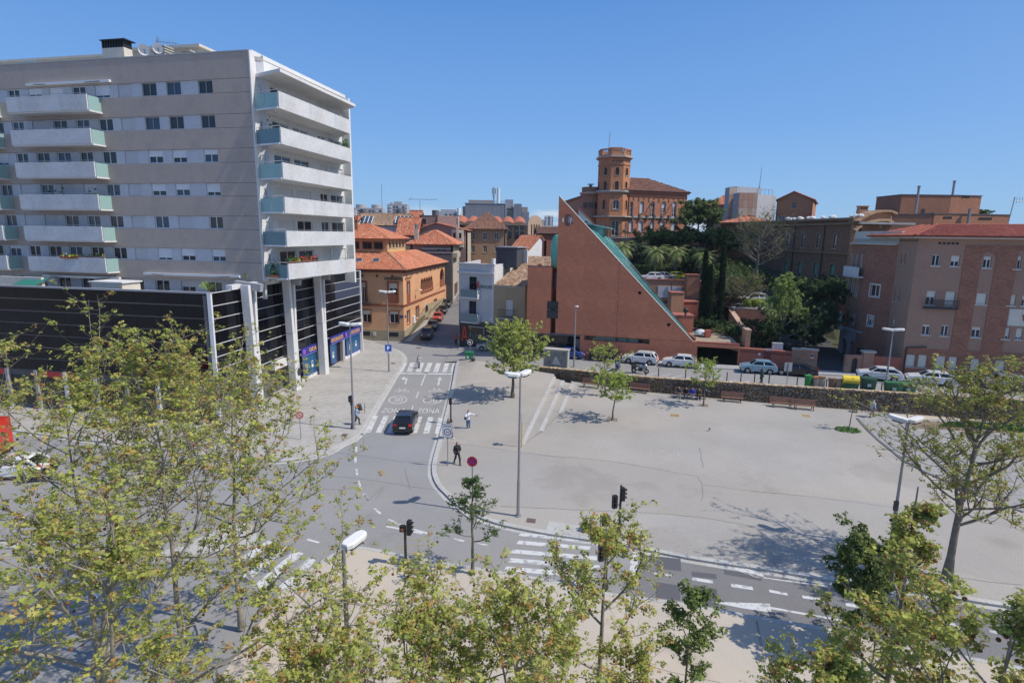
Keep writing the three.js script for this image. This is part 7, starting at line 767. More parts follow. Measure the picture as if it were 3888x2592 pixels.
const P=(u,w,y)=>F.pt(u,y,-w),rg=heightAt(ZD(1540,443),P(4.4,8,0));part(b,'eave',[F.box(-.5,30.4,ev - .02,ev + .2,-.5,.65),beam(V(A[0]- .2,ev + .09,A[1]+ .4),V(P1[0]- .4,ev + .09,P1[1]- .3),.9,.22),beam(V(P1[0],ev + .09,P1[1]),V(P2[0]+ 1,ev + .09,P2[1]),.9,.21)],M.cream);
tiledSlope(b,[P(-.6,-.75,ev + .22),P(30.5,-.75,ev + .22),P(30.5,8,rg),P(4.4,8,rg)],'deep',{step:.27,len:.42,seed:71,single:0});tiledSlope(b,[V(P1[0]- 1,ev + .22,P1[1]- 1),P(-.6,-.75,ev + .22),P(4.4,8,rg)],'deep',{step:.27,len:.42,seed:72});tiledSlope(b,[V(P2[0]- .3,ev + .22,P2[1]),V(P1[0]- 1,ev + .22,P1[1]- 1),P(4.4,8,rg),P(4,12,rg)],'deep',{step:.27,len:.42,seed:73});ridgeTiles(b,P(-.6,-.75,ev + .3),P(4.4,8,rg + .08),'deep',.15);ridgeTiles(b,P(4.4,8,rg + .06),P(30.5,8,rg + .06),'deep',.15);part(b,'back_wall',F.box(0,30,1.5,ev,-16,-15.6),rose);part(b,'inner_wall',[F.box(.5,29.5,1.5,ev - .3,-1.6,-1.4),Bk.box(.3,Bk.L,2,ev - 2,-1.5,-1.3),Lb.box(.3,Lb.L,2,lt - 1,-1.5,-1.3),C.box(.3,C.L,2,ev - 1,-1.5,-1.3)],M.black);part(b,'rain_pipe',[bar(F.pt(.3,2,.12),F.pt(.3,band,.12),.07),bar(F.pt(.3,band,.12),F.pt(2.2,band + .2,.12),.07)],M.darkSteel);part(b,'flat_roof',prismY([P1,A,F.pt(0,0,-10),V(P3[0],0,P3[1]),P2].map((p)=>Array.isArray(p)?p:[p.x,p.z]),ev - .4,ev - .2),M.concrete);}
// ---------- rubble stone wall between plaza and upper street ----------
{const b=thing('stone_wall','long rubble stone retaining wall between the plaza and the upper street','wall',[30,.1,wallZ(30)]),r=rng(411),mort=mottled([.14,.105,.072],.95,.25,.2,2,471),mats=[[.2,.14,.09],[.24,.17,.11],[.16,.115,.08],[.27,.19,.11],[.2,.165,.13],[.23,.14,.075],[.26,.22,.17],[.18,.125,.08]].map((c,i)=>mottled(c,.95,.2,.2,.7,480 + i)),caps=[[.42,.3,.17],[.5,.37,.22],[.36,.25,.15],[.52,.42,.3]].map((c,i)=>mottled(c,.95,.2,.2,.7,490 + i));
const bx=(w,h,d)=>{const g=new THREE.BoxGeometry(w,h,d),a=g.attributes.position,j=new Map();for(let i=0;i<a.count;i++){const k=[a.getX(i)>0,a.getY(i)>0,a.getZ(i)>0].join();if(!j.has(k))j.set(k,[(r()- .5)*w*.3,(r()- .5)*h*.36,(r()- .5)*.04 - (a.getZ(i)>0?0:0)]);const q=j.get(k),f=a.getZ(i)>0?.82:1;a.setXYZ(i,a.getX(i)*f + q[0],a.getY(i)*f + q[1],a.getZ(i)+ q[2]);}const n=g.toNonIndexed();n.computeVertexNormals();return n;};
const stones=[];for(let x=3.3;x<64;x+=4){const A=[x,wallZ(x)],B=[Math.min(x + 4,66),wallZ(Math.min(x + 4,66))],f=new Facade(A,B),y0=PLZ + (x<6?.3:0),t0=hs(A[0])+ .4,t1=hs(B[0])+ .4;part(b,'mortar',f.wall([[0,0],[f.L,0],[f.L,t1],[0,t0]],[],.5).translate(f.n.x*-.06,0,f.n.z*-.06),mort);
for(let v=0;v<12;v++){const hgt=.2 + .05*hash2(v,x|0,2),y=y0 + v*.215;for(let u=-.1 + .2*r();u<f.L;){const w=.22 + .3*r(),top=lerp(t0,t1,clamp(u/f.L));if(y + hgt*.7<top - .08)stones.push([bx(w - .035,hgt - .03,.16).translate(u + w/2,y + hgt/2 + (r()- .5)*.03,-.02).applyMatrix4(f.M),mats[r()*mats.length|0]]);u+=w;}}
for(let u=0;u<f.L;u+=.3 + .001){const w=.32,top=lerp(t0,t1,u/f.L);stones.push([bx(w,.12 + .06*r(),.3).translate(u + .15,top + .02,-.1 + (r()- .5)*.06).applyMatrix4(f.M),caps[r()*4|0],1],[bx(w,.1 + .05*r(),.3).translate(u + .15,top + .0,-.38 + (r()- .5)*.06).applyMatrix4(f.M),caps[r()*4|0],2]);}}
stones.forEach((s)=>{s[0].computeBoundingSphere();s[3]=s[0].boundingSphere.center.distanceTo(camera.position)- s[0].boundingSphere.center.x*.05 + (s[2]||0)*3;});const vis=stones.filter((s)=>s[0].boundingSphere.center.x<42).sort((p,q)=>p[3]- q[3]).slice(0,300),set=new Set(vis);vis.forEach((s)=>part(b,'stone',s[0],s[1]));
for(const m of[...mats,...caps]){const l=stones.filter((s)=>s[1]===m&&!set.has(s)).map((s)=>s[0]);if(l.length)part(b,'stone',l,m,{kind:'stuff'});}}
// ---------- trees and plants ----------
class Wood{constructor(){this.p=[];this.n=[];}
tube(pts,rad,seg=5){const rings=[];let ref=V(.3,0,1);for(let i=0;i<pts.length;i++){const d=pts[Math.min(i + 1,pts.length - 1)].clone().sub(pts[Math.max(0,i - 1)]).normalize(),s=new THREE.Vector3().crossVectors(d,ref).normalize(),t=new THREE.Vector3().crossVectors(s,d);rings.push(Array.from({length:seg},(_,k)=>{const a=k/seg*Math.PI*2,n=s.clone().multiplyScalar(Math.cos(a)).addScaledVector(t,Math.sin(a));return[pts[i].clone().addScaledVector(n,rad[i]),n];}));}
for(let i=0;i<rings.length - 1;i++)for(let k=0;k<seg;k++){const q=(k + 1)%seg;for(const[v,n]of[rings[i][k],rings[i + 1][k],rings[i + 1][q],rings[i][k],rings[i + 1][q],rings[i][q]]){this.p.push(v.x,v.y,v.z);this.n.push(n.x,n.y,n.z);}}}
geo(){const g=new THREE.BufferGeometry();g.setAttribute('position',new THREE.BufferAttribute(new Float32Array(this.p),3));g.setAttribute('normal',new THREE.BufferAttribute(new Float32Array(this.n),3));return g;}}
const lobed=(s)=>{const o=[[0,-.02],[.22,.1],[.48,.05],[.34,.3],[.55,.52],[.26,.55],[0,1],[-.26,.55],[-.55,.52],[-.34,.3],[-.48,.05],[-.22,.1]],t=[];for(let i=0;i<12;i++){const a=o[i],b=o[(i + 1)%12],z=(p)=>Math.abs(p[0])*.22 - p[1]*p[1]*.15;t.push(tri(V(0,.3*s,.02*s),V(a[0]*s,a[1]*s,z(a)*s),V(b[0]*s,b[1]*s,z(b)*s)));}return join(t);};
const oval=(s)=>{const P=(x,y)=>V(x*s,y*s,(Math.abs(x)*.3 - y*y*.2)*s);return join([quad(P(0,0),P(.3,.3),P(.26,.7),P(0,1)),quad(P(0,0),P(0,1),P(-.26,.7),P(-.3,.3))]);};
function cluster(leaf,n,spread,seed){const r=rng(seed),l=[];for(let i=0;i<n;i++){const a=i/n*6.28 + r(),g=leaf.clone().scale(.7 + .6*r(),.7 + .6*r(),1);g.rotateX(-.3 - 1.1*r()).rotateY(a);const k=.4 + .6*r();l.push(g.translate(Math.sin(a)*spread*k,(r()- .3)*spread,Math.cos(a)*spread*k));}return join(l);}
const leafMat=(tr=.3)=>phys([1,1,1],.75,{transmission:tr,thickness:0,specularIntensity:.3});
const LEAF={plane:cluster(lobed(.125),5,.17,1),planeSmall:cluster(lobed(.1),5,.12,2),oval:cluster(oval(.1),7,.13,3),ovalBig:cluster(oval(.17),8,.22,4),far:cluster(oval(.26),9,.34,5),needle:cluster(oval(.22).scale(.3,1,1),14,.24,6)};
const LM=leafMat(.4),bark=mottled([.3,.27,.22],.95,.3,.2,1.2,501),barkDark=mottled([.17,.145,.115],.95,.3,.2,1,502),barkPale=mottled([.42,.39,.32],.95,.35,.2,.9,503);
const barkPlane=mottled([.27,.24,.19],.95,.35,.2,.9,507);
const TONE={plane:[[.41,.43,.1,.4],[.33,.37,.085,.28],[.5,.44,.14,.13],[.42,.26,.08,.1],[.24,.29,.07,.09]],young:[[.46,.52,.14,.5],[.55,.58,.18,.3],[.34,.4,.11,.2]],dark:[[.07,.12,.035,.5],[.1,.16,.05,.3],[.15,.19,.07,.2]],dense:[[.05,.085,.03,.5],[.07,.12,.04,.35],[.12,.16,.055,.15]],mid:[[.12,.17,.05,.5],[.18,.24,.07,.3],[.24,.28,.09,.2]],bare:[[.26,.27,.1,.6],[.33,.3,.13,.4]],pine:[[.03,.07,.025,.6],[.05,.1,.035,.4]],fresh:[[.36,.46,.1,.5],[.45,.53,.13,.5]]};
function scatter(parent,name,geo,spots,tones,size,r,mat=LM){const im=new THREE.InstancedMesh(geo,mat,spots.length),m=new THREE.Matrix4(),q=new THREE.Quaternion(),e=new THREE.Euler(),c=new THREE.Color();spots.forEach((s,i)=>{e.set((r()- .5)*1.6,r()*6.28,(r()- .5)*1.6);q.setFromEuler(e);const k=size*(.55 + 1.1*Math.pow(r(),1.6))*(s.k||1);m.compose(s,q,V(k,k,k));im.setMatrixAt(i,m);let t=r(),j=0;while(j<tones.length - 1&&t>tones[j][3]){t-=tones[j][3];j++;}const b=.8 + .4*r();im.setColorAt(i,c.setRGB(tones[j][0]*b,tones[j][1]*b,tones[j][2]*b));});im.name=name;im.userData.kind='stuff';im.castShadow=im.receiveShadow=true;parent.add(im);return im;}
function tree(name,label,p,o){
const t=thing(name,label,'tree',p,0,o.group),r=rng(o.seed||1),W=new Wood(),h=o.h,cb=o.cb??.3,R=o.r,spots=[],tip=V((o.lean?.[0]||0),h*(o.spire?1:.88),(o.lean?.[1]||0));
const N=8,tp=[],tr=[];for(let i=0;i<=N;i++){const k=i/N;tp.push(V(tip.x*k*k + (i&&i<N?(r()- .5)*.12*h*.08*(o.wob||1):0),tip.y*k,tip.z*k*k + (i&&i<N?(r()- .5)*.1*h*.08*(o.wob||1):0)));tr.push(o.tr*(1 - k*.86)*(i?1:1.35));}W.tube(tp,tr,9);
const onTrunk=(k)=>{const f=clamp(k)*N,i=Math.min(N - 1,f|0);return tp[i].clone().lerp(tp[i + 1],f - i);};
const prof=o.prof||((k)=>Math.pow(Math.sin(Math.PI*(.12 + .8*k)),.7));
const grow2=(a,dir,len,rad,lvl)=>{const n=lvl?3:5,pts=[a.clone()],d=dir.clone();let q=a.clone();const up=o.up??.18;for(let i=1;i<=n;i++){d.x+=(r()- .5)*.42;d.y+=(r()- .5)*.3 + up;d.z+=(r()- .5)*.42;d.normalize();q=q.clone().addScaledVector(d,len/n);pts.push(q);}W.tube(pts,pts.map((_,i)=>rad*(1 - i/n*.75)),lvl?4:6);
if(lvl>=2){for(let i=0;i<o.lpt;i++){const f=(.15 + .85*r())*n,j=Math.min(n - 1,f|0),s=pts[j].clone().lerp(pts[j + 1],f - j);s.x+=(r()- .5)*.16;s.y+=(r()- .5)*.16;s.z+=(r()- .5)*.16;spots.push(s);}return;}
const m=lvl?(o.twigs||5):(o.subs||7);for(let i=0;i<m;i++){const f=(lvl?.15 + .85*(i + r())/m:.25 + .75*(i + r())/m)*n,j=Math.min(n - 1,f|0),s=pts[j].clone().lerp(pts[j + 1],f - j),v=pts[j + 1].clone().sub(pts[j]).normalize(),sd=V(r()- .5,r()- .35,r()- .5).normalize();v.multiplyScalar(.55).add(sd.multiplyScalar(.85)).normalize();grow2(s,v,len*(lvl?.5:.46)*(.6 + .6*r()),rad*.42,lvl + 1);}};
const L=o.limbs||12;for(let i=0;i<L;i++){const k=(i + .5*r())/L,a=i*2.4 + r()*.6,hh=cb + (1 - cb)*k*.96,rr=R*prof(k)*(.75 + .4*r()),el=o.el?o.el(k):lerp(.25,1.0,k);grow2(onTrunk(hh*(o.spire?1:.98)),V(Math.cos(a)*Math.cos(el),Math.sin(el),Math.sin(a)*Math.cos(el)),rr,o.tr*.36*(1 - k*.5),0);}
{const ys=spots.map((q)=>q.y),ym=Math.max(...ys,.1),cc=(y)=>Math.pow(clamp(y/tip.y,0,1.2),2),ds=spots.map((q)=>Math.hypot(q.x - tip.x*cc(q.y),q.z - tip.z*cc(q.y))).sort((a,b)=>a - b),d9=ds[ds.length*.93|0]||R,ky=h/ym,kr=clamp(R/d9,.4,1.6),fx=(x,y)=>{const c=tip.x*cc(y);return c + (x - c)*kr;},fz=(z,y)=>{const c=tip.z*cc(y);return c + (z - c)*kr;};
for(let i=0;i<W.p.length;i+=3){const y0=W.p[i + 1],near=Math.hypot(W.p[i]- tip.x*cc(y0),W.p[i + 2]- tip.z*cc(y0))<o.tr*1.8;if(!near){W.p[i]=fx(W.p[i],W.p[i + 1]);W.p[i + 2]=fz(W.p[i + 2],W.p[i + 1]);}W.p[i + 1]*=ky;}spots.forEach((q)=>{q.x=fx(q.x,q.y);q.z=fz(q.z,q.y);q.y*=ky;});}
part(t,'trunk',W.geo(),o.bark||bark,{local:true});
if(spots.length)scatter(t,'leaves',o.leaf||LEAF.oval,spots,o.tone||TONE.young,o.ls||1,r);
if(o.balls){const bs=spots.filter((_,i)=>i%o.balls===0).map((s)=>s.clone().add(V(0,-.12,0))),im=new THREE.InstancedMesh(new THREE.IcosahedronGeometry(.036,1),M.seed||(M.seed=std([.17,.075,.03],.95)),bs.length),m=new THREE.Matrix4();bs.forEach((s,i)=>{const k=.8 + .5*r();m.makeScale(k,k,k).setPosition(s);im.setMatrixAt(i,m);});im.name='seed_balls';im.userData.kind='stuff';t.add(im);}
return t;
}
const onRay=(px,d)=>{const v=ray(...px),k=d/Math.hypot(v.x,v.z);return V(v.x*k,CAM_H + v.y*k,v.z*k);};
function planeTree(label,x,d,ytop,o){const q=onRay(D(x,ytop),d);return tree('plane_tree',label,[q.x,.1,q.z],{h:q.y - .1,tr:.12,bark:barkPlane,leaf:LEAF.plane,tone:TONE.plane,lpt:5,balls:18,limbs:16,subs:8,twigs:6,cb:.3,up:.12,ls:.63,el:(k)=>lerp(.2,1.15,k),...o});}
planeTree('tall plane tree in young leaf in front of the black glass, far left',110,25,648,{r:6.3,seed:11,limbs:17,cb:.34});
planeTree('nearest plane tree at the lower left with a thick forked trunk',60,15.5,1010,{r:5.4,seed:23,tr:.2,lean:[1.2,-.6],limbs:15});
planeTree('plane tree in young leaf beside the left crossing, reaching over the road',500,25,775,{r:4.7,seed:37,limbs:16,lean:[.4,0]});
planeTree('slim plane tree between the two left plane trees, before the shaded shopfront',335,23,715,{r:4.8,seed:41,limbs:15,cb:.4,lpt:4});
planeTree('plane tree at the bottom edge just left of the centre lamp',930,14.3,1320,{r:3.7,seed:53,limbs:14,cb:.28});
planeTree('dense plane tree at the bottom centre in front of the near zebra crossing',1190,13.8,1290,{r:3.5,seed:61,limbs:16,cb:.25});
planeTree('tall thin plane tree reaching over the near zebra crossing',1395,16,1165,{r:1.9,seed:67,limbs:10,cb:.35,lpt:2.4});
planeTree('plane tree at the bottom left centre below the lamp head',640,14,1330,{r:4.4,seed:71,limbs:14,cb:.3});
planeTree('plane tree with many seed balls at the lower right',2105,15.5,1150,{r:2.0,seed:83,limbs:11,cb:.3,balls:7,lpt:2.5,prof:(k)=>1.05 - .85*k});
planeTree('plane tree cut by the right bottom corner',2350,13,1330,{r:2.5,seed:89,limbs:14,cb:.3,balls:14});
planeTree('low plane tree at the bottom edge right of the dark sapling',1935,12.4,1475,{r:1.8,seed:97,limbs:12,cb:.35,balls:14});
const treeAt=(name,label,pb,pt,h0,o)=>{const b=h0==='s'?GS(pb):G(pb,h0);return tree(name,label,[b.x,b.y,b.z],{...o,h:heightAt(pt,b)- b.y});};
treeAt('street_tree','large plane tree in young leaf on the right side of the plaza',ZL(1485,822),D(2245,768),PLZ,{r:3.7,tr:.2,seed:103,bark:mottled([.22,.19,.15],.95,.3,.2,1,506),leaf:LEAF.planeSmall,tone:TONE.plane,limbs:22,subs:8,twigs:6,lpt:3,ls:.85,cb:.3,balls:18,lean:[.7,0],up:.2,el:(k)=>lerp(.45,1.25,k),prof:(k)=>.55 + .6*Math.sin(Math.PI*(.15 + .75*k))*(1 - k*.5)});
treeAt('young_tree','dark leaved young tree at the rounded pavement corner, under the no stopping sign',ZJ(1372,748),ZJ(1358,22),.12,{r:1.5,tr:.09,seed:107,bark:barkDark,leaf:LEAF.plane,tone:TONE.dark,limbs:11,subs:5,twigs:4,lpt:2,cb:.35,spire:1,ls:.8,prof:(k)=>1 - .75*k});
{const q=onRay(D(1592,1355),18.4);tree('young_tree','dark green sapling on the near pavement beside the plane trees, bottom centre right',[q.x,.12,q.z],{h:q.y,r:.95,tr:.06,seed:109,bark:barkDark,leaf:LEAF.plane,tone:[[.2,.26,.07,.5],[.12,.17,.05,.5]],ls:.8,limbs:13,subs:5,twigs:4,lpt:2.5,cb:.25,spire:1});}
treeAt('young_tree','rounded dark green tree on the near pavement beside the two lane road',ZL(845,1330),ZL(935,478),.12,{r:1.45,tr:.1,seed:113,bark:barkDark,leaf:LEAF.oval,tone:TONE.mid,limbs:18,subs:6,twigs:5,lpt:6,cb:.28,prof:(k)=>.65 + .35*Math.sin(Math.PI*k),ls:1.1});
treeAt('plaza_tree','round leafy tree casting a netted shadow beside the road, left end of the stone wall',ZF(1560,697),ZF(1600,20),.36,{r:3.5,tr:.19,seed:127,bark:barkDark,leaf:LEAF.ovalBig,tone:TONE.young,limbs:20,subs:7,twigs:5,lpt:8,cb:.38,el:(k)=>lerp(.62,1.35,k),ls:.56,prof:(k)=>.4 + .6*Math.sin(Math.PI*(.12 + .75*k))});
treeAt('plaza_tree','slender plaza tree beside the bench near the steps',ZG(555,678),ZG(520,205),PLZ,{r:2.0,tr:.09,seed:131,bark:barkDark,leaf:LEAF.ovalBig,tone:TONE.young,limbs:12,subs:5,twigs:4,lpt:3,cb:.42,ls:.48,lean:[-.4,0]});
treeAt('plaza_tree','small leafy plaza tree in the paved pit in front of the second bench',ZG(617,885),ZG(690,455),PLZ,{r:2.1,tr:.09,seed:137,bark:barkDark,leaf:LEAF.ovalBig,tone:TONE.fresh,limbs:13,subs:6,twigs:4,lpt:4,cb:.5,ls:.48,lean:[.5,0]});
treeAt('plaza_tree','small plaza tree beside the bench with seated people',ZG(1392,766),ZG(1400,345),PLZ,{r:1.9,tr:.09,seed:139,bark:barkDark,leaf:LEAF.ovalBig,tone:TONE.fresh,limbs:13,subs:5,twigs:4,lpt:3,cb:.46,ls:.46});
treeAt('plaza_tree','thin almost leafless plaza tree on a grass tuft, beside the cobbled path',ZH(733,848),ZH(790,590),PLZ,{r:.9,tr:.06,seed:149,bark:barkDark,leaf:LEAF.oval,tone:TONE.bare,limbs:6,subs:4,twigs:3,lpt:2,cb:.55,ls:.7,lean:[.3,0]});
{const q=G(ZH(728,848),PLZ),t=thing('grass_tuft','bright green grass tuft round the thin leafless plaza tree','grass',[q.x,PLZ,q.z]),r=rng(3),sp=[];for(let i=0;i<260;i++){const a=r()*6.28,d=Math.sqrt(r())*1.0;sp.push(V(Math.cos(a)*d*1.1,.02,Math.sin(a)*d*.9));}scatter(t,'grass_blades',LEAF.oval,sp,[[.1,.26,.03,1]],.8,r);}
const hill=(px,z)=>{const q=onZ(px,z);return q;};
function onHill(name,label,px,pyTop,z,o,yb){const a=onZ(px,z),top=onZ([px[0],pyTop[1]],z);return tree(name,label,[a.x,yb??a.y,z],{...o,h:top.y - (yb??a.y)});}
onHill('bare_tree','large almost leafless plane tree before the dark brick school',ZD(385,800),ZD(385,290),-88,{r:5.6,tr:.26,seed:151,bark:mottled([.2,.18,.145],.95,.3,.2,1,504),leaf:LEAF.oval,tone:TONE.bare,limbs:18,subs:8,twigs:6,lpt:2,cb:.28,el:(k)=>lerp(.55,1.35,k),up:.22,ls:.9});
onHill('grey_shrub_tree','grey brown twiggy tree above the orange garden wall',ZD(290,1000),ZD(300,725),-84,{r:3.8,tr:.16,seed:157,bark:mottled([.26,.22,.17],.95,.3,.2,1,505),leaf:LEAF.oval,tone:TONE.bare,limbs:16,subs:7,twigs:6,lpt:2,cb:.4,ls:.8});
onHill('garden_tree','green spreading tree with pale trunk behind the street wall',ZD(540,1230),ZD(540,755),-72.5,{r:3.7,tr:.15,seed:163,bark:barkPlane,leaf:LEAF.far,tone:[[.3,.39,.11,.5],[.38,.46,.14,.3],[.2,.27,.08,.2]],limbs:18,subs:7,twigs:5,lpt:4,cb:.26,el:(k)=>lerp(.7,1.3,k),up:.22,ls:.5,prof:(k)=>1.0 - .62*k},2);
onHill('dark_tree','dense dark round tree against the school beside the rose house',ZD(845,985),ZD(845,775),-81,{r:4.4,tr:.2,seed:167,bark:barkDark,leaf:LEAF.far,tone:TONE.dense,limbs:22,subs:7,twigs:5,lpt:5,cb:.2,ls:.8,prof:(k)=>Math.sqrt(1 - Math.pow(k*2 - .9,2)*.8)});
onHill('dark_tree','dark leafy tree low behind the gate wall',ZD(700,1230),ZD(700,930),-75.5,{r:4.4,tr:.18,seed:173,bark:barkDark,leaf:LEAF.far,tone:TONE.dense,limbs:20,subs:7,twigs:5,lpt:5,cb:.12,ls:.8},2.5);
onHill('dark_tree','dark shrub tree at the foot of the garden wall',ZD(420,1240),ZD(420,1060),-73.5,{r:2.8,tr:.12,seed:179,bark:barkDark,leaf:LEAF.far,tone:TONE.dense,limbs:14,subs:6,twigs:5,lpt:4,cb:.1,ls:.7},2.5);
onHill('broadleaf_tree','green bushy tree right of the brick tower wing',ZN(1345,400),ZN(1345,125),-119,{r:4.3,tr:.2,seed:181,bark:barkDark,leaf:LEAF.far,tone:TONE.mid,limbs:18,subs:7,twigs:5,lpt:5,cb:.02,ls:1,spire:1,prof:(k)=>1 - .4*k});
{
onHill('umbrella_pine','wide dark umbrella pine in front of the tower wing',ZN(1270,560),ZN(1270,345),-111,{r:9.5,tr:.4,seed:191,bark:barkDark,leaf:LEAF.needle,tone:TONE.pine,limbs:26,subs:8,twigs:6,lpt:6,cb:.5,ls:1.5,el:()=>.06,up:.06,prof:(k)=>1.05 - .55*k});}
onHill('garden_shrub','grey green olive tree between the first and second palms',ZN(830,700),ZN(830,495),-103,{r:2.6,tr:.15,seed:193,bark:barkDark,leaf:LEAF.far,tone:[[.1,.13,.07,.6],[.15,.18,.1,.4]],limbs:16,subs:6,twigs:5,lpt:4,cb:.08,ls:.8});
onHill('garden_shrub','dark evergreen between the palms and the cypresses',ZN(1300,740),ZN(1300,545),-99,{r:2.9,tr:.15,seed:197,bark:barkDark,leaf:LEAF.far,tone:TONE.dense,limbs:18,subs:6,twigs:5,lpt:5,cb:.05,ls:.8});
onHill('garden_shrub','dark bushes behind the third cypress',ZN(1640,900),ZN(1640,730),-90,{r:3.6,tr:.15,seed:199,bark:barkDark,leaf:LEAF.far,tone:TONE.mid,limbs:18,subs:6,twigs:5,lpt:4,cb:.05,ls:.8});
onHill('garden_shrub','bright green bush by the white van in the garden',ZD(370,985),ZD(370,930),-84.5,{r:2,tr:.06,seed:211,bark:barkDark,leaf:LEAF.ovalBig,tone:TONE.fresh,limbs:14,subs:5,twigs:4,lpt:4,cb:.05,ls:.7});
onHill('garden_shrub','green plants on the stepped planter beside the garage roof',ZN(1640,1290),ZN(1640,1190),-76.5,{r:1.9,tr:.05,seed:223,bark:barkDark,leaf:LEAF.ovalBig,tone:TONE.mid,limbs:14,subs:5,twigs:4,lpt:4,cb:.05,ls:.7});
onHill('garden_shrub','reddish green shrub beside the tallest cypress',ZN(1585,1060),ZN(1585,930),-85,{r:2.4,tr:.06,seed:227,bark:barkDark,leaf:LEAF.ovalBig,tone:[[.1,.09,.03,.5],[.15,.07,.04,.5]],limbs:14,subs:5,twigs:4,lpt:4,cb:.05,ls:.7});
onHill('garden_shrub','dark shrubs at the foot of the three cypresses',ZN(1440,1240),ZN(1440,1130),-80,{r:3,tr:.06,seed:229,bark:barkDark,leaf:LEAF.far,tone:TONE.dense,limbs:14,subs:5,twigs:4,lpt:4,cb:.05,ls:.6});
onHill('small_tree','small tree behind the ochre block at the skyline',ZD(1880,385),ZD(1880,340),-118,{r:1.5,tr:.08,seed:233,bark:barkDark,leaf:LEAF.far,tone:TONE.mid,limbs:10,subs:5,twigs:4,lpt:3,cb:.1,ls:.5});
for(const[x,x2,yt,yb,z,w,l]of[[1392,1385,560,1215,-81,25,'left one of the three tall dark cypresses, with ragged top'],[1437,1430,690,1220,-80.2,23,'middle cypress, shortest of the three'],[1555,1525,430,1215,-80.6,22,'right cypress, tallest and thinnest of the three']]){const b=onZ(ZN(x2,yb),z),tp=onZ(ZN(x,yt),z),h=tp.y - b.y,t=thing('cypress',l,'cypress tree',[b.x,b.y,z],0,'cypresses in the garden'),r=rng(x),sp=[],rad=w*.446/FPX*82;for(let i=0;i<2600;i++){const k=Math.pow(r(),.8),a=r()*6.28,q=rad*(.35 + .65*r())*Math.pow(Math.sin(Math.PI*clamp(.1 + .86*k)),.55)*(1 + .25*(fbm(a/6.28,k,4,3,x)- .5));sp.push(V(Math.cos(a)*q + (tp.x - b.x)*k*.4,k*h,Math.sin(a)*q));}part(t,'trunk',cyl(.05,.16,h*.9,0,0,0,7),barkDark,{local:true});scatter(t,'foliage',LEAF.needle,sp,[[.022,.05,.016,.5],[.04,.075,.022,.4],[.07,.1,.03,.1]],.75,r);}
function palm(label,pc,pbY,z,R,seed){const c=onZ(ZN(...pc),z),b=onZ(ZN(pc[0]+ 5,pbY),z),t=thing('palm_tree',label,'palm tree',[c.x,b.y,z],0,'palms on the terrace'),h=c.y - b.y,r=rng(seed),W=new Wood();W.tube([V(0,-.5,0),V(.05,h*.5,0),V(0,h,0)],[.34,.28,.36],9);part(t,'trunk',W.geo(),barkDark,{local:true});const tones=[std([.24,.31,.08],.6),std([.15,.21,.05],.6),std([.32,.34,.12],.6)];
for(let f=0;f<44;f++){const a=f*2.4,el=1.25 - f/44*1.75,l=R*(.85 + .3*r()),g=[];let pv=V(0,h,0),e=el;const n=9;for(let i=1;i<=n;i++){e-=.17;const q=pv.clone().add(V(Math.cos(a)*Math.cos(e),Math.sin(e),Math.sin(a)*Math.cos(e)).multiplyScalar(l/n)),sd=V(-Math.sin(a),0,Math.cos(a)),wl=l*.2*Math.sin(Math.PI*(.12 + .8*i/n));for(const s of[-1,1])for(const k of[0,.5]){const o=pv.clone().lerp(q,k),o2=pv.clone().lerp(q,k + .28);g.push(tri(o,o2,o.clone().addScaledVector(sd,s*wl).add(q.clone().sub(pv).multiplyScalar(.9)).add(V(0,-.25*wl,0))));}pv=q;}part(t,'frond',g,tones[f%3],{local:true});}return t;}
palm('left palm, half hidden by the teal roof slope',[700,535],700,-97,2.7,1);palm('largest palm with pale skirt, behind the silver car',[982,575],760,-98,3.0,2);palm('palm behind the yellow car',[1160,575],745,-98.5,2.8,3);palm('palm crown rising above the left cypress',[1395,620],740,-94,2.4,4);palm('low palm right of the tallest cypress',[1620,800],900,-88,2.4,5);
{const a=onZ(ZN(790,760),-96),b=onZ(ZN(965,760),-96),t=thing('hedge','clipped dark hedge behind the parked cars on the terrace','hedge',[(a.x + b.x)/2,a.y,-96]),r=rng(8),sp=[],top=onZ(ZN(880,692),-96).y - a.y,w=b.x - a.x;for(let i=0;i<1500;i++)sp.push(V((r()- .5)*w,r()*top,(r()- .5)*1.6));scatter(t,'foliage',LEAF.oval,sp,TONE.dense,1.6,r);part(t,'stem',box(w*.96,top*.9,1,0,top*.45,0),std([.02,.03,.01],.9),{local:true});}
{const t=thing('planting','dense dark undergrowth between garden walls and trees on the slope','undergrowth',[30,6,-84]);t.userData.kind='stuff';const r=rng(17),sp=[];for(let i=0;i<9000;i++){const x=17 + r()*26,z=-76 - r()*34,f=backZ(x)- z;if(f<7||(x>38&&z>-92)||(z>-98&&z<-91&&x<31))continue;if(x<27&&z>-92)continue;if(x<38&&x>29&&z>-86)continue;sp.push(V(x - 30,hillH(x,z)- 6 + r()*.9,z + 84));}scatter(t,'foliage',LEAF.far,sp,[[.08,.12,.04,.5],[.13,.17,.06,.3],[.2,.24,.08,.2]],1.1,r);}
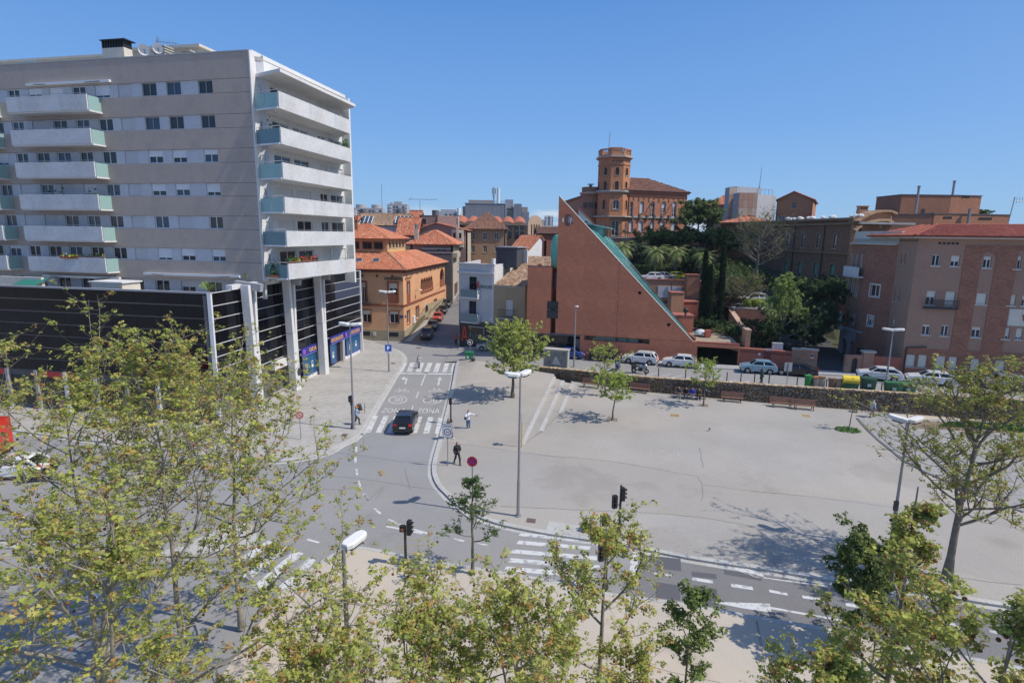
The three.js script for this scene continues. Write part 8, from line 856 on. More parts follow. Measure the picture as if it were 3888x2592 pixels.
// ---------- vehicles ----------
const paintOf=(c,o={})=>phys(c,.35,{clearcoat:.8,clearcoatRoughness:.08,metalness:o.m??.1});
const CG={tyre:new THREE.TorusGeometry(.245,.085,8,20),rim:join([new THREE.CylinderGeometry(.2,.2,.1,18).rotateX(Math.PI/2),...[0,1,2,3,4].map((k)=>box(.07,.38,.03,0,0,.06,0,0,k*Math.PI/5))]),glow:std([.5,.02,.015],.3),lamp:phys([.75,.77,.8],.15),plate:std([.7,.7,.68],.5),trim:std([.03,.03,.033],.6),alloy:std([.45,.46,.48],.35,{metalness:.8})};
const PROFILE={
hatch:{L:4.05,W:1.72,H:1.48,body:[[-.5,.22],[-.5,.5],[-.47,.6],[-.26,.7],[.38,.72],[.475,.7],[.5,.5],[.49,.22]],g:[[-.25,.7],[-.08,1],[.3,.985],[.47,.7]]},
wagon:{L:4.4,W:1.75,H:1.5,body:[[-.5,.2],[-.5,.48],[-.47,.58],[-.25,.67],[.42,.7],[.485,.68],[.5,.45],[.49,.2]],g:[[-.24,.68],[-.07,.99],[.38,.985],[.475,.69]]},
sedan:{L:4.6,W:1.78,H:1.42,body:[[-.5,.22],[-.5,.48],[-.46,.6],[-.24,.69],[.3,.71],[.47,.7],[.5,.62],[.49,.22]],g:[[-.24,.69],[-.08,.99],[.2,.985],[.36,.7]]},
suv:{L:4.3,W:1.82,H:1.68,body:[[-.5,.24],[-.5,.55],[-.46,.62],[-.25,.69],[.42,.71],[.48,.69],[.5,.5],[.49,.24]],g:[[-.24,.69],[-.1,.99],[.36,.985],[.475,.7]]},
};
function car(label,cat,p,turn,type,paint,o={}){
const P=PROFILE[type],L=o.L||P.L,W=P.W,H=o.H||P.H,t=thing(o.name||'parked_car',label,cat,p,turn,o.group),wx=[-.31*L,.3*L],wr=.33,pp=P.body.map(([x,y])=>[x*L,y*H]);
const s=new THREE.Shape();s.moveTo(...pp[0]);for(let i=1;i<pp.length;i++)s.lineTo(...pp[i]);for(const x of[wx[1],wx[0]]){s.lineTo(x + wr*1.12,.22*H);s.absarc(x,wr,wr*1.15,-.15,Math.PI + .15,false);}s.closePath();
const be=.09,bg=new THREE.ExtrudeGeometry(s,{depth:W - 2*be,bevelEnabled:true,bevelThickness:be,bevelSize:.05,bevelOffset:-.05,bevelSegments:3,curveSegments:8}).translate(0,0,-W/2 + be);part(t,'body',bg,paint,{local:true});
const g=P.g.map(([x,y])=>[x*L,y*H - .03]),hw=[W/2 - .1,W/2 - .26],loft=(A,in0,in1,dy)=>{const[a,b,c,d]=A,R=(q,w,z)=>V(q[0],q[1]+ dy,z*w);const q=[];for(const z of[-1,1])q.push(quad(R(a,in0,z),R(b,in1,z),R(c,in1,z),R(d,in0,z)));q.push(quad(R(a,in0,-1),R(a,in0,1),R(b,in1,1),R(b,in1,-1)),quad(R(b,in1,-1),R(b,in1,1),R(c,in1,1),R(c,in1,-1)),quad(R(c,in1,-1),R(c,in1,1),R(d,in0,1),R(d,in0,-1)));return join(q);};
part(t,'windows',loft(g,hw[0],hw[1],0),M.paneDark,{local:true});
const[a,b,c,d]=g,E=(q,w,z)=>V(q[0],q[1],z*w),pil=[],mx=lerp(b[0],c[0],type==='wagon'?.42:.5),pz=(x)=>V(x,lerp(a[1],b[1],1),0);
for(const z of[-1,1]){pil.push(beam(E(a,hw[0]+ .005,z),E(b,hw[1]+ .01,z),.07,.07),beam(E(d,hw[0]+ .005,z),E(c,hw[1]+ .01,z),.16,.1),beam(V(mx + .1,d[1],z*hw[0]),V(mx,c[1],z*(hw[1]+ .01)),.09,.05),beam(E(b,hw[1]+ .005,z),E(c,hw[1]+ .005,z),.09,.07));if(type==='wagon'||type==='suv')pil.push(beam(V(lerp(mx,c[0],.72)+ .2,d[1],z*hw[0]),V(lerp(mx,c[0],.72),c[1],z*(hw[1]+ .01)),.09,.05));}
part(t,'pillars',pil,paint,{local:true});const rf=new THREE.ExtrudeGeometry(poly([[b[0]- .04,0],[c[0]+ .06,0],[c[0],.05],[lerp(b[0],c[0],.5),.075],[b[0]+ .03,.05]]),{depth:hw[1]*2 - .06,bevelEnabled:true,bevelSize:.03,bevelThickness:.04,bevelSegments:2}).translate(0,b[1]- .015,-hw[1]+ .03);part(t,'roof',rf,paint,{local:true});
for(const x of wx)for(const z of[-1,1]){const w=part(t,'wheel',CG.tyre.clone().translate(x,wr,z*(W/2 - .1)),M.rubber,{local:true}),r=part(w,'rim',CG.rim.clone().rotateY(z<0?Math.PI:0).translate(x,wr,z*(W/2 - .1)),CG.alloy,{local:true});}
for(const z of[-1,1]){part(t,'headlight',box(.2,.13,.38,-.485*L,.53*H*.95,z*(W/2 - .3),z*.35),CG.lamp,{local:true});part(t,'tail_light',box(.12,type==='suv'||type==='wagon'?.3:.2,.3,.487*L,.6*H,z*(W/2 - .2),-z*.3),CG.glow,{local:true});part(t,'mirror',ball(.1,a[0]+ .28,a[1]+ .05,z*(W/2 + .05),8,.7),paint,{local:true});}
part(t,'bumper_trim',[box(.08,.14,W*.7,-.5*L - .02,.28*H,0),box(.08,.12,W*.7,.497*L + .02,.26*H,0)],CG.trim,{local:true});part(t,'number_plate',box(.03,.12,.5,.5*L + .045,.46*H,0),CG.plate,{local:true});part(t,'door_handles',[-1,1].flatMap((z)=>[box(.16,.03,.03,mx - .1,.62*H,z*W/2),box(.16,.03,.03,mx + .75,.62*H,z*W/2)]),CG.trim,{local:true,kind:'stuff'});part(t,'door_seams',[-1,1].flatMap((z)=>[box(.015,.38*H,.01,mx + .12,.46*H,z*(W/2 + .001)),box(.015,.38*H,.01,a[0]+ .22,.46*H,z*(W/2 + .001))]),M.black,{local:true,kind:'stuff'});
if(type==='wagon'||type==='suv')part(t,'roof_rails',[-1,1].map((z)=>beam(V(b[0]+ .2,b[1]+ .1,z*hw[1]*.92),V(c[0]- .1,b[1]+ .1,z*hw[1]*.92),.04,.05)),CG.alloy,{local:true,kind:'stuff'});return t;}
const white=paintOf([.75,.75,.74]),silver=paintOf([.42,.44,.46],{m:.5}),black=paintOf([.012,.012,.014]),navy=paintOf([.02,.06,.2]),pale=paintOf([.26,.42,.5],{m:.3}),blueC=paintOf([.02,.08,.32]),redC=paintOf([.42,.04,.02]),yellow=paintOf([.75,.62,.02]),darkG=paintOf([.03,.035,.035]);
const between=(f,a,b,label,type,paint,o={})=>{const p=GS(f(...a)),q=GS(f(...b)),c=p.clone().add(q).multiplyScalar(.5),d=q.clone().sub(p),turn=Math.atan2(-d.z,d.x),n=V(d.z,0,-d.x).normalize().multiplyScalar(-(PROFILE[type].W/2 - .1));if(n.z>0)n.negate();c.add(n);return car(label,'car',[c.x,hs(c.x)+ .015,c.z],turn,type,paint,{group:'cars parked along the upper street',...o});};
between(ZG,[755,404],[932,418],'white estate car parked against the long brick front','wagon',white,{L:4.3});
between(ZG,[1098,436],[1276,447],'white hatchback parked beside the garage opening','hatch',white,{L:3.95});
between(ZG,[1775,488],[1950,499],'pale blue three door hatchback parked by the dark door','hatch',pale,{L:3.9});
between(ZH,[248,442],[418,457],'black saloon parked at the gate pier','sedan',black,{L:4.6});
between(ZH,[872,478],[1057,495],'white sporty hatchback parked before the gate, behind the bins','hatch',white,{L:4.3,H:1.45});
between(ZH,[1255,510],[1450,528],'white car half hidden by the right plane tree','hatch',white,{L:4.5,H:1.42});
between(ZH,[1800,545],[1975,560],'silver estate car furthest right on the upper street','wagon',silver,{});
between(ZG,[150,360],[295,368],'dark blue saloon parked before the glazed entrance','sedan',blueC,{L:4.5});
between(ZG,[450,380],[610,392],'black hatchback behind the slender plaza tree','hatch',black,{});
{const q=GS(ZP(960,850));car('silver hatchback turning at the junction behind the round leafy tree','car',[q.x,hs(q.x)+ .015,q.z - 1],-.16,'hatch',silver,{name:'moving_car',L:4.2});}
{const a=G(ZF(556,985)),b2=G(ZF(714,990)),c=a.clone().add(b2).multiplyScalar(.5),f=G(ZF(752,892)),d=f.clone().sub(b2).normalize(),L=4.3;c.addScaledVector(d,L*.3);car('black hatchback driving away over the near zebra crossing','car',[c.x,.012,c.z],Math.atan2(d.z,-d.x),'hatch',black,{name:'moving_car',L});}
[[ZB(830,1390),ZB(905,1300),'dark people carrier first in the row up the shaded side street','suv',darkG],[ZB(935,1305),ZB(1000,1235),'dark green saloon second in the side street row','sedan',paintOf([.04,.055,.045])],[ZB(990,1235),ZB(1040,1180),'red hatchback third in the side street row','hatch',redC],[ZB(1035,1195),ZB(1075,1140),'black car fourth in the side street row','hatch',black],[ZB(1080,1130),ZB(1110,1080),'last dark car at the top of the side street row','hatch',darkG]].forEach(([a,b,l,ty,pt],i)=>{const z=-92.6 - i*6.1,x=-13.95 + .12*i;car(l,'car',[x,hz(z)+ .02,z],Math.PI/2 + .02,ty,pt,{group:'cars parked in the side street'}).rotation.z=0;});
{const y=M.terraceY + .01,at=(px,z)=>onZ(ZN(...px),z).x;car('white car end of the terrace row, cut by the teal roof slope','car',[at([945,800],-95),y,-95],-.05,'hatch',white,{group:'cars on the hill terrace'});car('silver saloon on the hill terrace beside the yellow car','car',[at([1035,800],-97.3),y,-97.3],-.05,'sedan',silver,{group:'cars on the hill terrace',L:4.3});car('bright yellow hatchback on the hill terrace','car',[at([1172,790],-97.5),y,-97.5],Math.PI + .05,'hatch',yellow,{group:'cars on the hill terrace',L:3.9});car('dark blue car low behind the rose retaining wall','car',[at([1225,808],-94.6),y - .75,-94.6],-.05,'hatch',navy,{group:'cars on the hill terrace'});car('pale car under the palms at the back of the terrace','car',[at([1215,735],-110),y,-110],.05,'sedan',silver,{group:'cars on the hill terrace'});
const v=onZ(ZD(365,945),-86);car('small white van parked in the garden beside bright bushes','van',[v.x,v.y - .6,v.z],-.1,'suv',white,{name:'white_van',L:4.2,H:1.8});struct('terrace',box(8,.3,6,v.x,v.y - .8,v.z),M.concrete);
car('car under trees behind the tallest cypress','car',[at([1510,750],-104),onZ(ZN(1510,765),-104).y,-104],-.1,'hatch',silver,{});struct('terrace',box(9,.3,5,at([1510,750],-104),onZ(ZN(1510,765),-104).y - .17,-104),M.concrete);}
{const p=G(ZE(-10,1275)),t=thing('delivery_truck','bright red box truck at the left edge under the plane trees','truck',[p.x - 3.7,.01,p.z],.12 + Math.PI),red=paintOf([.62,.03,.01]);part(t,'cargo_box',box(5.2,2.4,2.2,-1.2,2,0),red,{local:true});part(t,'cab',new THREE.ExtrudeGeometry(poly([[0,.5],[1.7,.5],[1.75,1.3],[1.2,2.3],[0,2.4]]),{depth:1.9,bevelEnabled:true,bevelSize:.05,bevelThickness:.05,bevelSegments:2}).translate(1.5,0,-.95),red,{local:true});part(t,'windscreen',beam(V(3.26,1.35,0),V(2.76,2.25,0),1.7,.06),M.paneDark,{local:true});part(t,'chassis',box(6.6,.3,1.7,-.4,.65,0),M.darkSteel,{local:true});for(const x of[-2.8,2.3])for(const z of[-.95,.95])part(t,'wheel',CG.tyre.clone().scale(1.3,1.3,1.3).translate(x,.43,z),M.rubber,{local:true});
const q=G(ZE(90,1345));car('white car with red lights behind the left plane tree trunks','car',[q.x,.01,q.z],.12,'hatch',white,{name:'moving_car'});}
function moto(label,p,turn,paint,box3){const t=thing('motorcycle',label,'motorcycle',p,turn),ax=V(.72,.31,0);for(const x of[-.72,.7]){const w=part(t,'wheel',new THREE.TorusGeometry(.26,.065,8,20).translate(x,.32,0),M.rubber,{local:true});part(w,'rim',new THREE.TorusGeometry(.16,.02,6,16).translate(x,.32,0),CG.alloy,{local:true});}part(t,'frame',[bar(V(-.72,.32,.07),V(-.45,.95,.07),.035),bar(V(-.72,.32,-.07),V(-.45,.95,-.07),.035),bar(V(-.45,.9,0),V(.25,.45,0),.06),bar(V(.25,.45,0),ax,.05),box(.5,.35,.36,-.05,.45,0),bar(V(0,.3,.2),V(.7,.4,.22),.05)],M.darkSteel,{local:true});part(t,'tank',ball(.27,-.15,.85,0,12,.75).scale(1.3,1,.75).translate(.04,.0,0),paint,{local:true});part(t,'seat',box(.75,.12,.28,.42,.82,0,0,0,.06),M.black,{local:true});part(t,'fairing',[ball(.24,-.62,.92,0,10,1.1),box(.3,.4,.4,-.5,.65,0,0,0,.3)],paint,{local:true});part(t,'windscreen',beam(V(-.6,1.05,0),V(-.45,1.4,0),.35,.02),M.pane,{local:true});part(t,'handlebar',bar(V(-.42,1.08,-.36),V(-.42,1.08,.36),.025),M.darkSteel,{local:true});if(box3){part(t,'top_case',box(.42,.32,.46,.95,1.08,0),M.black,{local:true});part(t,'pannier',box(.45,.36,.2,.72,.72,.36),M.darkSteel,{local:true});part(t,'pannier',box(.45,.36,.2,.72,.72,-.36),M.darkSteel,{local:true});}return t;}
{const p=GS(ZG(855,492)),q=GS(ZG(665,462));moto('grey touring motorcycle with black top case by the bollards',[p.x,p.y + .015,p.z - .3],2.75,silver,1);moto('blue and white motorcycle behind the small plaza tree',[q.x,q.y + .015,q.z - .2],1.2,blueC,0);const r=G(ZE(890,1425)),s=G(ZE(235,1375));moto('white and blue scooter at the roadside under the left plane trees',[r.x,.01,r.z],.3,white,1);moto('white and red motorcycle near the left edge under the plane trees',[s.x,.01,s.z],.4,white,1);}
// ---------- people ----------
function fieldMesh(bones,cell,kk=.035){const bb=new THREE.Box3();for(const[a,b,r1,r2]of bones){const r=Math.max(r1,r2)+ cell*3;for(const p of[a,b]){bb.expandByPoint(p.clone().addScalar(r));bb.expandByPoint(p.clone().addScalar(-r));}}const c=bb.getCenter(V()),s=bb.getSize(V()),half=Math.max(s.x,s.y,s.z)/2,n=Math.min(84,Math.ceil(2*half/cell)+ 4),mc=new MarchingCubes(n,M.black,false,false,60000);mc.isolation=0;const q=V(),ab=bones.map(([a,b,r1,r2])=>[a,b.clone().sub(a),r1,r2,b.clone().sub(a).lengthSq()||1e-9]);
for(let k=0;k<n;k++)for(let j=0;j<n;j++)for(let i=0;i<n;i++){const x=c.x + (i - n/2)/(n/2)*half,y=c.y + (j - n/2)/(n/2)*half,z=c.z + (k - n/2)/(n/2)*half;let d=1e3;for(const[a,v,r1,r2,l]of ab){const px=x - a.x,py=y - a.y,pz=z - a.z,t=clamp((px*v.x + py*v.y + pz*v.z)/l),e=Math.hypot(px - v.x*t,py - v.y*t,pz - v.z*t)- (r1 + (r2 - r1)*t),h=Math.max(kk - Math.abs(d - e),0)/kk;d=Math.min(d,e)- h*h*kk*.25;}mc.field[i + j*n + k*n*n]=-d;}
mc.update();const g=new THREE.BufferGeometry(),m=mc.count;g.setAttribute('position',new THREE.BufferAttribute(mc.positionArray.slice(0,m*3),3));g.setAttribute('normal',new THREE.BufferAttribute(mc.normalArray.slice(0,m*3),3));g.scale(half,half,half).translate(c.x,c.y,c.z);return g;}
const cloth={};const fabric=(c)=>cloth[c]||(cloth[c]=std(c,.9));const skin=std([.42,.24,.16],.6);
function person(label,p,turn,o={}){
const t=thing('person',label,'person',p,turn,o.group),st=o.stride??.16,J={hip:V(0,.92,0),chest:V(0,1.3,-.02),neck:V(0,1.46,-.01),head:V(0,1.6,-.03),sL:V(-.19,1.41,0),sR:V(.19,1.41,0),eL:V(-.25,1.13,.04),eR:V(.25,1.13,.04),hL:V(-.24,.88,-.08),hR:V(.24,.88,-.08),gL:V(-.09,.9,0),gR:V(.09,.9,0),kL:V(-.1,.5,-st*.8 - .03),kR:V(.1,.5,st*.25),fL:V(-.1,.09,-st),fR:V(.1,.1,st + .06),...o.pose};
const B=(a,b,r1,r2,g=0)=>[J[a]||a,J[b]||b,r1 + g,r2 + g];const W2=o.wide??1,torso=(g)=>[[V(J.gL.x*.8,J.hip.y + .02,J.hip.z),V(J.gR.x*.8,J.hip.y + .02,J.hip.z),.125*W2 + g,.125*W2 + g],[J.hip.clone(),J.chest.clone(),.12*W2 + g,.135*W2 + g],[J.sL.clone().lerp(J.chest,.3),J.sR.clone().lerp(J.chest,.3),.1 + g,.1 + g],[J.chest.clone(),J.neck.clone(),.12 + g,.06 + g]],arms=(g,f=1)=>['L','R'].flatMap((s)=>[B('s' + s,'e' + s,.055,.045,g),[J['e' + s],J['e' + s].clone().lerp(J['h' + s],f),.043 + g,.034 + g]]),legs=(g,f=1)=>['L','R'].flatMap((s)=>[B('g' + s,'k' + s,.085,.06,g),[J['k' + s],J['k' + s].clone().lerp(J['f' + s],f),.057 + g,.042 + g]]);
const hd=J.head,parts=[fieldMesh([...torso(0),...arms(0),...legs(0),B('neck','head',.055,.05)],.035)],dir=(v)=>v;
parts.push(fieldMesh([[hd.clone().add(V(0,.03,.01)),hd.clone().add(V(0,.02,-.01)),.088,.085],[hd.clone().add(V(0,-.05,-.035)),hd.clone().add(V(0,-.07,-.045)),.055,.04],[hd.clone().add(V(0,-.01,-.1)),hd.clone().add(V(0,-.03,-.115)),.012,.017],[hd.clone().add(V(-.088,-.01,0)),hd.clone().add(V(-.088,.015,0)),.018,.02],[hd.clone().add(V(.088,-.01,0)),hd.clone().add(V(.088,.015,0)),.018,.02]],.009,.02));
for(const s of['L','R']){const h=J['h' + s],d=h.clone().sub(J['e' + s]).normalize(),side=V(1,0,0),fw=new THREE.Vector3().crossVectors(d,side).normalize(),sg=s==='L'?1:-1,F=[[h.clone().addScaledVector(d,-.01),h.clone().addScaledVector(d,.06),.028,.034]];for(let i=0;i<4;i++){const r=h.clone().addScaledVector(d,.075).addScaledVector(fw,(i - 1.5)*.019),l=[.062,.075,.07,.052][i],k=r.clone().addScaledVector(d,l*.55),e=k.clone().addScaledVector(d,l*.4).addScaledVector(side,sg*l*.25);F.push([r,k,.0095,.009],[k,e,.009,.0075]);}F.push([h.clone().addScaledVector(d,.015).addScaledVector(fw,-.03),h.clone().addScaledVector(d,.06).addScaledVector(fw,-.062),.013,.0095]);parts.push(fieldMesh(F,.006,.008));}
part(t,'body',parts,o.skin||skin,{local:true});
part(t,'eyes',[-1,1].map((s)=>ball(.011,hd.x + s*.034,hd.y + .01,hd.z - .083,6)),M.black,{local:true,kind:'stuff'});part(t,'mouth',box(.045,.009,.01,hd.x,hd.y - .062,hd.z - .086),std([.3,.09,.08],.6),{local:true});
const top=[...torso(.018),...arms(.02,o.sleeve??.95)];if(o.coat)top.push([J.hip.clone(),J.hip.clone().add(V(0,-o.coat,.02)),.15,.17]);part(t,o.coat>.3?'long_jacket':'jacket',fieldMesh(top,.035),fabric(o.top||[.1,.1,.1]),{local:true});
part(t,'trousers',fieldMesh([...legs(.017,.93),[J.gL.clone(),J.gR.clone(),.11,.11]],.033),fabric(o.legs||[.04,.05,.09]),{local:true});
for(const s of['L','R']){const f=J['f' + s];part(t,'shoe',ball(.5,0,0,0,10).scale(.1,.1,.28).translate(f.x,f.y - .04,f.z - .06),fabric(o.shoes||[.03,.03,.03]),{local:true});}
const hb=[[hd.clone().add(V(0,.055,.022)),hd.clone().add(V(0,.0,.05)),.088,.078]];if(o.long)hb.push([hd.clone().add(V(0,0,.06)),hd.clone().add(V(0,-o.long,.085)),.08,.05],[hd.clone().add(V(-.07,0,.03)),hd.clone().add(V(-.09,-o.long*.7,.04)),.04,.03],[hd.clone().add(V(.07,0,.03)),hd.clone().add(V(.09,-o.long*.7,.04)),.04,.03]);if(!o.bald)part(t,'hair',fieldMesh(hb,.014,.03),fabric(o.hair||[.03,.018,.012]),{local:true});
if(o.cap)part(t,'cap',[new THREE.SphereGeometry(.108,14,8,0,6.3,0,1.5).translate(hd.x,hd.y + .04,hd.z),box(.14,.015,.12,hd.x,hd.y + .06,hd.z - .14)],fabric(o.cap),{local:true});
if(o.bag){part(t,'shoulder_bag',new THREE.SphereGeometry(.2,12,8).scale(.5,.75,1).translate(o.bag[0],o.bag[1],o.bag[2]),fabric(o.bagC||[.015,.015,.017]),{local:true});part(t,'bag_strap',bar(V(o.bag[0],o.bag[1],o.bag[2]),V(o.bag[0]*.3,1.42,0),.015),M.black,{local:true});}if(o.pack)part(t,'backpack',new THREE.SphereGeometry(.2,12,8).scale(.85,1.15,.55).translate(0,1.22,.2),fabric(o.pack),{local:true});
return t;}
const up=(p,h)=>{const q=h==='s'?GS(p):G(p,h);return[q.x,q.y,q.z];};
person('woman with long hair in a pale striped long cardigan on the far zebra crossing',up(ZF(762,443),.01),Math.PI - .3,{top:[.48,.47,.46],coat:.5,legs:[.05,.08,.16],long:.26,hair:[.07,.03,.015],stride:.05});
person('man in an orange cap and pale blue shirt walking on the left pavement',up(ZF(232,925),.12),-1.3,{top:[.2,.3,.45],legs:[.05,.055,.07],cap:[.7,.22,.03],stride:.24,shoes:[.1,.08,.06]});
person('person in dark clothes and white trainers walking behind the zone sign',up(ZF(1012,1042),PLZ),-1.9,{top:[.03,.035,.05],legs:[.03,.04,.07],shoes:[.7,.7,.7],stride:.34});
person('woman in a white top with a black bag pointing to the right on the plaza',up(ZF(1182,960),PLZ),Math.PI,{top:[.72,.72,.76],legs:[.06,.12,.26],bag:[.26,1.0,.02],stride:.03,shoes:[.6,.6,.6],sleeve:.4,pose:{eL:V(-.46,1.36,-.12),hL:V(-.74,1.33,-.2),eR:V(.2,1.2,-.2),hR:V(-.05,1.26,-.3)}});
person('woman in black with a backpack striding along the kerb near the no stopping sign',up(ZF(1088,1258),PLZ),Math.PI + .5,{top:[.02,.02,.025],legs:[.025,.025,.03],pack:[.06,.06,.05],long:.16,hair:[.06,.03,.02],stride:.3,pose:{hL:V(-.05,1.08,-.25),eL:V(-.25,1.12,-.05)}});
person('woman in a dark green coat walking among the bollards above the wall',up(ZG(1882,575),'s'),-1.4,{top:[.05,.09,.08],coat:.3,legs:[.03,.03,.035],long:.2,hair:[.09,.04,.025]});
person('grey haired man with a white and blue jacket and dark bag by the stone wall',up(ZH(903,752),PLZ),-1.3,{top:[.45,.5,.6],legs:[.16,.18,.25],hair:[.35,.35,.36],bag:[.22,.98,.08],bagC:[.05,.08,.2],stride:.3});
person('person in a pink top waiting in the shaded side street',[onZ(ZB(1078,1415),-87.9).x,.05,-87.9],Math.PI,{top:[.5,.16,.13],legs:[.03,.03,.05],long:.15});
{const sit=(f)=>({hip:V(0,.5,.05),chest:V(0,.88,-.02 - f),neck:V(0,1.04,-.06 - f),head:V(0,1.16,-.12 - f),sL:V(-.19,.98,-.03 - f),sR:V(.19,.98,-.03 - f),eL:V(-.25,.74,-.2),eR:V(.25,.74,-.2),hL:V(-.08,.62,-.42),hR:V(.08,.62,-.42),gL:V(-.1,.5,.02),gR:V(.1,.5,.02),kL:V(-.14,.5,-.42),kR:V(.14,.5,-.42),fL:V(-.16,.1,-.5),fR:V(.16,.1,-.4)});
[[1186,705,'seated boy in a black and white jacket, leftmost on the occupied bench',[.06,.06,.07],[.2,.22,.28]],[1246,712,'seated boy in black on the bench, second from left',[.012,.012,.014],[.04,.07,.16]],[1300,712,'seated boy in a bright blue jacket and pale jeans on the bench',[.02,.06,.4],[.42,.45,.5]],[1356,718,'seated boy leaning forward in dark green, right end of the bench',[.05,.06,.045],[.03,.035,.04]]].forEach(([x,y,l,tp,lg],i)=>{const q=G(ZG(x,y - 6),PLZ);person(l,[q.x,PLZ,q.z - .28],Math.PI - .27,{top:tp,legs:lg,pose:sit(i===3?.25:.08 + .05*i),shoes:i===0?[.6,.6,.6]:[.05,.05,.06]});});
[[935,1012,'person sitting by the shaded shopfront, left of three under the plane trees',[.12,.05,.05]],[1058,1030,'middle one of three people sitting by the shaded shopfront',[.05,.06,.14]],[1200,1030,'person in dark clothes sitting by the podium corner',[.03,.03,.035]]].forEach(([x,y,l,tp])=>{const q=G(ZE(x,y),.12);person(l,[q.x,.12,q.z],Math.PI - .2,{top:tp,pose:sit(.05)});const s=thing('low_seat','low concrete seat block under the ' + (x<1000?'left':x<1100?'middle':'right')+ ' sitter by the shopfront','seat',[q.x,.12,q.z + .12]);part(s,'seat',box(.6,.4,.5,0,.2,0),M.concrete,{local:true});});
const q=G(ZE(372,985),.12);person('person in purple standing on the left pavement behind plane leaves',[q.x,.12,q.z],1.2,{top:[.1,.04,.12]});}
{const q=G(ZG(1445,975),PLZ),t=thing('pigeon','dark pigeon standing alone on the open plaza','pigeon',[q.x,PLZ,q.z],.8);part(t,'body',fieldMesh([[V(0,.17,0),V(-.1,.2,0),.06,.055],[V(-.1,.2,0),V(-.13,.29,0),.045,.03],[V(-.13,.3,0),V(-.14,.3,0),.034,.03],[V(.05,.17,0),V(.2,.14,0),.045,.02]],.012,.03),std([.05,.05,.06],.7),{local:true});part(t,'legs',[bar(V(-.02,0,.03),V(0,.13,.03),.008),bar(V(.01,0,-.03),V(0,.13,-.03),.008)],std([.35,.1,.08],.7),{local:true,kind:'stuff'});part(t,'beak',new THREE.ConeGeometry(.012,.04,6).rotateZ(1.57).translate(-.19,.3,0),M.black,{local:true});}
// ---------- lamps, signals, signs, benches, bins, bollards ----------
const headG=(()=>{const s=poly([[-.05,-.12],[.1,-.2],[.72,-.19],[.88,-.1],[.9,0],[.88,.1],[.72,.19],[.1,.2],[-.05,.12]]);return new THREE.ExtrudeGeometry(s,{depth:.1,bevelEnabled:true,bevelSize:.05,bevelThickness:.07,bevelSegments:3}).rotateX(-Math.PI/2);})();
function lamp(label,base,h,arms,o={}){const t=thing('street_lamp',label,'street lamp',base,0,'street lamps');part(t,'pole',[bar(V(0,0,0),V(0,2.2,0),.11,.1,10),bar(V(0,2.2,0),V(0,h,0),.085,.055,10)],M.lampPole,{local:true});part(t,'base_plate',[cyl(.2,.22,.06,0,0,0),cyl(.115,.115,.04,0,2.18,0)],M.lampPole,{local:true});if(o.box)part(t,'control_box',box(.2,.55,.16,-.1,2.5,.1),M.darkSteel,{local:true});
for(const a of arms){const k=o.k||1,g=headG.clone().scale(k,k,k).translate(.12,0,0).rotateZ(.1).rotateY(a);const hd=part(t,'lamp_head',g.translate(0,h - .02,0),M.lampHead,{local:true});part(hd,'lens',box(.6*k,.03,.3*k,.55*k,-.1*k,0,0,0,.1).rotateY(a).translate(0,h - .02,0),M.pane,{local:true});part(hd,'bracket',bar(V(0,h - .12,0),V(Math.cos(a)*.25,h - .02,-Math.sin(a)*.25),.05),M.lampPole,{local:true});}return t;}
const lampAt=(label,pb,pt,h0,arms,o)=>{const b=h0==='s'?GS(pb):G(pb,h0);return lamp(label,[b.x,b.y,b.z],heightAt(pt,b)- b.y,arms,o);};
lampAt('tall double lamp at the plaza corner, centre of the scene',D(1190,1185),D(1196,862),PLZ,[.9,3.3],{k:.88});
lampAt('double lamp on the left pavement beside the walking man in a cap',ZF(208,960),ZF(182,76),.12,[.1,2.9],{box:1,k:.95});
lampAt('double lamp carrying the blue parking sign on the left pavement',ZF(508,472),ZB(502,1030),.12,[.1,3.0]);
lampAt('single lamp on the upper street beside the graffitied kiosk',ZP(2095,1062),ZP(2135,230),'s',[-1.5],{k:.8});
lampAt('double lamp on the upper street behind the green bins',ZH(1010,500),ZH(1062,105),'s',[-.2,2.9],{});
lampAt('tall double lamp at the right side of the plaza before the large tree',ZL(1085,605),ZH(1205,790),PLZ,[.3,2.3],{k:.9,box:1});
{const q=onRay(D(798,1262),15.6);lamp('nearest lamp with a big white head among the bottom plane trees',[q.x - .12,.12,q.z],q.y - .1,[1.05],{k:.78});}
{const p=onZ(ZB(720,1100),-97),e=onZ(ZB(775,1018),-97),t=thing('wall_lamp','curved arm street lamp on the corner house side wall','street lamp',[p.x,p.y,p.z]);part(t,'arm',[bar(V(0,0,0),V(0,e.y - p.y,0),.05),bar(V(0,e.y - p.y,0),V((e.x - p.x)*.9,e.y - p.y + .15,.1),.045)],M.steel,{local:true});part(t,'lamp_head',ball(.32,e.x - p.x,e.y - p.y + .15,.1,10,.45),M.lampHead,{local:true});}
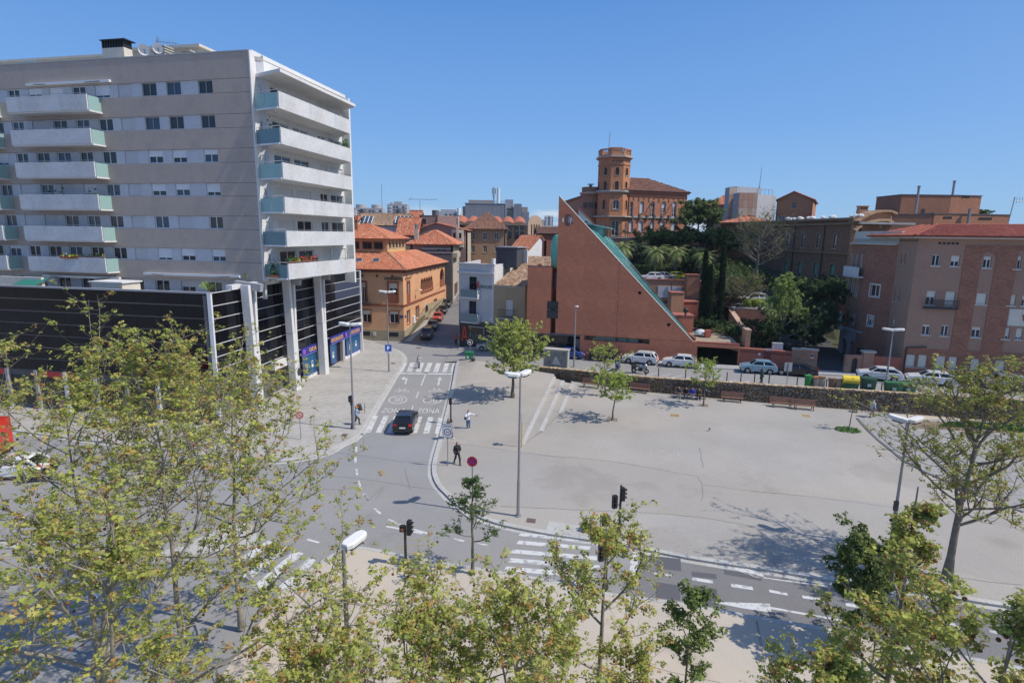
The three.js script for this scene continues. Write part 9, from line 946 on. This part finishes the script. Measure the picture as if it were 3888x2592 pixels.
function signal(label,pb,pt,h0,heads,o={}){const b=Array.isArray(pb)?G(pb,h0):pb,h=heightAt(pt,b)- b.y,t=thing('traffic_light',label,'traffic light',[b.x,b.y,b.z],o.turn||0,'traffic lights');part(t,'pole',[bar(V(0,0,0),V(0,h,0),.075,.065,8),cyl(.14,.16,.25,0,0,0)],o.m||M.darkSteel,{local:true});for(const[x,y,z,ry,n,lit]of heads){const hd=part(t,'signal_head',box(.27,.23*n + .08,.2,x,h + y,z,ry),M.black,{local:true});for(let i=0;i<n;i++){const dx=Math.sin(ry)*.105,dz=Math.cos(ry)*.105,yy=h + y + .23*((n - 1)/2 - i);part(hd,'lens',new THREE.CylinderGeometry(.085,.085,.02,14).rotateX(Math.PI/2).rotateY(ry).translate(x + dx,yy,z + dz),lit===i?M.orange:[std([.1,.02,.02],.3),std([.14,.07,.02],.3),std([.02,.08,.04],.3)][i%3],{local:true});part(hd,'visor',new THREE.CylinderGeometry(.1,.1,.14,12,1,true,0,Math.PI).rotateY(-Math.PI/2 - Math.PI).rotateX(Math.PI/2).rotateY(ry).translate(x + dx*1.5,yy,z + dz*1.5),M.black,{local:true});}part(hd,'mount',bar(V(0,h + y - .2,0),V(x,h + y - .2,z),.03),M.darkSteel,{local:true});}return t;}
signal('dark traffic light with two heads at the plaza edge of the near zebra',ZK(838,520),ZK(858,172),PLZ,[[-.35,-.95,.1,.4,3],[.12,-.55,-.05,1.7,3]]);
signal('traffic light with one amber disc on the near pavement corner',ZJ(872,690),ZJ(880,385),.12,[[-.12,-.1,.1,.1,1,0],[.22,-.1,0,1.4,3]]);
signal('traffic light seen through the plane tree at the near zebra crossing',ZK(742,900),ZK(764,552),.12,[[-.28,-.75,0,.2,3],[.05,-.3,-.1,1.7,3]]);
signal('thin dark post with a small signal at the left kerb of the plaza',ZF(1034,905),ZF(1036,690),PLZ,[[-.02,-.35,.1,Math.PI,2]]);
signal('pedestrian signal beside the left pavement lamp',ZF(196,955),ZF(188,672),.12,[[-.1,-.35,0,2.6,2]]);
const pic=(w,h,fn)=>{const c=document.createElement('canvas');c.width=w;c.height=h;const x=c.getContext('2d');fn(x,w,h);const t=new THREE.CanvasTexture(c);t.colorSpace=THREE.SRGBColorSpace;return new THREE.MeshStandardMaterial({map:t,roughness:.45,side:THREE.DoubleSide});};
function sign(label,pb,h,turn,face,o={}){const b=pb.isVector3?pb:G(pb,o.h0??PLZ),t=thing('road_sign',label,'sign',[b.x,b.y,b.z],turn);if(!o.nopole)part(t,'pole',cyl(.035,.035,h,0,0,0,8),M.lampPole,{local:true});const w=o.w||.6,hh=o.hh||w,y=o.y??h - hh/2;const back=o.round?new THREE.CylinderGeometry(w/2 + .01,w/2 + .01,.02,28).rotateX(Math.PI/2):box(w + .02,hh + .02,.02);part(t,'sign_back',back.translate(0,y,.045),M.greyPanel,{local:true});const f=o.round?new THREE.CircleGeometry(w/2,28):new THREE.PlaneGeometry(w,hh);part(t,'sign_face',f.translate(0,y,.058),face,{local:true,uv:true});if(!o.nopole)part(t,'clamp',box(.1,.05,.06,0,y,.02),M.lampPole,{local:true});return t;}
const noStop=pic(128,128,(x)=>{x.fillStyle='#d8202a';x.fillRect(0,0,128,128);x.beginPath();x.arc(64,64,41,0,7);x.fillStyle='#3a34a8';x.fill();x.strokeStyle='#d8202a';x.lineWidth=15;x.beginPath();x.moveTo(28,28);x.lineTo(100,100);x.moveTo(100,28);x.lineTo(28,100);x.stroke();});
const noStop2=noStop,zone=pic(160,256,(x)=>{x.fillStyle='#d9dadc';x.fillRect(0,0,160,256);x.strokeStyle='#222';x.lineWidth=4;x.strokeRect(6,6,148,244);x.fillStyle='#111';x.font='bold 46px sans-serif';x.textAlign='center';x.fillText('ZONA',80,62);x.beginPath();x.arc(80,158,62,0,7);x.fillStyle='#5a0d2a';x.fill();x.beginPath();x.arc(80,158,47,0,7);x.fillStyle='#eceaf0';x.fill();x.fillStyle='#111';x.font='bold 58px sans-serif';x.fillText('30',80,179);});
const park=pic(128,176,(x)=>{x.fillStyle='#1450b8';x.fillRect(0,0,128,128);x.fillStyle='#fff';x.font='bold 104px sans-serif';x.textAlign='center';x.fillText('P',64,102);x.fillStyle='#dfe3ea';x.fillRect(0,130,128,46);x.fillStyle='#334';for(let i=0;i<3;i++)x.fillRect(14,138 + i*12,100 - i*18,5);});
const arrow=pic(128,128,(x)=>{x.fillStyle='#e8e8e8';x.fillRect(0,0,128,128);x.beginPath();x.arc(64,64,55,0,7);x.fillStyle='#10141c';x.fill();x.strokeStyle='#fff';x.lineWidth=12;x.beginPath();x.moveTo(76,98);x.lineTo(76,56);x.lineTo(46,56);x.stroke();x.fillStyle='#fff';x.beginPath();x.moveTo(22,56);x.lineTo(52,34);x.lineTo(52,78);x.fill();});
{const b=G(ZF(1008,1273),PLZ);sign('white zone thirty sign on a pole at the plaza kerb',ZF(1008,1273),heightAt(ZF(1008,912),b)- b.y,-.1,zone,{w:.72,hh:1.05});}
{const b=G(ZJ(1372,262),PLZ);sign('red and blue no stopping sign above the dark young tree',b,heightAt(ZF(1222,1192),b)- b.y,-.15,noStop,{w:.64,round:1});}
{const b=G(ZF(508,471),.12),t=sign('blue parking sign fixed to the left pavement lamp',b.clone().add(V(0,0,.1)),1,.1,park,{nopole:1,w:.78,hh:1.1,y:heightAt(ZF(503,279),b)- .12,h0:.12});}
{const b=G(ZB(437,1428),.1);sign('no stopping sign in shade before the ochre corner house',b,heightAt(ZB(437,1262),b)- b.y,.1,noStop2,{w:.66,round:1});}
{const b=G(ZP(668,985),.15);sign('round black sign with a white left arrow above the green cabinet',b,heightAt(ZP(668,684),b)- b.y,.05,arrow,{w:.72,round:1});const q=G(ZP(660,995),.2),t=thing('cabinet','green municipal cabinet at the junction corner of the plaza','cabinet',[q.x,.2,q.z]);const h=heightAt(ZP(660,856),q)- .2;part(t,'case',box(1.05,h,.8,0,h/2,0),M.green,{local:true});part(t,'lid',box(1.12,.08,.88,0,h,0),M.green,{local:true});part(t,'sticker',box(.3,.3,.02,-.2,h*.55,.41),M.blind,{local:true});part(t,'door_seam',box(.02,h*.9,.01,0,h/2,.405),M.black,{local:true});}
{const b=GS(ZH(270,510));const t=sign('grey sign seen from behind on a thin post above the wall',b,heightAt(ZH(282,345),b)- b.y,Math.PI,M.greyPanel,{w:.8,hh:.95});const c=GS(ZG(1625,1e-9 + 1110));}
{const b=G(ZE(1790,1125),.12);sign('round red bordered sign among the plane branches on the left',b,heightAt(ZE(1785,958),b)- b.y,.3,pic(128,128,(x)=>{x.fillStyle='#c04a48';x.fillRect(0,0,128,128);x.beginPath();x.arc(64,64,44,0,7);x.fillStyle='#a8a4a0';x.fill();x.strokeStyle='#c04a48';x.lineWidth=14;x.beginPath();x.moveTo(30,30);x.lineTo(98,98);x.stroke();}),{w:.62,round:1,h0:.12});}
const slat=std([.2,.1,.07],.7);function bench(label,p,q){const a=G(ZG(...p),PLZ),b=G(ZG(...q),PLZ),c=a.clone().add(b).multiplyScalar(.5),L=Math.max(2.2,a.distanceTo(b)),t=thing('bench',label,'bench',[c.x,PLZ,c.z - .15],Math.atan2(-(b.z - a.z),b.x - a.x),'benches along the stone wall');for(let i=0;i<4;i++)part(t,'seat_slat',box(L,.045,.1,0,.45,-.02 - i*.125),slat,{local:true});for(let i=0;i<4;i++)part(t,'back_slat',box(L,.1,.04,0,.56 + i*.125,-.5 - i*.04,0,-.25),slat,{local:true});for(const x of[-L/2 + .3,L/2 - .3]){part(t,'leg',[beam(V(x,.42,.05),V(x,.0,.18),.07,.06),beam(V(x,.42,-.42),V(x,0,-.5),.07,.06),beam(V(x,.42,.06),V(x,.42,-.46),.06,.05)],M.darkSteel,{local:true});part(t,'back_support',beam(V(x,.42,-.44),V(x,1.02,-.66),.05,.05),M.darkSteel,{local:true});}return t;}
bench('bench nearest the steps, left end of the stone wall',[358,606],[512,622]);bench('bench half hidden by the small leafy plaza tree',[790,650],[900,662]);bench('bench with four seated people',[1150,690],[1385,712]);bench('empty bench right of the seated people',[1560,730],[1725,743]);
{const Z=(x,y)=>[(2850 + x*.510324 - 2050)/.446429,y*.510324/.446429];bench('left one of two benches standing end to end',Z(165,680),Z(315,690));bench('right one of two benches standing end to end',Z(330,697),Z(482,708));}
function litter(label,p,h0,tilt=0){const q=G(p,h0),t=thing('litter_bin',label,'litter bin',[q.x,h0,q.z],0,'litter bins');part(t,'basket',new THREE.LatheGeometry([[.16,.32],[.2,.36],[.23,.85],[.24,.92],[.21,.92],[.19,.4],[.16,.36]].map((v)=>new THREE.Vector2(...v)),18).rotateZ(tilt),M.darkSteel,{local:true});part(t,'band',[new THREE.TorusGeometry(.24,.02,6,20).rotateX(1.57).translate(0,.92,0).rotateZ(tilt)],M.steel,{local:true});for(const x of[-.27,.27])part(t,'post',bar(V(x,0,0),V(x,.95,0),.025),M.darkSteel,{local:true});part(t,'foot',[bar(V(-.27,.28,0),V(.27,.28,0),.02)],M.darkSteel,{local:true});return t;}
litter('tilted litter bin beside the man in a cap',ZF(278,825),.12,.35);litter('litter bin at the near zebra crossing behind plane leaves',ZK(738,492),PLZ);litter('litter bin by the stone wall near the thin tree',ZH(808,715),PLZ);litter('litter bin at the right end of the occupied bench',ZG(1424,705),PLZ);litter('litter bin beside the green cabinet',ZP(710,1030),.25);
{const A=GS(ZP(1675,1075)),B2=GS(ZP(2005,1088)),F=new Facade([A.x,A.z],[B2.x,B2.z]),q=F.rect(ZP(1690,1085),ZP(2010,830)),t=thing('utility_kiosk','grey utility kiosk with graffiti and a pale triangle, beside the lamp','kiosk',[A.x,A.y,A.z]);part(t,'case',F.box(0,F.L,hs(A.x),q.v1 - .15,-1.1,0),M.concrete);part(t,'roof_slab',F.box(-.1,F.L + .1,q.v1 - .15,q.v1,-1.2,.1),M.stone);part(t,'front_panel',F.box(.12,F.L - .12,hs(A.x)+ .25,q.v1 - .3,.005,.03),plaster([.22,.23,.22],601));
const tp=(x,y)=>F.uv(ZP(x,y)),tr3=[tp(1795,1015),tp(1915,1030),tp(1848,912)];part(t,'painted_triangle',F.sheet(poly(tr3),.031,.006),std([.5,.5,.5],.8));const r=rng(21),gf=[];for(const[x,y]of[[1745,990],[1775,985],[1850,890],[1890,900],[1930,905],[1830,900],[1960,900],[1930,985],[1845,965]]){let p=tp(x,y);for(let i=0;i<5;i++){const n=[p[0]+ (r()- .4)*.35,p[1]+ (r()- .5)*.5];gf.push(bar(F.pt(p[0],p[1],.045),F.pt(n[0],n[1],.045),.012,.012,4));p=n;}}part(t,'graffiti',gf,M.black,{kind:'stuff'});}
{const spots=[[790,490],[902,505],[1008,515],[1238,530],[1473,548],[1590,555],[1708,565],[1824,570],[1948,580]].map((p)=>GS(ZG(...p))).concat([[27,508],[135,515],[345,525],[455,535],[562,542],[972,570],[1700,612]].map((p)=>GS(ZH(...p))));const b0=thing('bollard','','bollard',[spots[0].x,hs(spots[0].x)+ .015,spots[0].z]);part(b0,'post',cyl(.05,.055,1.0,0,0,0,10),M.black,{local:true});part(b0,'cap',ball(.055,0,1.0,0,8,.6),M.black,{local:true});part(b0,'collar',cyl(.065,.065,.05,0,.85,0,10),M.darkSteel,{local:true});const lab='slim black bollard in the row along the top of the stone wall';tag(b0,lab,'bollard','bollards above the stone wall');spots.slice(1).forEach((p)=>copyOf(b0,[p.x,hs(p.x)+ .015,p.z],0,lab));}
const bin=(label,px,w,h,d,c,lid,o={})=>{const q=GS(ZH(...px)),t=thing('refuse_bin',label,'refuse bin',[q.x,q.y + .02,q.z],-.28),m=std(c,.55);const g=new THREE.CylinderGeometry(w*.71,w*.6,h,4,1).rotateY(Math.PI/4).scale(1,1,d/w).translate(0,h/2 + .08,0);part(t,'bin_body',g,m,{local:true});if(lid)part(t,'lid',o.round?new THREE.CylinderGeometry(d*.52,d*.52,w,16,1,false,0,Math.PI).rotateZ(Math.PI/2).rotateX(Math.PI*1.5 + Math.PI).translate(0,h + .05,0).scale(1,1,1):box(w*1.03,.1,d*1.05,0,h + .12,0,0,-.06),std(lid,.5),{local:true});part(t,'handle',bar(V(-w*.4,h,d*.53),V(w*.4,h,d*.53),.025),M.darkSteel,{local:true});for(const x of[-w*.38,w*.38])part(t,'wheel',new THREE.CylinderGeometry(.09,.09,.06,10).rotateZ(Math.PI/2).translate(x,.09,d*.3),M.rubber,{local:true});if(o.hole)part(t,'opening',new THREE.CylinderGeometry(.17,.17,.05,16).translate(.1,h + .36,.28).rotateX(.0),M.black,{local:true});if(o.mark)part(t,'sticker',box(.34,.3,.02,0,h*.55,d*.47),M.blind,{local:true});return t;};
bin('bright green slim bin, leftmost of the bins above the wall',[425,528],.62,1.1,.6,[.03,.26,.06],[.03,.3,.06]);bin('beige slim bin with an orange lid',[482,532],.58,1.0,.55,[.4,.33,.24],[.5,.17,.06]);bin('beige slim bin with a brown lid beside the orange lidded one',[526,535],.58,1.05,.55,[.4,.33,.24],[.28,.13,.05]);bin('brown slim bin with a tan lid',[602,542],.6,1.0,.55,[.24,.13,.08],[.34,.2,.13]);bin('beige slim bin next to the yellow container',[652,545],.6,1.0,.55,[.36,.27,.18],[.42,.32,.23]);
bin('green container with a rounded yellow lid and a round opening',[735,552],1.5,1.0,1.0,[.03,.12,.05],[.72,.52,.02],{round:1,hole:1});bin('open dark green container with a small white sticker',[868,560],1.3,1.35,1.1,[.015,.075,.045],0,{mark:1});bin('left one of two low green containers',[1055,578],1.5,1.05,1.0,[.02,.12,.05],[.035,.17,.07],{mark:1});bin('right one of two low green containers',[1158,582],1.4,1.05,1.0,[.02,.12,.05],[.035,.17,.07],{mark:1});
{const k=(z,y)=>onZ(ZB(640,y),z);const t=thing('overhead_cable','thin overhead cables running along the ochre house to the next houses','cable',[-15,6,-95]);const c=[];for(const[a,b,s]of[[onZ(ZB(640,1140),-90.2),onZ(ZB(1110,790),-119),.8],[onZ(ZB(660,1160),-91),onZ(ZB(1110,1130),-86.4),.5]]){let p=a;for(let i=1;i<=10;i++){const q=a.clone().lerp(b,i/10);q.y-=s*4*(i/10)*(1 - i/10);c.push(bar(p,q,.02,.02,4));p=q;}}part(t,'cable',c,M.black);}
{const b=G(ZF(1637,1112),PLZ),t=thing('yellow_post','yellow post with a round dark disc behind the centre lamp','sign post',[b.x,PLZ,b.z]);const h=heightAt(ZF(1640,810),b)- PLZ;part(t,'post',cyl(.04,.04,h,0,0,0,8),std([.6,.36,.03],.5),{local:true});part(t,'disc',new THREE.CylinderGeometry(.32,.32,.03,24).rotateX(1.57).rotateY(1.2).translate(0,h - .3,.05),M.greyPanel,{local:true});part(t,'plate',box(.4,.3,.03,0,h - .85,.05,1.2),M.greyPanel,{local:true});}
scene.fog=new THREE.FogExp2(0xc4d6ec,0.00013);
renderer.render(scene,camera);
